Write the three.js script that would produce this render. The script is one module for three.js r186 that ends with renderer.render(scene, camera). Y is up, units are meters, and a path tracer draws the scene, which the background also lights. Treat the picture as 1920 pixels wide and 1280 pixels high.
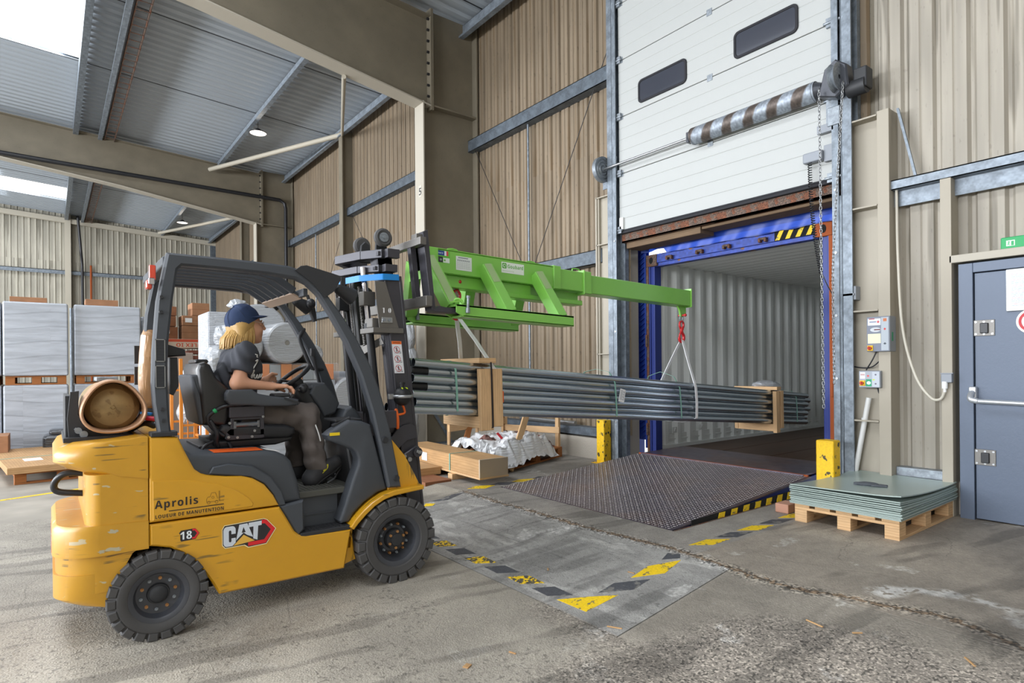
import * as THREE from 'three';
import { mergeGeometries, toCreasedNormals } from 'three/addons/utils/BufferGeometryUtils.js';
import { RoundedBoxGeometry } from 'three/addons/geometries/RoundedBoxGeometry.js';
import { MarchingCubes } from 'three/addons/objects/MarchingCubes.js';
import { RectAreaLightUniformsLib } from 'three/addons/lights/RectAreaLightUniformsLib.js';

// World: x runs into the dock wall, z runs along that wall towards the viewer, y is up, metres. The camera stands over the origin.
RectAreaLightUniformsLib.init();
const scene = new THREE.Scene();
const camera = new THREE.PerspectiveCamera(2 * Math.atan(690 / 1125) * 180 / Math.PI, 1920 / 1380, 0.05, 300);
camera.rotation.order = 'YXZ';
camera.position.set(0, 1.424, 0);
camera.rotation.set(0, -37.6 * Math.PI / 180, -0.5 * Math.PI / 180);
camera.setViewOffset(1920, 1380, 0, 0, 1920, 1280);          // a lens shifted so that uprights stay upright
const renderer = new THREE.WebGLRenderer();
renderer.toneMapping = THREE.LinearToneMapping;
renderer.toneMappingExposure = 0.72;
renderer.shadowMap.enabled = true;
scene.background = new THREE.Color(0.80, 0.90, 1.0);          // overcast sky outside, seen only past the dock
scene.backgroundIntensity = 4.5;
const SKYLIGHT = 15, GLAZING = 40;                            // radiance of the roof lights and of the glazed band in the opposite wall

// ------------------------------------------------------------------ helpers
const PI = Math.PI, R = (d) => d * PI / 180;
const V3 = (x, y, z) => new THREE.Vector3(x, y, z);
const arr = (p) => (p.isVector3 ? p : V3(p[0], p[1], p[2]));
function rng(s) { return () => { s = (s + 0x6d2b79f5) | 0; let t = Math.imul(s ^ (s >>> 15), 1 | s); t = (t + Math.imul(t ^ (t >>> 7), 61 | t)) ^ t; return ((t ^ (t >>> 14)) >>> 0) / 4294967296; }; }
const rnd = rng(77);
const clamp = (x, a = 0, b = 1) => Math.min(b, Math.max(a, x));
const mix = (a, b, t) => a + (b - a) * t;
const sstep = (a, b, x) => { const t = clamp((x - a) / (b - a)); return t * t * (3 - 2 * t); };
// value noise, periodic in p cells
const LAT = new Float32Array(65536); { const r = rng(5); for (let i = 0; i < 65536; i++) LAT[i] = r(); }
function vn(x, y, p = 256) {
  const xi = Math.floor(x), yi = Math.floor(y); let fx = x - xi, fy = y - yi; fx = fx * fx * (3 - 2 * fx); fy = fy * fy * (3 - 2 * fy);
  const x0 = ((xi % p) + p) % p, x1 = (x0 + 1) % p, y0 = (((yi % p) + p) % p) * 256, y1 = (((yi + 1) % p + p) % p) * 256;
  const a = LAT[(y0 + x0) & 65535], b = LAT[(y0 + x1) & 65535], c = LAT[(y1 + x0) & 65535], d = LAT[(y1 + x1) & 65535];
  return a + (b - a) * fx + (c - a + (a - b + d - c) * fx) * fy;
}
function fbm(x, y, o = 4, p = 256) { let s = 0, a = 0.5, n = 0; for (let i = 0; i < o; i++) { s += a * vn(x + i * 17.3 * (p < 256 ? 0 : 1), y, p); n += a; a *= 0.5; x *= 2; y *= 2; p = Math.min(256, p * 2); } return s / n; }
// computed textures
function dataTex(w, h, fn, srgb = true) {
  const d = new Uint8Array(w * h * 4);
  for (let j = 0; j < h; j++) for (let i = 0; i < w; i++) {
    const c = fn(i / w, j / h), k = (j * w + i) * 4;
    d[k] = clamp(c[0], 0, 255); d[k + 1] = clamp(c[1], 0, 255); d[k + 2] = clamp(c[2], 0, 255); d[k + 3] = c[3] === undefined ? 255 : clamp(c[3], 0, 255);
  }
  const t = new THREE.DataTexture(d, w, h, THREE.RGBAFormat); t.wrapS = t.wrapT = THREE.RepeatWrapping; t.magFilter = THREE.LinearFilter; t.minFilter = THREE.LinearMipmapLinearFilter; t.generateMipmaps = true;
  if (srgb) t.colorSpace = THREE.SRGBColorSpace; t.needsUpdate = true; return t;
}
function canvasTex(w, h, draw) {
  const c = document.createElement('canvas'); c.width = w; c.height = h; draw(c.getContext('2d'), w, h);
  const t = new THREE.CanvasTexture(c); t.colorSpace = THREE.SRGBColorSpace; t.magFilter = THREE.LinearFilter; return t;
}
const rep = (t, u, v = u) => { const c = t.clone(); c.repeat.set(1 / u, 1 / v); c.needsUpdate = true; return c; };
const TEX = {};
// grey grain, for bump and for slight colour variation
TEX.grain = dataTex(256, 256, (u, v) => { const g = 90 + 110 * fbm(u * 32, v * 32, 3, 32) + 40 * (vn(u * 128, v * 128, 128) - 0.5); return [g, g, g]; }, false);
TEX.wood = dataTex(512, 256, (u, v) => {
  const w = v * 16 + 0.5 * vn(u * 2, v * 8, 8) + 0.2 * vn(u * 6, v * 24, 24), g = Math.abs((w % 1) - 0.5) * 2, f = vn(u * 24, v * 256, 256), k = fbm(u * 8, v * 8, 3, 8);
  const s = 0.88 + 0.07 * g + 0.08 * (f - 0.5) + 0.12 * (k - 0.5);
  return [222 * s, 184 * s * (0.97 + 0.03 * g), 138 * s * (0.94 + 0.06 * g)];
});
TEX.card = dataTex(256, 256, (u, v) => { const s = 0.9 + 0.12 * (fbm(u * 8, v * 8, 3, 8) - 0.5) + 0.05 * (vn(u * 8, v * 128, 128) - 0.5); return [178 * s, 128 * s, 92 * s]; });
TEX.galv = dataTex(256, 256, (u, v) => { const s = 0.86 + 0.3 * (fbm(u * 16, v * 16, 3, 16) - 0.5) + 0.06 * (vn(u * 64, v * 64, 64) - 0.5); return [166 * s, 174 * s, 182 * s]; });
TEX.rust = dataTex(256, 256, (u, v) => { const n = fbm(u * 8, v * 8, 4, 8), r = sstep(0.47, 0.6, n), s = 0.7 + 0.6 * vn(u * 64, v * 64, 64); return [mix(98, 112, r) * s, mix(82, 70, r) * s, mix(72, 50, r) * s]; });
TEX.blueRust = dataTex(256, 256, (u, v) => { const n = fbm(u * 8, v * 8, 4, 8), r = sstep(0.6, 0.68, n), s = 0.85 + 0.3 * vn(u * 32, v * 32, 32); return [mix(46, 120, r) * s, mix(74, 70, r) * s, mix(150, 44, r) * s]; });
TEX.clad = dataTex(512, 512, (u, v) => {
  const streak = fbm(u * 40, v * 4, 3, 4 * 8), big = fbm(u * 6, v * 6, 3, 6), sp = vn(u * 200, v * 90, 200);
  let s = 0.93 + 0.16 * (streak - 0.5) + 0.16 * (big - 0.5); const d = sstep(0.62, 0.8, streak) * 0.22;
  s -= d; if (sp > 0.93) s -= 0.07;
  return [198 * s, 191 * s * (1 - 0.03 * d), 177 * s * (1 - 0.1 * d)];
});
TEX.cladBrown = dataTex(512, 512, (u, v) => {
  const streak = fbm(u * 48, v * 3, 3, 48), big = fbm(u * 5, v * 5, 3, 5), sp = vn(u * 160, v * 60, 160);
  let s = 0.92 + 0.26 * (streak - 0.5) + 0.18 * (big - 0.5); if (sp > 0.92) s -= 0.12;
  const b = sstep(0.5, 0.75, streak);
  return [mix(174, 150, b) * s, mix(162, 134, b) * s, mix(142, 110, b) * s];
});
TEX.paintGrey = dataTex(512, 512, (u, v) => { const b = fbm(u * 6, v * 6, 4, 6), sp = vn(u * 120, v * 120, 120), s = 0.95 + 0.14 * (b - 0.5) - (sp > 0.93 ? 0.1 : 0); return [150 * s, 143 * s, 128 * s]; });
TEX.wrap = dataTex(512, 512, (u, v) => { const h = vn(u * 3, v * 26, 26), k = fbm(u * 8, v * 24, 3, 8), w = v * 5 + 0.15 * Math.sin(u * 6.28), band = sstep(0.86, 0.97, w - Math.floor(w)); const s = 0.93 + 0.10 * (h - 0.5) + 0.10 * (k - 0.5) - 0.09 * band; return [192 * s, 198 * s, 207 * s]; });
TEX.postYellow = dataTex(256, 256, (u, v) => { const k = sstep(0.66, 0.70, fbm(u * 9, v * 9, 4, 9)), s = 0.95 + 0.1 * vn(u * 40, v * 40, 40); return [mix(238, 70, k) * s, mix(190, 62, k) * s, mix(18, 40, k) * s]; });
TEX.wrapBump = dataTex(256, 256, (u, v) => { const g = 255 * (0.6 * vn(u * 5, v * 40, 40) + 0.4 * fbm(u * 16, v * 16, 3, 16)); return [g, g, g]; }, false);
TEX.yellow = dataTex(512, 512, (u, v) => { const sc = fbm(u * 5, v * 70, 2, 70), m = fbm(u * 6, v * 6, 3, 6), k = sstep(0.70, 0.76, sc) * sstep(0.55, 0.68, m); const s = 0.97 + 0.05 * (m - 0.5); return [mix(218 * s, 120, k * 0.75), mix(160 * s, 96, k * 0.75), mix(30 * s, 50, k * 0.75)]; });
TEX.yellowWorn = dataTex(512, 512, (u, v) => {
  const sc = fbm(u * 4, v * 60, 3, 60), m = fbm(u * 7, v * 7, 4, 7), k = 0.7 * sstep(0.68, 0.78, sc) * sstep(0.52, 0.66, m), w = sstep(0.77, 0.80, fbm(u * 10 + 3, v * 24, 3, 256)), s = 0.95 + 0.07 * (m - 0.5);
  let c = [mix(212 * s, 96, k), mix(156 * s, 78, k), mix(36 * s, 50, k)]; c = c.map((q) => mix(q, 190, w * 0.7)); return c;
});
TEX.fabric = dataTex(256, 256, (u, v) => { const g = 128 + 50 * Math.sin(u * 402) * Math.sin(v * 402) + 90 * (fbm(u * 12, v * 12, 3, 12) - 0.5); return [g, g, g]; }, false);

// ------------------------------------------------------------------ materials
const std = (color, roughness = 0.6, metalness = 0, o = {}) => new THREE.MeshStandardMaterial({ color, roughness, metalness, ...o });
const phy = (color, roughness = 0.6, metalness = 0, o = {}) => new THREE.MeshPhysicalMaterial({ color, roughness, metalness, ...o });
const M = {
  yellow: phy(0xffffff, 0.38, 0, { map: rep(TEX.yellow, 0.9), clearcoat: 0.5, clearcoatRoughness: 0.25 }),
  yellowWorn: phy(0xffffff, 0.42, 0, { map: rep(TEX.yellowWorn, 0.8), clearcoat: 0.4, clearcoatRoughness: 0.3 }),
  anthracite: std(0x42464c, 0.5, 0, { bumpMap: rep(TEX.grain, 0.06), bumpScale: 0.0006 }),
  dark: std(0x2b2c2f, 0.55, 0, { bumpMap: rep(TEX.grain, 0.1), bumpScale: 0.0006 }),
  mast: std(0x424147, 0.42, 0.25, { bumpMap: rep(TEX.grain, 0.2), bumpScale: 0.0008 }),
  mastWorn: std(0x75726e, 0.42, 0.6, { bumpMap: rep(TEX.grain, 0.15), bumpScale: 0.001 }),
  black: std(0x161617, 0.5), matt: std(0x101011, 0.9), vinyl: phy(0x1b1b1d, 0.36, 0, { clearcoat: 0.35, clearcoatRoughness: 0.35 }),
  rubber: std(0x4a4949, 0.62, 0, { bumpMap: rep(TEX.grain, 0.08), bumpScale: 0.0012 }), rim: std(0x4c4e54, 0.35, 0.4),
  chrome: std(0xd6d4dc, 0.12, 1), steel: std(0xa9abad, 0.35, 0.85), zinc: std(0xffffff, 0.45, 0.55, { map: rep(TEX.galv, 0.5) }), brass: std(0xb98a5a, 0.45, 0.7),
  galv: std(0xe2e6ea, 0.48, 0.45, { map: rep(TEX.galv, 0.8) }), girt: std(0xaab0b6, 0.55, 0.3, { map: rep(TEX.galv, 0.9) }),
  orange: std(0xe0641e, 0.5), cageOrange: std(0xd8822c, 0.5), blue: std(0x1583d0, 0.45), red: phy(0xc4141c, 0.3, 0, { clearcoat: 0.6 }), tail: phy(0xd8452c, 0.25, 0, { clearcoat: 1 }),
  green: phy(0x80c250, 0.34, 0, { clearcoat: 0.35, clearcoatRoughness: 0.3, bumpMap: rep(TEX.grain, 0.4), bumpScale: 0.0008 }), greenWorn: std(0x9ab47c, 0.6, 0, { bumpMap: rep(TEX.grain, 0.1), bumpScale: 0.001 }),
  pipe: std(0xb4bdc4, 0.22, 0.95, { bumpMap: rep(TEX.grain, 0.8, 0.1), bumpScale: 0.0003 }),
  wood: std(0xffffff, 0.75, 0, { map: rep(TEX.wood, 1.1, 0.35), bumpMap: rep(TEX.wood, 1.1, 0.35), bumpScale: 0.001 }), woodDark: std(0xc79a70, 0.8, 0, { map: rep(TEX.wood, 1.0, 0.3) }), woodGrey: std(0x8f9098, 0.85, 0, { map: rep(TEX.wood, 1.0, 0.3) }), woodPale: std(0xe2dacb, 0.75, 0, { map: rep(TEX.wood, 1.4, 0.5) }),
  card: std(0xffffff, 0.85, 0, { map: rep(TEX.card, 0.6) }), cardDark: std(0xd8c4b8, 0.85, 0, { map: rep(TEX.card, 0.6) }), cardGrey: std(0xc6b4a8, 0.8),
  tape: phy(0xb98f66, 0.35, 0, { bumpMap: rep(TEX.wrapBump, 0.3), bumpScale: 0.004, clearcoat: 0.4 }),
  wrap: phy(0xffffff, 0.32, 0, { map: rep(TEX.wrap, 1.6, 1.2), bumpMap: rep(TEX.wrapBump, 0.9), bumpScale: 0.004, clearcoat: 0.35, clearcoatRoughness: 0.25 }),
  blackWrap: phy(0x3a3d42, 0.3, 0, { bumpMap: rep(TEX.wrapBump, 0.5), bumpScale: 0.012, clearcoat: 0.7, clearcoatRoughness: 0.2 }),
  foam: phy(0xa9acb0, 0.4, 0, { bumpMap: rep(TEX.wrapBump, 0.4), bumpScale: 0.006, clearcoat: 0.4, clearcoatRoughness: 0.25 }),
  bag: phy(0x9fa2a6, 0.4, 0, { bumpMap: rep(TEX.wrapBump, 0.5), bumpScale: 0.008, clearcoat: 0.3 }), film: phy(0xffffff, 0.04, 0, { transmission: 0.92, thickness: 0, ior: 1.4, bumpMap: rep(TEX.wrapBump, 0.5), bumpScale: 0.004 }),
  webbing: std(0xe8e8ea, 0.7), strapGreen: std(0x7fae9e, 0.45), strapBlack: std(0x221c1c, 0.45), paper: std(0xf0f0ee, 0.6),
  clad: std(0xe2e0de, 0.6, 0, { map: rep(TEX.clad, 2.2, 5) }), cladBrown: std(0xd6ccc2, 0.65, 0, { map: rep(TEX.cladBrown, 2.0, 4.5) }), cladBack: std(0xf2f4f2, 0.65, 0, { map: rep(TEX.clad, 3, 6) }),
  column: std(0xdcd8d0, 0.6, 0, { map: rep(TEX.paintGrey, 1.6) }), columnPale: std(0xaea799, 0.55), roof: std(0xa4abb2, 0.5, 0.05), purlin: std(0xe0e4e8, 0.5, 0.1, { map: rep(TEX.galv, 1.1) }), post: std(0xa8a091, 0.6),
  beige: std(0xb5ae9e, 0.6), doorPanel: std(0xb2b4b2, 0.5, 0, { bumpMap: rep(TEX.grain, 0.3), bumpScale: 0.0005 }), doorGlass: phy(0x40434c, 0.12, 0, { clearcoat: 1 }), seal: std(0x25252a, 0.8),
  rust: std(0xffffff, 0.8, 0.1, { map: rep(TEX.rust, 0.5), bumpMap: rep(TEX.grain, 0.1), bumpScale: 0.002 }), rustOrange: std(0x9a4c22, 0.85), contBlue: std(0xd8e0ff, 0.5, 0.1, { map: rep(TEX.blueRust, 0.9) }), contBlueClean: std(0x24357e, 0.5),
  contGrey: std(0xdcdedb, 0.4, 0.05), contFloor: std(0x5c4c42, 0.5, 0, { map: rep(TEX.wood, 1.6, 0.5), bumpMap: rep(TEX.grain, 0.4), bumpScale: 0.001 }),
  curtain: phy(0x2a4aa8, 0.45, 0, { transmission: 0.35, thickness: 0 }), postYellow: std(0xffffff, 0.5, 0, { map: rep(TEX.postYellow, 0.45) }),
  steelDoor: std(0x5b6678, 0.45, 0.1, { bumpMap: rep(TEX.grain, 0.5), bumpScale: 0.0008 }), sheet: std(0xa9b8b2, 0.33, 0.25), concrete: std(0xb4aca0, 0.85, 0, { bumpMap: rep(TEX.grain, 0.5), bumpScale: 0.006 }),
  cable: std(0xc8c2b4, 0.5), black2: std(0x222327, 0.4), greyBox: std(0x8d929a, 0.45), plasticWhite: std(0xe8e8e6, 0.4), conduit: std(0xd6d6d4, 0.45),
  skin: phy(0xd09a7c, 0.5, 0, { sheen: 0.2 }), hair: std(0xbf9858, 0.45), hairLight: std(0xcfac6c, 0.45), cap: std(0x24375a, 0.8, 0, { bumpMap: rep(TEX.fabric, 0.05), bumpScale: 0.0006 }), shirt: std(0x3c3e45, 0.85, 0, { bumpMap: rep(TEX.fabric, 0.06), bumpScale: 0.0006 }),
  trousers: std(0x645c58, 0.85, 0, { bumpMap: rep(TEX.fabric, 0.2), bumpScale: 0.0025 }), shoe: std(0x39393c, 0.7), sole: std(0x1c1c1e, 0.7),
};

// ------------------------------------------------------------------ geometry in world coordinates, uv in metres
function uvBox(g) {                                           // the longer side of each face runs along u, so wood grain follows a board
  g.computeBoundingBox(); const s = g.boundingBox.getSize(V3(0, 0, 0)), d = [s.x, s.y, s.z], p = g.attributes.position, n = g.attributes.normal, uv = new Float32Array(p.count * 2), o = rnd() * 3, q = rnd() * 3;
  for (let i = 0; i < p.count; i++) {
    const a = [Math.abs(n.getX(i)), Math.abs(n.getY(i)), Math.abs(n.getZ(i))], k = a[0] > a[1] && a[0] > a[2] ? 0 : a[1] > a[2] ? 1 : 2;
    let [u, v] = [[2, 1], [0, 2], [0, 1]][k]; if (d[v] > d[u]) [u, v] = [v, u];
    uv[2 * i] = p.getComponent(i, u) + o; uv[2 * i + 1] = p.getComponent(i, v) + q;
  }
  g.setAttribute('uv', new THREE.BufferAttribute(uv, 2)); return g;
}
function uvUpright(g) {                                       // v is always height, u runs along the surface
  const p = g.attributes.position, n = g.attributes.normal, uv = new Float32Array(p.count * 2), o = rnd() * 3;
  for (let i = 0; i < p.count; i++) { const x = Math.abs(n.getX(i)), y = Math.abs(n.getY(i)), z = Math.abs(n.getZ(i)); uv[2 * i] = (y > x && y > z ? p.getX(i) : x > z ? p.getZ(i) : p.getX(i)) + o; uv[2 * i + 1] = y > x && y > z ? p.getZ(i) : p.getY(i); }
  g.setAttribute('uv', new THREE.BufferAttribute(uv, 2)); return g;
}
const flat = (g) => { const h = g.index ? g.toNonIndexed() : g; for (const k of Object.keys(h.attributes)) if (!['position', 'normal', 'uv'].includes(k)) h.deleteAttribute(k); h.clearGroups?.(); return h; };
const merge = (l) => { l = l.flat(9).filter(Boolean).map(flat); return l.length === 1 ? l[0] : mergeGeometries(l); };
function bx(x0, y0, z0, x1, y1, z1, r = 0) {
  const w = Math.abs(x1 - x0), h = Math.abs(y1 - y0), d = Math.abs(z1 - z0); r = Math.min(r, w * 0.45, h * 0.45, d * 0.45);
  const g = r > 0.0005 ? new RoundedBoxGeometry(w, h, d, 1, r) : new THREE.BoxGeometry(w, h, d);
  g.translate((x0 + x1) / 2, (y0 + y1) / 2, (z0 + z1) / 2); return uvBox(flat(g));
}
function orient(g, p0, p1, up = V3(0, 1, 0)) {                // local +x goes from p0 to p1, +y as near to up as can be, origin at the middle
  const x = p1.clone().sub(p0).normalize(); if (Math.abs(x.dot(up)) > 0.999) up = V3(1, 0, 0);
  const z = x.clone().cross(up).normalize(), y = z.clone().cross(x);
  return g.applyMatrix4(new THREE.Matrix4().makeBasis(x, y, z).setPosition(p0.clone().add(p1).multiplyScalar(0.5)));
}
function bar(a, b, h, w, r = 0, up) {                         // a board or bar from a to b, h along up, w across
  a = arr(a); b = arr(b); const L = a.distanceTo(b); r = Math.min(r, h * 0.45, w * 0.45);
  const g = uvBox(flat(r > 0.0005 ? new RoundedBoxGeometry(L, h, w, 1, r) : new THREE.BoxGeometry(L, h, w)));
  return orient(g, a, b, up ? arr(up) : V3(0, 1, 0));
}
function rod(a, b, r0, r1 = r0, seg = 16, open = false) {
  a = arr(a); b = arr(b); const L = a.distanceTo(b), g = new THREE.CylinderGeometry(r1, r0, L, seg, 1, open); const uv = g.attributes.uv;
  for (let i = 0; i < uv.count; i++) uv.setXY(i, uv.getX(i) * 2 * PI * r0, uv.getY(i) * L);
  g.applyQuaternion(new THREE.Quaternion().setFromUnitVectors(V3(0, 1, 0), b.clone().sub(a).normalize())); g.translate((a.x + b.x) / 2, (a.y + b.y) / 2, (a.z + b.z) / 2); return flat(g);
}
function tube(pts, r, seg = 40, rs = 8, closed = false, tension = 0.5) {
  const c = new THREE.CatmullRomCurve3(pts.map(arr), closed, 'catmullrom', tension), g = new THREE.TubeGeometry(c, seg, r, rs, closed), L = c.getLength(), uv = g.attributes.uv;
  for (let i = 0; i < uv.count; i++) uv.setXY(i, uv.getX(i) * L, uv.getY(i) * 2 * PI * r);
  const caps = closed ? [] : [0, 1].map((t) => { const s = new THREE.SphereGeometry(r, rs, 4); const p = c.getPoint(t); s.translate(p.x, p.y, p.z); return s; });
  return merge([g, ...caps]);
}
function ribbon(pts, side, w, th, seg = 40) {                 // a flat strap along pts, width w along `side`
  const c = new THREE.CatmullRomCurve3(pts.map(arr), false, 'catmullrom', 0.1), P = [], idx = [], s = arr(side).normalize();
  for (let i = 0; i <= seg; i++) {
    const p = c.getPoint(i / seg), t = c.getTangent(i / seg), sd = s.clone().addScaledVector(t, -s.dot(t)).normalize(), n = t.clone().cross(sd);
    for (const [a, b] of [[-1, -1], [1, -1], [1, 1], [-1, 1]]) { const q = p.clone().addScaledVector(sd, a * w / 2).addScaledVector(n, b * th / 2); P.push(q.x, q.y, q.z); }
    if (i) for (let k = 0; k < 4; k++) { const a = (i - 1) * 4 + k, b = (i - 1) * 4 + (k + 1) % 4; idx.push(a, b, a + 4, b, b + 4, a + 4); }
  }
  idx.push(0, 2, 1, 0, 3, 2); const e = seg * 4; idx.push(e, e + 1, e + 2, e, e + 2, e + 3);
  const g = new THREE.BufferGeometry(); g.setAttribute('position', new THREE.Float32BufferAttribute(P, 3)); g.setIndex(idx); const h = g.toNonIndexed(); h.computeVertexNormals(); return uvBox(h);
}
function shapeOf(pts) { const s = new THREE.Shape(); pts.forEach((p, i) => (i ? s.lineTo(p[0], p[1]) : s.moveTo(p[0], p[1]))); s.closePath(); return s; }
const orderly = (pts) => { let a = 0; pts.forEach((p, i) => { const q = pts[(i + 1) % pts.length]; a += p[0] * q[1] - q[0] * p[1]; }); return a < 0 ? [...pts].reverse() : pts; };
function prism(pts, z0, z1, bev = 0.004, steps = 1, holes) {  // outline in x,y pushed along z
  const s = shapeOf(orderly(pts)); if (holes) for (const h of holes) s.holes.push(shapeOf(orderly(h).reverse()));
  const b = Math.min(bev, (z1 - z0) * 0.45), g = new THREE.ExtrudeGeometry(s, { depth: z1 - z0 - 2 * b, bevelEnabled: b > 0, bevelThickness: b, bevelSize: b, bevelOffset: -b, bevelSegments: b > 0.012 ? 3 : 1, steps, curveSegments: 12 });
  g.translate(0, 0, z0 + b); return uvBox(flat(toCreasedNormals(g, 0.6)));
}
function prismX(pts, x0, x1, bev = 0.003, holes) {            // outline given as [z, y], pushed along x
  const g = prism(pts.map(([z, y]) => [-z, y]), x0, x1, bev, 1, holes?.map((h) => h.map(([z, y]) => [-z, y]))); return uvBox(g.applyMatrix4(new THREE.Matrix4().makeBasis(V3(0, 0, -1), V3(0, 1, 0), V3(1, 0, 0))));
}
function prismY(pts, y0, y1, bev = 0.003) {                   // outline given as [x, z], pushed along y
  const g = prism(pts.map(([x, z]) => [x, -z]), y0, y1, bev); return uvBox(g.applyMatrix4(new THREE.Matrix4().makeRotationX(-PI / 2)));
}
function lathe(pts, seg = 32) { const g = new THREE.LatheGeometry(pts.map((p) => new THREE.Vector2(p[0], p[1])), seg); return flat(toCreasedNormals(g, 0.5)); }   // about y
const xf = (g, { at = [0, 0, 0], rot = [0, 0, 0], s = [1, 1, 1] }) => g.applyMatrix4(new THREE.Matrix4().compose(arr(at), new THREE.Quaternion().setFromEuler(new THREE.Euler(...rot)), V3(...s)));
function ball(x, y, z, rx, ry = rx, rz = rx, seg = 16) { const g = new THREE.SphereGeometry(1, seg, Math.ceil(seg * 0.7)); g.scale(rx, ry, rz); g.translate(x, y, z); return flat(g); }
function decal(tex, origin, uDir, vDir, w, h, o = {}) {       // a flat print at its place: origin = lower left corner
  const g = new THREE.BufferGeometry(), a = arr(origin), u = arr(uDir).normalize().multiplyScalar(w), v = arr(vDir).normalize().multiplyScalar(h), P = [a, a.clone().add(u), a.clone().add(u).add(v), a.clone().add(v)], n = u.clone().cross(v).normalize();
  const at = (l) => l.flatMap((i) => [P[i].x, P[i].y, P[i].z]), Q = [0, 1, 2, 0, 2, 3];
  g.setAttribute('position', new THREE.Float32BufferAttribute(at(Q), 3)); g.setAttribute('normal', new THREE.Float32BufferAttribute(Q.flatMap(() => [n.x, n.y, n.z]), 3));
  g.setAttribute('uv', new THREE.Float32BufferAttribute(Q.flatMap((i) => [[0, 0], [1, 0], [1, 1], [0, 1]][i]), 2));
  return [g, new THREE.MeshStandardMaterial({ map: tex, roughness: 0.5, ...o })];
}

// ------------------------------------------------------------------ things, parts, structure
const used = new Map(), ORG = new WeakMap();
function numbered(n) { n = n.replace(/_\d{3}$/, ''); const k = used.get(n) || 0; used.set(n, k + 1); return k ? n + '_' + String(k).padStart(3, '0') : n; }
const shade = (o) => { o.castShadow = o.receiveShadow = true; return o; };
function thing(name, label, category, at = [0, 0, 0], group) {
  const o = new THREE.Group(); o.name = numbered(name); o.position.set(...at); o.userData = { label, category }; if (group) o.userData.group = group; ORG.set(o, V3(...at)); scene.add(o); return o;
}
function part(name, geo, mat, parent, label) {                // geometry is given in world coordinates
  let g = Array.isArray(geo) ? merge(geo) : geo; const o = ORG.get(parent) || V3(0, 0, 0); if (o.lengthSq()) { g = g.clone(); g.translate(-o.x, -o.y, -o.z); }
  const m = shade(new THREE.Mesh(g, mat)); m.name = name; ORG.set(m, o); if (label) m.userData.label = label; parent.add(m); return m;
}
function solo(name, label, category, geo, mat, group) {       // a thing that is one mesh, its origin at its base
  let g = (Array.isArray(geo) ? merge(geo) : geo).clone(); g.computeBoundingBox(); const b = g.boundingBox, at = V3((b.min.x + b.max.x) / 2, b.min.y, (b.min.z + b.max.z) / 2); g.translate(-at.x, -at.y, -at.z);
  const m = shade(new THREE.Mesh(g, mat)); m.position.copy(at); m.name = numbered(name); m.userData = { label, category }; if (group) m.userData.group = group; ORG.set(m, at); scene.add(m); return m;
}
function struct(name, geo, mat) { const m = shade(new THREE.Mesh(Array.isArray(geo) ? merge(geo) : geo, mat)); m.name = numbered(name); m.userData = { kind: 'structure' }; ORG.set(m, V3(0, 0, 0)); scene.add(m); return m; }
function structGroup(name) { const g = new THREE.Group(); g.name = numbered(name); g.userData = { kind: 'structure' }; ORG.set(g, V3(0, 0, 0)); scene.add(g); return g; }
function dup(src, at, label, turn = 0) { const c = src.clone(); c.name = numbered(src.name); c.userData = { ...src.userData, label }; c.position.set(...at); if (turn) c.rotation.y = turn; scene.add(c); return c; }
// ------------------------------------------------------------------ floor
const floorY = (x) => 0.14 * clamp((x - 2.36) / 1.06);
const seg2 = (px, pz, l) => { let d = 9; for (let i = 0; i + 1 < l.length; i++) { const [ax, az] = l[i], [bx2, bz] = l[i + 1], ux = bx2 - ax, uz = bz - az, t = clamp(((px - ax) * ux + (pz - az) * uz) / (ux * ux + uz * uz)), ex = px - ax - t * ux, ez = pz - az - t * uz; d = Math.min(d, Math.sqrt(ex * ex + ez * ez)); } return d; };
const CRACKS = []; { const r = rng(31);
  for (let k = 0; k < 26; k++) { let x = r() * 6, z = -5.8 + r() * 5.2, a = r() * 6.28; const l = [[x, z]]; for (let i = 0; i < 5 + r() * 6; i++) { a += (r() - 0.5) * 1.1; x += 0.14 * Math.cos(a); z += 0.14 * Math.sin(a); l.push([x, z]); } CRACKS.push({ l, x0: Math.min(...l.map((p) => p[0])) - 0.02, x1: Math.max(...l.map((p) => p[0])) + 0.02, z0: Math.min(...l.map((p) => p[1])) - 0.02, z1: Math.max(...l.map((p) => p[1])) + 0.02 }); } }
const JOINT = [[3.43, -5.29], [3.41, -4.7], [3.42, -4.1], [3.41, -3.47], [3.45, -3.09], [3.47, -2.74], [3.47, -2.49], [3.43, -2.2], [3.40, -2.0], [3.40, -1.75], [3.5, -1.49], [3.53, -1.3], [3.6, -1.1], [3.56, -0.95], [3.45, -0.7]];
const WHITE = [[3.70, -1.42], [3.90, -1.34], [3.98, -1.2], [4.0, -1.05], [3.93, -0.9], [3.8, -0.82]];
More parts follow.
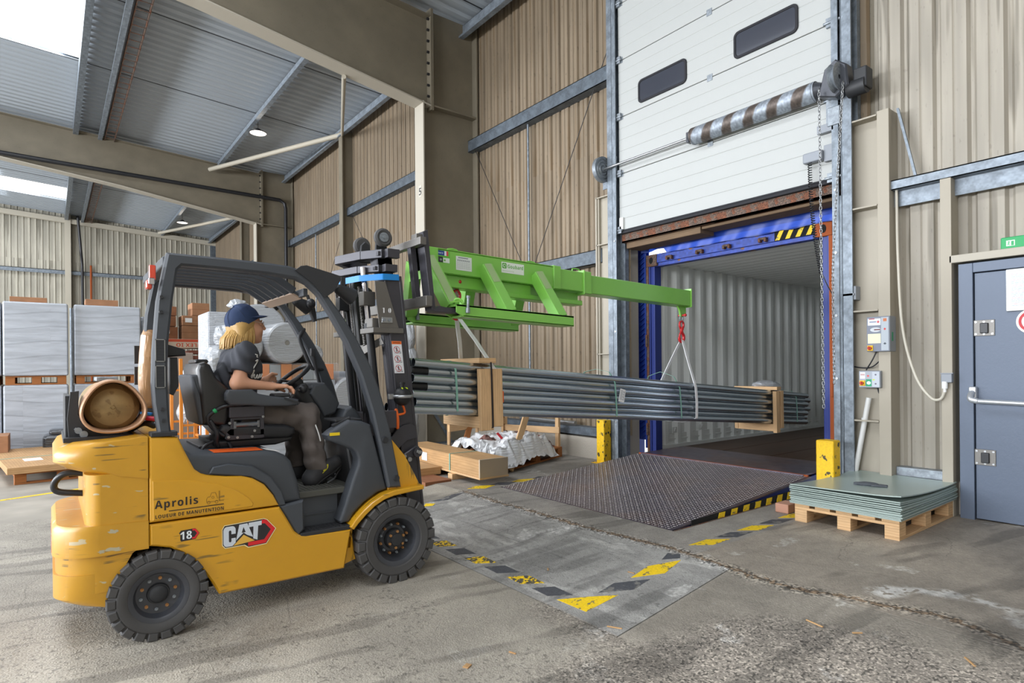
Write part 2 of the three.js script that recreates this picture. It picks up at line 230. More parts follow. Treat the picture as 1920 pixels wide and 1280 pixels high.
function floorRGB(x, z, fine) {
  const n1 = fbm(x * 1.1 + 40, z * 1.1 + 9, 4), n2 = fbm(x * 4.3, z * 4.3 + 50, 3), n3 = fine ? vn(x * 120, z * 120) : 0.5, n4 = fine ? vn(x * 47 + 9, z * 47) : 0.5;
  let s = 1 + 0.34 * (n1 - 0.5) + 0.20 * (n2 - 0.5) + 0.10 * (n3 - 0.5) + 0.06 * (n4 - 0.5), r = 160, g = 153, b = 141;
  const ramp = x > 2.36 && x < 3.425 && z < -2.18 && z > -5.3, right = sstep(2.1, 2.6, x) * sstep(-2.3, -2.1, z), dock = x > 3.425;
  if (ramp) { r = 142; g = 140; b = 136; const scr = fine ? fbm(x * 26, z * 5 + 7, 3) : 0.5; s += 0.05 + 0.18 * (scr - 0.5) + (sstep(0.62, 0.72, fbm(x * 9 + 3, z * 3, 4)) * 0.16); if (fine && vn(x * 60, z * 60 + 11) > 0.86) s -= 0.16; }
  else if (dock) { r = mix(140, 146, n1); g = mix(136, 140, n1); b = mix(130, 132, n1); s += fine ? 0.12 * (fbm(x * 7, z * 22, 3) - 0.5) : 0; if (z > -2.5) { r += 4; b -= 5; } }
  else if (right > 0) { r = mix(r, 140, right); g = mix(g, 133, right); b = mix(b, 122, right); s += 0.14 * right * (fbm(x * 12, z * 4, 3) - 0.5); }
  if (fine) {
    // aggregate laid bare along the ramp foot and over the near right floor
    const edge = (x < 2.37 ? sstep(0.28, 0.02, 2.36 - x) * sstep(-3.0, -2.6, z) : 0), field = sstep(-2.25, -1.9, z + 0.5 * (n1 - 0.5) + 0.24 * (x < 2.2 ? 0 : (2.2 - x))) * sstep(1.35, 1.9, x + 0.6 * (n2 - 0.5)) * (1 - sstep(2.85, 3.2, x - 0.35 * (z + 1.6) + 0.4 * (n2 - 0.5)));
    const ag = Math.max(edge * 0.8, field);
    if (ag > 0.02) { const a = vn(x * 125, z * 125), c = vn(x * 105 + 31, z * 105 + 5), e = vn(x * 150 + 3, z * 150); let t = 1; if (a > 0.71) t = 1.32; else if (c > 0.71) t = 0.62; else t = 0.90 + 0.18 * e; s *= mix(1, t, ag); r = mix(r, 142, ag); g = mix(g, 134, ag); b = mix(b, 124, ag); }
    if (!ramp && x < 2.4) { const sp = vn(x * 66 + 8, z * 66); if (sp > 0.80 && fbm(x * 3 + 9, z * 3, 3) > 0.50) s *= 0.80; }
    for (const c of CRACKS) if (x > c.x0 && x < c.x1 && z > c.z0 && z < c.z1) { const d = seg2(x + 0.02 * (n2 - 0.5), z + 0.02 * (n4 - 0.5), c.l); if (d < 0.0025) s *= 0.80; }
    const dj = seg2(x + 0.05 * (n4 - 0.5), z + 0.05 * (n2 - 0.5), JOINT);
    if (dj < 0.10) { const k = sstep(0.10, 0.02, dj), a = vn(x * 95, z * 95); s *= mix(1, a > 0.6 ? 1.3 : a < 0.3 ? 0.55 : 0.95, k); if (dj < 0.02) { r = mix(r, 128, 0.6); g = mix(g, 100, 0.6); b = mix(b, 72, 0.6); s *= 0.85; } }
    // chalky patches, with a broken outline
    const dw = seg2(x, z, WHITE) + 0.16 * (fbm(x * 11, z * 11, 4) - 0.45), w = Math.max(1.15 * sstep(0.10, 0.01, dw) * sstep(0.45, 0.6, vn(x * 45, z * 45) + 0.25), sstep(0.715, 0.76, fbm(x * 4 + 60, z * 4 + 3, 5)) * (x > 2.3 ? 0.8 : 0.3) * vn(x * 60, z * 60));
    r = mix(r, 214, w * 0.8); g = mix(g, 212, w * 0.8); b = mix(b, 208, w * 0.8);
    const tyre = sstep(0.60, 0.72, fbm((x + z * 0.35) * 1.2, (z - x * 0.2) * 7, 3)) * 0.16; s *= 1 - tyre;
  }
  const st = sstep(0.62, 0.75, fbm(x * 0.7 + 13, z * 0.7 + 77, 4)); s *= 1 - 0.14 * st;
  return [r * s, g * s, b * s];
}
const NX0 = -0.6, NZ0 = -7.4, NS = 6.9;
TEX.floorNear = dataTex(2048, 2048, (u, v) => floorRGB(NX0 + u * NS, NZ0 + v * NS, true));
TEX.floorFar = dataTex(1024, 1024, (u, v) => floorRGB(-16 + u * 23, -31 + v * 37.2, false));
TEX.floorBump = dataTex(512, 512, (u, v) => { const g = 255 * (0.5 * fbm(u * 24, v * 24, 4, 24) + 0.5 * vn(u * 220, v * 220, 220)); return [g, g, g]; }, false);
for (const k of ['floorNear', 'floorFar']) TEX[k].wrapS = TEX[k].wrapT = THREE.ClampToEdgeWrapping;
const floorBumpNear = TEX.floorBump.clone(); floorBumpNear.repeat.set(5.75, 5.75); floorBumpNear.needsUpdate = true;
M.floorNear = std(0xffffff, 0.62, 0, { map: TEX.floorNear, bumpMap: floorBumpNear, bumpScale: 0.004 });
M.floorFar = std(0xffffff, 0.55, 0, { map: TEX.floorFar });
function slabGeo(x0, x1, z0, z1, ox, oz, sx, sz, skirt = 0.04) {
  const P = [], UV = [], put = (a, b, c, d) => { for (const q of [a, b, c, a, c, d]) { P.push(q[0], q[1], q[2]); UV.push((q[0] - ox) / sx, (q[2] - oz) / sz); } };
  const xs = [x0, 2.36, 2.89, 3.42, x1].filter((x) => x >= x0 && x <= x1).sort((a, b) => a - b);
  for (let i = 0; i + 1 < xs.length; i++) { const a = xs[i], b = xs[i + 1]; if (b - a < 1e-4) continue; const ya = floorY(a), yb = floorY(b);
    put([a, ya, z1], [b, yb, z1], [b, yb, z0], [a, ya, z0]); put([a, ya - skirt, z1], [b, yb - skirt, z1], [b, yb, z1], [a, ya, z1]); put([b, yb - skirt, z0], [a, ya - skirt, z0], [a, ya, z0], [b, yb, z0]); }
  const y0 = floorY(x0), y1 = floorY(x1); put([x0, y0 - skirt, z0], [x0, y0 - skirt, z1], [x0, y0, z1], [x0, y0, z0]); put([x1, y1 - skirt, z1], [x1, y1 - skirt, z0], [x1, y1, z0], [x1, y1, z1]);
  const g = new THREE.BufferGeometry(); g.setAttribute('position', new THREE.Float32BufferAttribute(P, 3)); g.setAttribute('uv', new THREE.Float32BufferAttribute(UV, 2)); g.computeVertexNormals(); return g;
}
{
  const floor = structGroup('floor'), near = (x0, x1, z0, z1) => slabGeo(x0, x1, z0, z1, NX0, NZ0, NS, NS), far = (x0, x1, z0, z1) => slabGeo(x0, x1, z0, z1, -16, -31, 23, 37.2);
  part('concrete_slab', near(-0.6, 2.356, -7.4, -0.5), M.floorNear, floor);
  part('concrete_slab', near(2.364, 2.886, -5.3, -2.184), M.floorNear, floor);
  part('concrete_slab', near(2.894, 3.414, -5.3, -2.184), M.floorNear, floor);
  part('concrete_slab', near(2.358, 3.414, -2.176, -0.5), M.floorNear, floor);
  part('concrete_slab', near(2.358, 3.414, -7.4, -5.306), M.floorNear, floor);
  part('concrete_slab', [near(3.426, 3.85, -7.4, -0.5), near(3.85, 6.3, -7.4, -5.23), near(3.85, 6.3, -2.94, -0.5)], M.floorNear, floor);
  part('concrete_slab', far(-16, 2.358, -31, -7.4), M.floorFar, floor); part('concrete_slab', far(2.358, 6.3, -31, -7.4), M.floorFar, floor);
  part('concrete_slab', [far(-16, -0.6, -7.4, 6), far(-0.6, 6.3, -0.5, 6)], M.floorFar, floor);
  part('base_bed', [bx(-16.3, -0.4, -31.3, 3.4, -0.035, 6.3), prism([[2.36, -0.3], [3.42, -0.3], [3.42, 0.104], [2.36, -0.036]], -31, 6, 0), bx(3.42, -0.4, -31.3, 6.3, -0.3, 6.3), bx(3.42, -0.3, -31.3, 3.86, 0.103, 6.3), bx(3.86, -0.3, -31.3, 6.3, 0.103, -5.24), bx(3.86, -0.3, -2.93, 6.3, 0.103, 6.3)], M.concrete, floor);
}
// hazard markings painted on the slabs: each patch is a thing
TEX.tapeYellow = dataTex(256, 256, (u, v) => { const n = fbm(u * 20, v * 20, 4, 20), w = sstep(0.66, 0.72, n) , s = 0.94 + 0.1 * vn(u * 60, v * 60, 60); return [mix(236, 120, w) * s, mix(198, 112, w) * s, mix(24, 86, w) * s]; });
TEX.tapeWorn = dataTex(256, 256, (u, v) => { const n = fbm(u * 24, v * 24, 4, 24), w = sstep(0.46, 0.54, n), s = 0.9 + 0.2 * vn(u * 60, v * 60, 60); return [mix(232, 78, w) * s, mix(192, 76, w) * s, mix(26, 72, w) * s]; });
TEX.tapeBlack = dataTex(256, 256, (u, v) => { const n = fbm(u * 10, v * 10, 4, 10), w = sstep(0.60, 0.7, n), s = 0.9 + 0.2 * vn(u * 60, v * 60, 60); return [mix(74, 116, w) * s, mix(75, 114, w) * s, mix(80, 110, w) * s]; });
M.tapeYellow = std(0xffffff, 0.6, 0, { map: rep(TEX.tapeYellow, 0.5) }); M.tapeWorn = std(0xffffff, 0.6, 0, { map: rep(TEX.tapeWorn, 0.4) }); M.tapeBlack = std(0xffffff, 0.6, 0, { map: rep(TEX.tapeBlack, 0.5) });
function patch(pts) {                                        // a thin painted patch lying on the floor, cut at the ramp joints
  const P = [], UV = [], h = 0.0016, c = pts.map(([x, z]) => [x, floorY(x) + h, z]), n = c.length;
  const push = (q) => { P.push(...q); UV.push(q[0], q[2]); };
  let area = 0; for (let i = 0; i < n; i++) { const a = pts[i], b = pts[(i + 1) % n]; area += a[0] * b[1] - b[0] * a[1]; } const L = area > 0 ? [...c].reverse() : c;
  for (let i = 1; i + 1 < n; i++) { push(L[0]); push(L[i]); push(L[i + 1]); }
  for (let i = 0; i < n; i++) { const a = L[i], b = L[(i + 1) % n], a2 = [a[0], a[1] - h, a[2]], b2 = [b[0], b[1] - h, b[2]]; push(a); push(a2); push(b2); push(a); push(b2); push(b); }
  const g = new THREE.BufferGeometry(); g.setAttribute('position', new THREE.Float32BufferAttribute(P, 3)); g.setAttribute('uv', new THREE.Float32BufferAttribute(UV, 2)); g.computeVertexNormals(); return g;
}
{
  const ord = ['first', 'second', 'third', 'fourth', 'fifth', 'sixth', 'seventh', 'eighth', 'ninth', 'tenth', 'eleventh', 'twelfth'];
  const mark = (pts, col, label, grp) => solo('floor_marking', label, 'floor marking', patch(pts), col === 'y' ? M.tapeYellow : col === 'w' ? M.tapeWorn : M.tapeBlack, grp);
  // along the foot of the ramp, from the near corner away to the forklift wheel
  mark([[2.44, -2.739], [2.518, -2.671], [2.58, -2.62], [2.711, -2.49], [2.447, -2.496]], 'y', 'yellow corner patch at the near corner of the ramp marking', 'ramp foot marking');
  for (let i = 0; i < 10; i++) { const z = -2.981 - i * 0.265; mark([[2.44, z], [2.548, z + 0.10], [2.542, z + 0.275], [2.435, z + 0.16]], i % 2 ? 'w' : 'b', (i % 2 ? 'scuffed yellow' : 'black') + ' floor patch along the ramp foot, ' + ord[i] + ' beyond the corner patch', 'ramp foot marking'); }
  // right side
  mark([[2.66, -2.605], [2.814, -2.618], [2.995, -2.476], [2.82, -2.467]], 'b', 'black floor patch on the ramp just right of the corner patch', 'right hand marking');
  mark([[2.937, -2.585], [3.135, -2.611], [3.338, -2.499], [3.118, -2.459]], 'y', 'large yellow floor patch on the upper right of the ramp', 'right hand marking');
  mark([[3.27, -2.605], [3.38, -2.64], [3.412, -2.56], [3.36, -2.523]], 'b', 'small black floor patch at the top joint of the ramp', 'right hand marking');
  for (let i = 0; i < 7; i++) { const x = 3.633 + i * 0.308; mark([[x, -2.652], [x + 0.22, -2.655], [x + 0.365, -2.55], [x + 0.14, -2.545]], i % 2 ? 'b' : 'y', (i % 2 ? 'black' : 'yellow') + ' floor patch beside the dock plate, ' + ord[i] + ' in line towards the sheet pallet', 'right hand marking'); }
  // left side
  for (let i = 0; i < 7; i++) { const x = 3.52 + i * 0.298; mark([[x, -5.375], [x + 0.16, -5.445], [x + 0.36, -5.35], [x + 0.16, -5.265]], i % 2 ? 'b' : 'y', (i % 2 ? 'dark' : 'yellow') + ' floor patch left of the dock plate, ' + ord[i] + ' from the ramp joint', 'left hand marking'); }
  mark([[3.03, -5.285], [3.28, -5.30], [3.405, -5.245], [3.157, -5.18]], 'b', 'long dark floor patch on the far left of the ramp', 'left hand marking');
  mark([[2.90, -5.21], [2.963, -5.28], [3.025, -5.19], [2.968, -5.15]], 'y', 'yellow floor patch on the far left of the ramp beside the front wheel', 'left hand marking');
  solo('floor_marking', 'faded yellow line painted on the floor behind the forklift', 'floor marking', patch([[-3.4, -7.86], [0.35, -9.08], [0.35, -9.0], [-3.4, -7.78]]), M.tapeYellow);
  // wood chips
  const r = rng(8), spots = [[1.57, -2.41, 0.028, 'round'], [1.82, -2.38, 0.03, 'broken'], [2.69, -3.11, 0.03, 'small'], [2.42, -2.25, 0.06, 'thin'], [2.99, -2.63, 0.035, 'pale'], [3.1, -1.5, 0.07, 'straight'], [3.14, -1.31, 0.035, 'orange'], [3.20, -0.87, 0.06, 'slim']];
  const where = ['on the near floor left of centre', 'to the right of the round chip', 'on the lower half of the ramp', 'at the near corner of the ramp', 'beside the large yellow ramp patch', 'on the bare aggregate at the right', 'in front of the straight splinter', 'at the lower right of the floor'];
  spots.forEach(([x, z, s, k], i) => { const a = r() * 3, g = bar([-s * 0.7, 0, 0], [s * 0.7, 0, 0], 0.006, k === 'round' ? s * 1.1 : 0.009, 0.002); solo('wood_chip', k + ' wood chip lying ' + where[i], 'wood chip', xf(g, { at: [x, floorY(x) + 0.004, z], rot: [0, a, 0] }), M.woodPale, 'wood chips'); });
}

// ------------------------------------------------------------------ walls: cladding sheets on a backing
function cladSheet(width, y0, y1, period, kind) {            // local: z 0..width, ribs towards -x
  const prof = []; const nrib = Math.round(width / period);
  for (let i = 0; i < nrib; i++) { const z = i * period; prof.push([z, 0.032], [z + period * 0.10, 0.032], [z + period * 0.19, 0], [z + period * (kind ? 0.50 : 0.52), 0], [z + period * 0.54, 0.008], [z + period * 0.58, 0], [z + period * 0.91, 0]); }
  prof.push([width, 0.032]);
  const P = [], UV = [], o = rnd() * 2; for (let i = 0; i + 1 < prof.length; i++) { const [z0, x0] = prof[i], [z1, x1] = prof[i + 1]; for (const [z, x, y] of [[z1, x1, y0], [z0, x0, y0], [z0, x0, y1], [z1, x1, y0], [z0, x0, y1], [z1, x1, y1]]) { P.push(x, y, z); UV.push(z + o, y); } }
  const g = new THREE.BufferGeometry(); g.setAttribute('position', new THREE.Float32BufferAttribute(P, 3)); g.setAttribute('uv', new THREE.Float32BufferAttribute(UV, 2)); g.computeVertexNormals(); return g;
}
const roofY = (x) => 7.62 + (6.2 - x) * 0.06;
{
  const w = structGroup('wall_dock');
  part('wall_backing', [bx(6.24, -0.3, -31.3, 6.40, 7.8, -5.55), bx(6.24, -0.3, -2.66, 6.40, 7.8, 6.3), bx(6.24, 3.24, -5.55, 6.40, 7.8, -2.66)], M.column, w);
  const gL = cladSheet(1, 0.5, 7.62, 0.2, 0), gD = cladSheet(1, 3.24, 7.62, 0.2, 0), gR = cladSheet(1, 0.45, 7.62, 0.25, 1), gX = cladSheet(0.36, 0.5, 7.62, 0.18, 0);
  const put = (g, m, z) => { const o = shade(new THREE.Mesh(g, m)); o.name = 'cladding_sheet'; o.position.set(6.2, 0, z); ORG.set(o, V3(6.2, 0, z)); w.add(o); };
  for (let z = -31.8; z < -5.9; z += 1) put(gL, M.cladBrown, z); put(gX, M.cladBrown, -5.8);
  for (let z = -5.44; z < -2.7; z += 1) put(gD, M.cladBrown, Math.min(z, -3.4)); for (let z = -2.4; z < 6; z += 1) put(gR, M.clad, z);
  const plinth = []; for (let z = -31; z < -5.8; z += 1.4) plinth.push([z, Math.min(z + 1.394, -5.78)]);
  for (const [a, b] of plinth) part('plinth_block', bx(6.04, 0.0, a, 6.26, 0.43 + 0.01 * rnd(), b, 0.012), M.concrete, w);
  part('plinth_block', bx(6.16, 0.0, -2.64, 6.26, 0.42, 6, 0.01), M.concrete, w);
}
{
  const w = structGroup('wall_back'); part('wall_backing', bx(-16.2, -0.3, -31.35, 6.4, 9.5, -31.1), M.column, w);
  const g = cladSheet(1, 0.2, 9.3, 0.2, 0), q = new THREE.Matrix4().makeRotationY(-PI / 2); g.applyMatrix4(q);     // ribs now face +z
  for (let x = 6.2; x > -15.5; x -= 1) { const o = shade(new THREE.Mesh(g, M.cladBack)); o.name = 'cladding_sheet'; o.position.set(x, 0, -31.0); w.add(o); }
  struct('wall_near', bx(-16.2, -0.3, 6.0, 6.4, 9.5, 6.25), M.columnPale);
  struct('wall_left', [bx(-16.3, -0.3, -31.3, -16.0, 2.6, 6.3), bx(-16.3, 5.2, -31.3, -16.0, 9.6, 6.3), bx(-16.3, 2.6, -31.3, -16.0, 5.2, -28), bx(-16.3, 2.6, 4, -16.0, 5.2, 6.3)], M.columnPale);
}
// glazed band in the opposite wall and the roof lights: translucent sheets lit by the day, each with an area light on its inner face
const glowMat = (v) => new THREE.MeshStandardMaterial({ color: 0x222222, roughness: 0.5, emissive: new THREE.Color(1.0, 0.99, 0.97), emissiveIntensity: v });
function areaLight(x, y, z, w, h, v, dir) { const l = new THREE.RectAreaLight(new THREE.Color(0.93, 0.98, 1.05), v, w, h); l.position.set(x, y, z); l.lookAt(x + dir[0], y + dir[1], z + dir[2]); scene.add(l); }
const bandGlow = glowMat(2.2), skyGlow = glowMat(3);
[[-28, -12], [-12, 4]].forEach(([a, b]) => { struct('window', bx(-16.2, 2.6, a + 0.02, -16.1, 5.2, b - 0.02), bandGlow); areaLight(-15.97, 3.9, (a + b) / 2, b - a - 0.1, 2.5, GLAZING, [1, 0, 0]); });
// ------------------------------------------------------------------ roof
{
  const roof = structGroup('ceiling'), slope = Math.atan(0.06), per = 0.25;
  const lights = [[-12.9, -15.15], [-26.3, -28.7], [-5.9, -8.2], [0.6, -1.7], [5.6, 3.4]], LX0 = -3.1, LX1 = 0.66;
  const deck = (x0, x1, zw) => {                             // profile in z, pushed along x; local z 0..zw
    const prof = [], n = Math.round(zw / per); for (let i = 0; i < n; i++) { const z = i * per; prof.push([z, 0], [z + 0.10, 0], [z + 0.135, 0.045], [z + 0.215, 0.045]); } prof.push([zw, 0]);
    const P = [], UV = []; for (let i = 0; i + 1 < prof.length; i++) { const [z0, h0] = prof[i], [z1, h1] = prof[i + 1]; for (const [x, z, h] of [[x0, z0, h0], [x1, z0, h0], [x1, z1, h1], [x0, z0, h0], [x1, z1, h1], [x0, z1, h1]]) { P.push(x, roofY(x) + h, z); UV.push(x, z); } }
    const g = new THREE.BufferGeometry(); g.setAttribute('position', new THREE.Float32BufferAttribute(P, 3)); g.setAttribute('uv', new THREE.Float32BufferAttribute(UV, 2)); g.computeVertexNormals(); return g;
  };
  const whole = deck(-16.2, 6.3, 1), a = deck(-16.2, LX0, 1), b = deck(LX1, 6.3, 1);
  for (let z = -31.5; z < 6.2; z += 1) {
    const cut = lights.some(([n, f]) => z + 0.5 < n && z + 0.5 > f);
    for (const g of cut ? [a, b] : [whole]) { const o = shade(new THREE.Mesh(g, M.roof)); o.name = 'roof_sheet'; o.position.z = z; roof.add(o); }
  }
  for (const z of [-12.5, -15.5, -22.5, -25.5, -8.5]) part('sheet_lap', bar([-16, roofY(-16) - 0.004, z], [6.2, roofY(6.2) - 0.004, z], 0.006, 0.02), M.black2, roof);
  const lid = [bar([-16.3, roofY(-16.3) + 0.14, -12.5], [-3.2, roofY(-3.2) + 0.14, -12.5], 0.1, 38), bar([LX1 + 0.1, roofY(LX1) + 0.14, -12.5], [6.5, roofY(6.5) + 0.14, -12.5], 0.1, 38)];
  const edges = [6.5, ...lights.flat().sort((p, q) => q - p), -31.4]; for (let i = 0; i < edges.length; i += 2) lid.push(bar([-3.3, roofY(-3.3) + 0.14, (edges[i] + edges[i + 1]) / 2], [LX1 + 0.2, roofY(LX1 + 0.2) + 0.14, (edges[i] + edges[i + 1]) / 2], 0.1, edges[i] - edges[i + 1]));
  part('roof_cover', lid, M.purlin, roof);
  for (const [n, f] of lights) {
    const z0 = Math.ceil(f + 0.5 - 0.0001) - 0.5, z1 = Math.floor(n + 0.5) - 0.5, xm = (LX0 + LX1) / 2, zm = (n + f) / 2, zs = [...Array(40).keys()].map((k) => -31.5 + k).filter((z) => z + 0.5 < n && z + 0.5 > f), za = Math.min(...zs), zb = Math.max(...zs) + 1;
    struct('window', bar([LX0, roofY(LX0) + 0.07, (za + zb) / 2], [LX1, roofY(LX1) + 0.07, (za + zb) / 2], 0.02, zb - za), skyGlow);
    const l = new THREE.RectAreaLight(new THREE.Color(0.94, 0.985, 1.05), SKYLIGHT, LX1 - LX0 - 0.06, zb - za - 0.06); l.position.set(xm, roofY(xm) + 0.045, (za + zb) / 2); l.lookAt(xm - 0.06, roofY(xm) - 1, (za + zb) / 2); scene.add(l);
  }
}
// ------------------------------------------------------------------ steel frame
const FR = [-9.1, -19.5];
FR.forEach((z, i) => {
  const c = structGroup('steel_column');
  part('column_web', [bx(5.06, 0, z - 0.008, 6.16, 5.94, z + 0.008), bx(5.22, 5.93, z - 0.008, 6.16, 7.62, z + 0.008)], M.column, c); part('column_flange', bx(5.04, 0, z - 0.15, 5.065, 5.98, z + 0.15, 0.003), M.columnPale, c); part('column_flange', bx(6.14, 0, z - 0.15, 6.17, 7.6, z + 0.15, 0.003), M.column, c);
  part('base_plate', bx(4.95, 0.1, z - 0.2, 6.2, 0.15, z + 0.2), M.girt, c); part('stiffener', [bx(5.06, 5.93, z, 6.15, 5.955, z + 0.14)], M.column, c); if (i === 0) part('stiffener', bar([5.15, 0.8, z + 0.1], [5.55, 0.15, z + 0.14], 0.05, 0.01), M.girt, c);
  const b = structGroup('roof_beam');
  const low = (x) => (x > 1.6 ? mix(5.93, 6.47, (5.19 - x) / 3.62) : x > -2 ? mix(6.47, 6.86, (1.57 - x) / 3.6) : 6.86 + (-2 - x) * 0.06);
  const xs = [5.2, 1.6, -2, -16]; const web = prism([...xs.map((x) => [x, low(x)]), ...[-16, 5.2].map((x) => [x, roofY(x) - 0.22])], z - 0.008, z + 0.008, 0);
  part('beam_web', web, M.column, b);
  for (let k = 0; k < 3; k++) part('beam_flange', bar([xs[k], low(xs[k]), z], [xs[k + 1], low(xs[k + 1]), z], 0.022, 0.3), M.columnPale, b); part('beam_flange', bar([5.2, roofY(5.2) - 0.21, z], [-16, roofY(-16) - 0.21, z], 0.02, 0.3), M.column, b);
  part('end_plate', [bx(5.20, 5.86, z - 0.15, 5.225, 7.6, z + 0.15), bx(5.228, 5.86, z - 0.15, 5.25, 7.6, z + 0.15)], M.column, b);
  for (let k = 0; k < 8; k++) part('bolt', rod([5.16, 6.1 + k * 0.19, z + 0.09], [5.20, 6.1 + k * 0.19, z + 0.09], 0.022, 0.022, 6), M.black2, b);
});
{ const [g, m] = decal(canvasTex(64, 128, (c) => { c.fillStyle = '#bdb8ac'; c.fillRect(0, 0, 64, 128); c.fillStyle = '#2a2a2a'; c.font = 'bold 110px sans-serif'; c.textAlign = 'center'; c.fillText('5', 32, 105); }), [5.035, 4.36, -9.12], [0, 0, 1], [0, 1, 0], 0.1, 0.2); part('number_print', g, m, scene.children.find((o) => o.name === 'steel_column')); }
// purlins along the hall
for (const x of [5.95, 4.05, 1.15, -3.3, -7, -11]) { const y = roofY(x) - 0.03, p = structGroup('purlin'); part('purlin_web', bx(x - 0.006, y - 0.24, -31, x + 0.006, y, 6), M.purlin, p); part('purlin_flange', [bx(x - 0.09, y - 0.246, -31, x + 0.006, y - 0.238, 6), bx(x - 0.006, y - 0.006, -31, x + 0.09, y + 0.002, 6), bx(x - 0.09, y - 0.24, -31, x - 0.084, y - 0.21, 6)], M.purlin, p); }
struct('purlin', [bx(0.52, roofY(0.6) - 0.28, -31, 0.64, roofY(0.6) - 0.02, 6)], M.galv);
struct('cable_tray', [bx(1.42, 7.66, -31, 1.44, 7.74, 6), bx(1.20, 7.66, -31, 1.22, 7.74, 6), ...[...Array(120).keys()].map((i) => bx(1.2, 7.66, -31 + i * 0.3, 1.44, 7.67, -30.98 + i * 0.3))], M.rust);
struct('wall_girt', [-6.2].map(() => [bx(6.04, 5.34, -31, 6.05, 5.55, -5.62), bx(6.04, 5.54, -31, 6.2, 5.55, -5.62), bx(6.04, 5.34, -31, 6.2, 5.35, -5.62)]).flat(), M.girt);
struct('wall_girt', [bx(6.05, 2.87, -31, 6.06, 3.07, -5.80), bx(6.05, 3.06, -31, 6.2, 3.07, -5.80), bx(6.05, 2.87, -31, 6.2, 2.88, -5.80)], M.girt);
struct('wall_girt', [bx(6.04, 3.0, -2.22, 6.05, 3.09, 6), bx(6.04, 3.08, -2.22, 6.2, 3.09, 6), bx(6.04, 3.0, -2.22, 6.14, 3.01, 6), bx(6.12, 2.86, -2.2, 6.14, 3.0, 6)], M.galv);
struct('wall_girt', [bx(-16, 5.46, -30.9, 6.2, 5.62, -30.86), bx(-16, 5.60, -31, 6.2, 5.62, -30.86)], M.galv); struct('wall_girt', [bar([-16, 8.55, -30.80], [6.2, 7.36, -30.80], 0.2, 0.12)], M.beige);
struct('wall_girt', bx(6.02, 0.46, -31, 6.2, 0.58, -5.8, 0.006), M.girt); struct('wall_girt', [bx(6.10, 0.42, -2.2, 6.22, 0.5, -1.8, 0.005)], M.zinc);
struct('steel_post', [bx(5.92, 0, -14.80, 6.2, 7.5, -14.70), bx(5.90, 0, -14.86, 5.925, 7.5, -14.64)], M.column); struct('steel_post', [bx(5.92, 0, -24.9, 6.2, 7.5, -24.8), bx(5.90, 0, -24.96, 5.925, 7.5, -24.74)], M.column);
struct('steel_post', [bx(0.52, 0.1, -30.95, 0.72, 8, -30.7)], M.beige); struct('steel_post', bx(-5.5, 0.1, -30.95, -5.3, 8, -30.7), M.beige);
struct('pipe_run', [tube([[0.95, 7.8, -30.4], [1.05, 6.4, -30.55], [1.1, 5.7, -30.75], [1.1, 0.2, -30.78]], 0.05, 40, 8, false, 0.2)], M.black2); struct('pipe_run', rod([1.4, 0.2, -30.85], [1.4, 5.9, -30.85], 0.04), M.rustOrange);
for (const [z, y0, y1] of [[-7.47, 3.07, 5.34], [-7.47, 0.5, 2.87], [-11.2, 0.5, 5.36], [-17.2, 0.5, 5.36]]) struct('sag_rod', rod([6.12, y0, z], [6.12, y1, z], 0.018), M.galv);
for (const [a, b] of [[[6.1, 5.36, -8.95], [6.1, 3.08, -7.6]], [[6.1, 5.8, -5.7], [6.1, 3.08, -7.3]], [[6.1, 5.34, -14.5], [6.1, 2.9, -12.3]], [[6.1, 5.34, -14.9], [6.1, 2.9, -17]]]) struct('brace_wire', rod(a, b, 0.006, 0.006, 6), M.black2);
struct('roof_brace', [rod([3.75, 7.32, -19.3], [5.95, 7.42, -14.75], 0.06)], M.beige); struct('steel_post', [bx(6.0, 0, -30.95, 6.2, 7.6, -30.75)], M.girt);
struct('roof_brace', [rod([3.75, 7.35, -29.6], [5.95, 7.42, -24.8], 0.06)], M.beige);
struct('roof_brace', [rod([5.95, 7.4, -14.75], [3.75, 6.1, -9.2], 0.035)], M.beige);
struct('pipe_run', [tube([[-16, 7.9, -19.2], [-1, 6.83, -19.3], [5.70, 6.75, -19.3], [5.88, 6.68, -19.3], [5.92, 6.5, -19.3], [5.92, 0.3, -19.3]], 0.055, 160, 8, false, 0.05)], M.black2);
for (const [x, y, z, t] of [[4.13, 7.30, -15.6, 'near round pendant lamp hanging under the bay roof'], [4.2, 7.3, -26.8, 'far round pendant lamp hanging under the rearmost roof bay']]) {
  const l = thing('pendant_lamp', t, 'lamp', [x, y, z], 'pendant lamps'), shadeG = lathe([[0.02, 0.12], [0.06, 0.10], [0.09, 0.05], [0.2, 0.02], [0.205, 0.0], [0.195, 0.0]]); shadeG.translate(x, y, z);
  part('lamp_shade', shadeG, M.black2, l); part('diffuser', rod([x, y + 0.002, z], [x, y + 0.012, z], 0.193, 0.193, 28), new THREE.MeshStandardMaterial({ color: 0xe8e8e8, emissive: 0xfff4e6, emissiveIntensity: 0.45 }), l); part('cord', rod([x, y + 0.12, z], [x, roofY(x), z], 0.006, 0.006, 6), M.black2, l);
  const p = new THREE.PointLight(0xfff4e6, 1.5); p.position.set(x, y - 0.04, z); p.castShadow = true; p.shadow.radius = 6; scene.add(p);
}
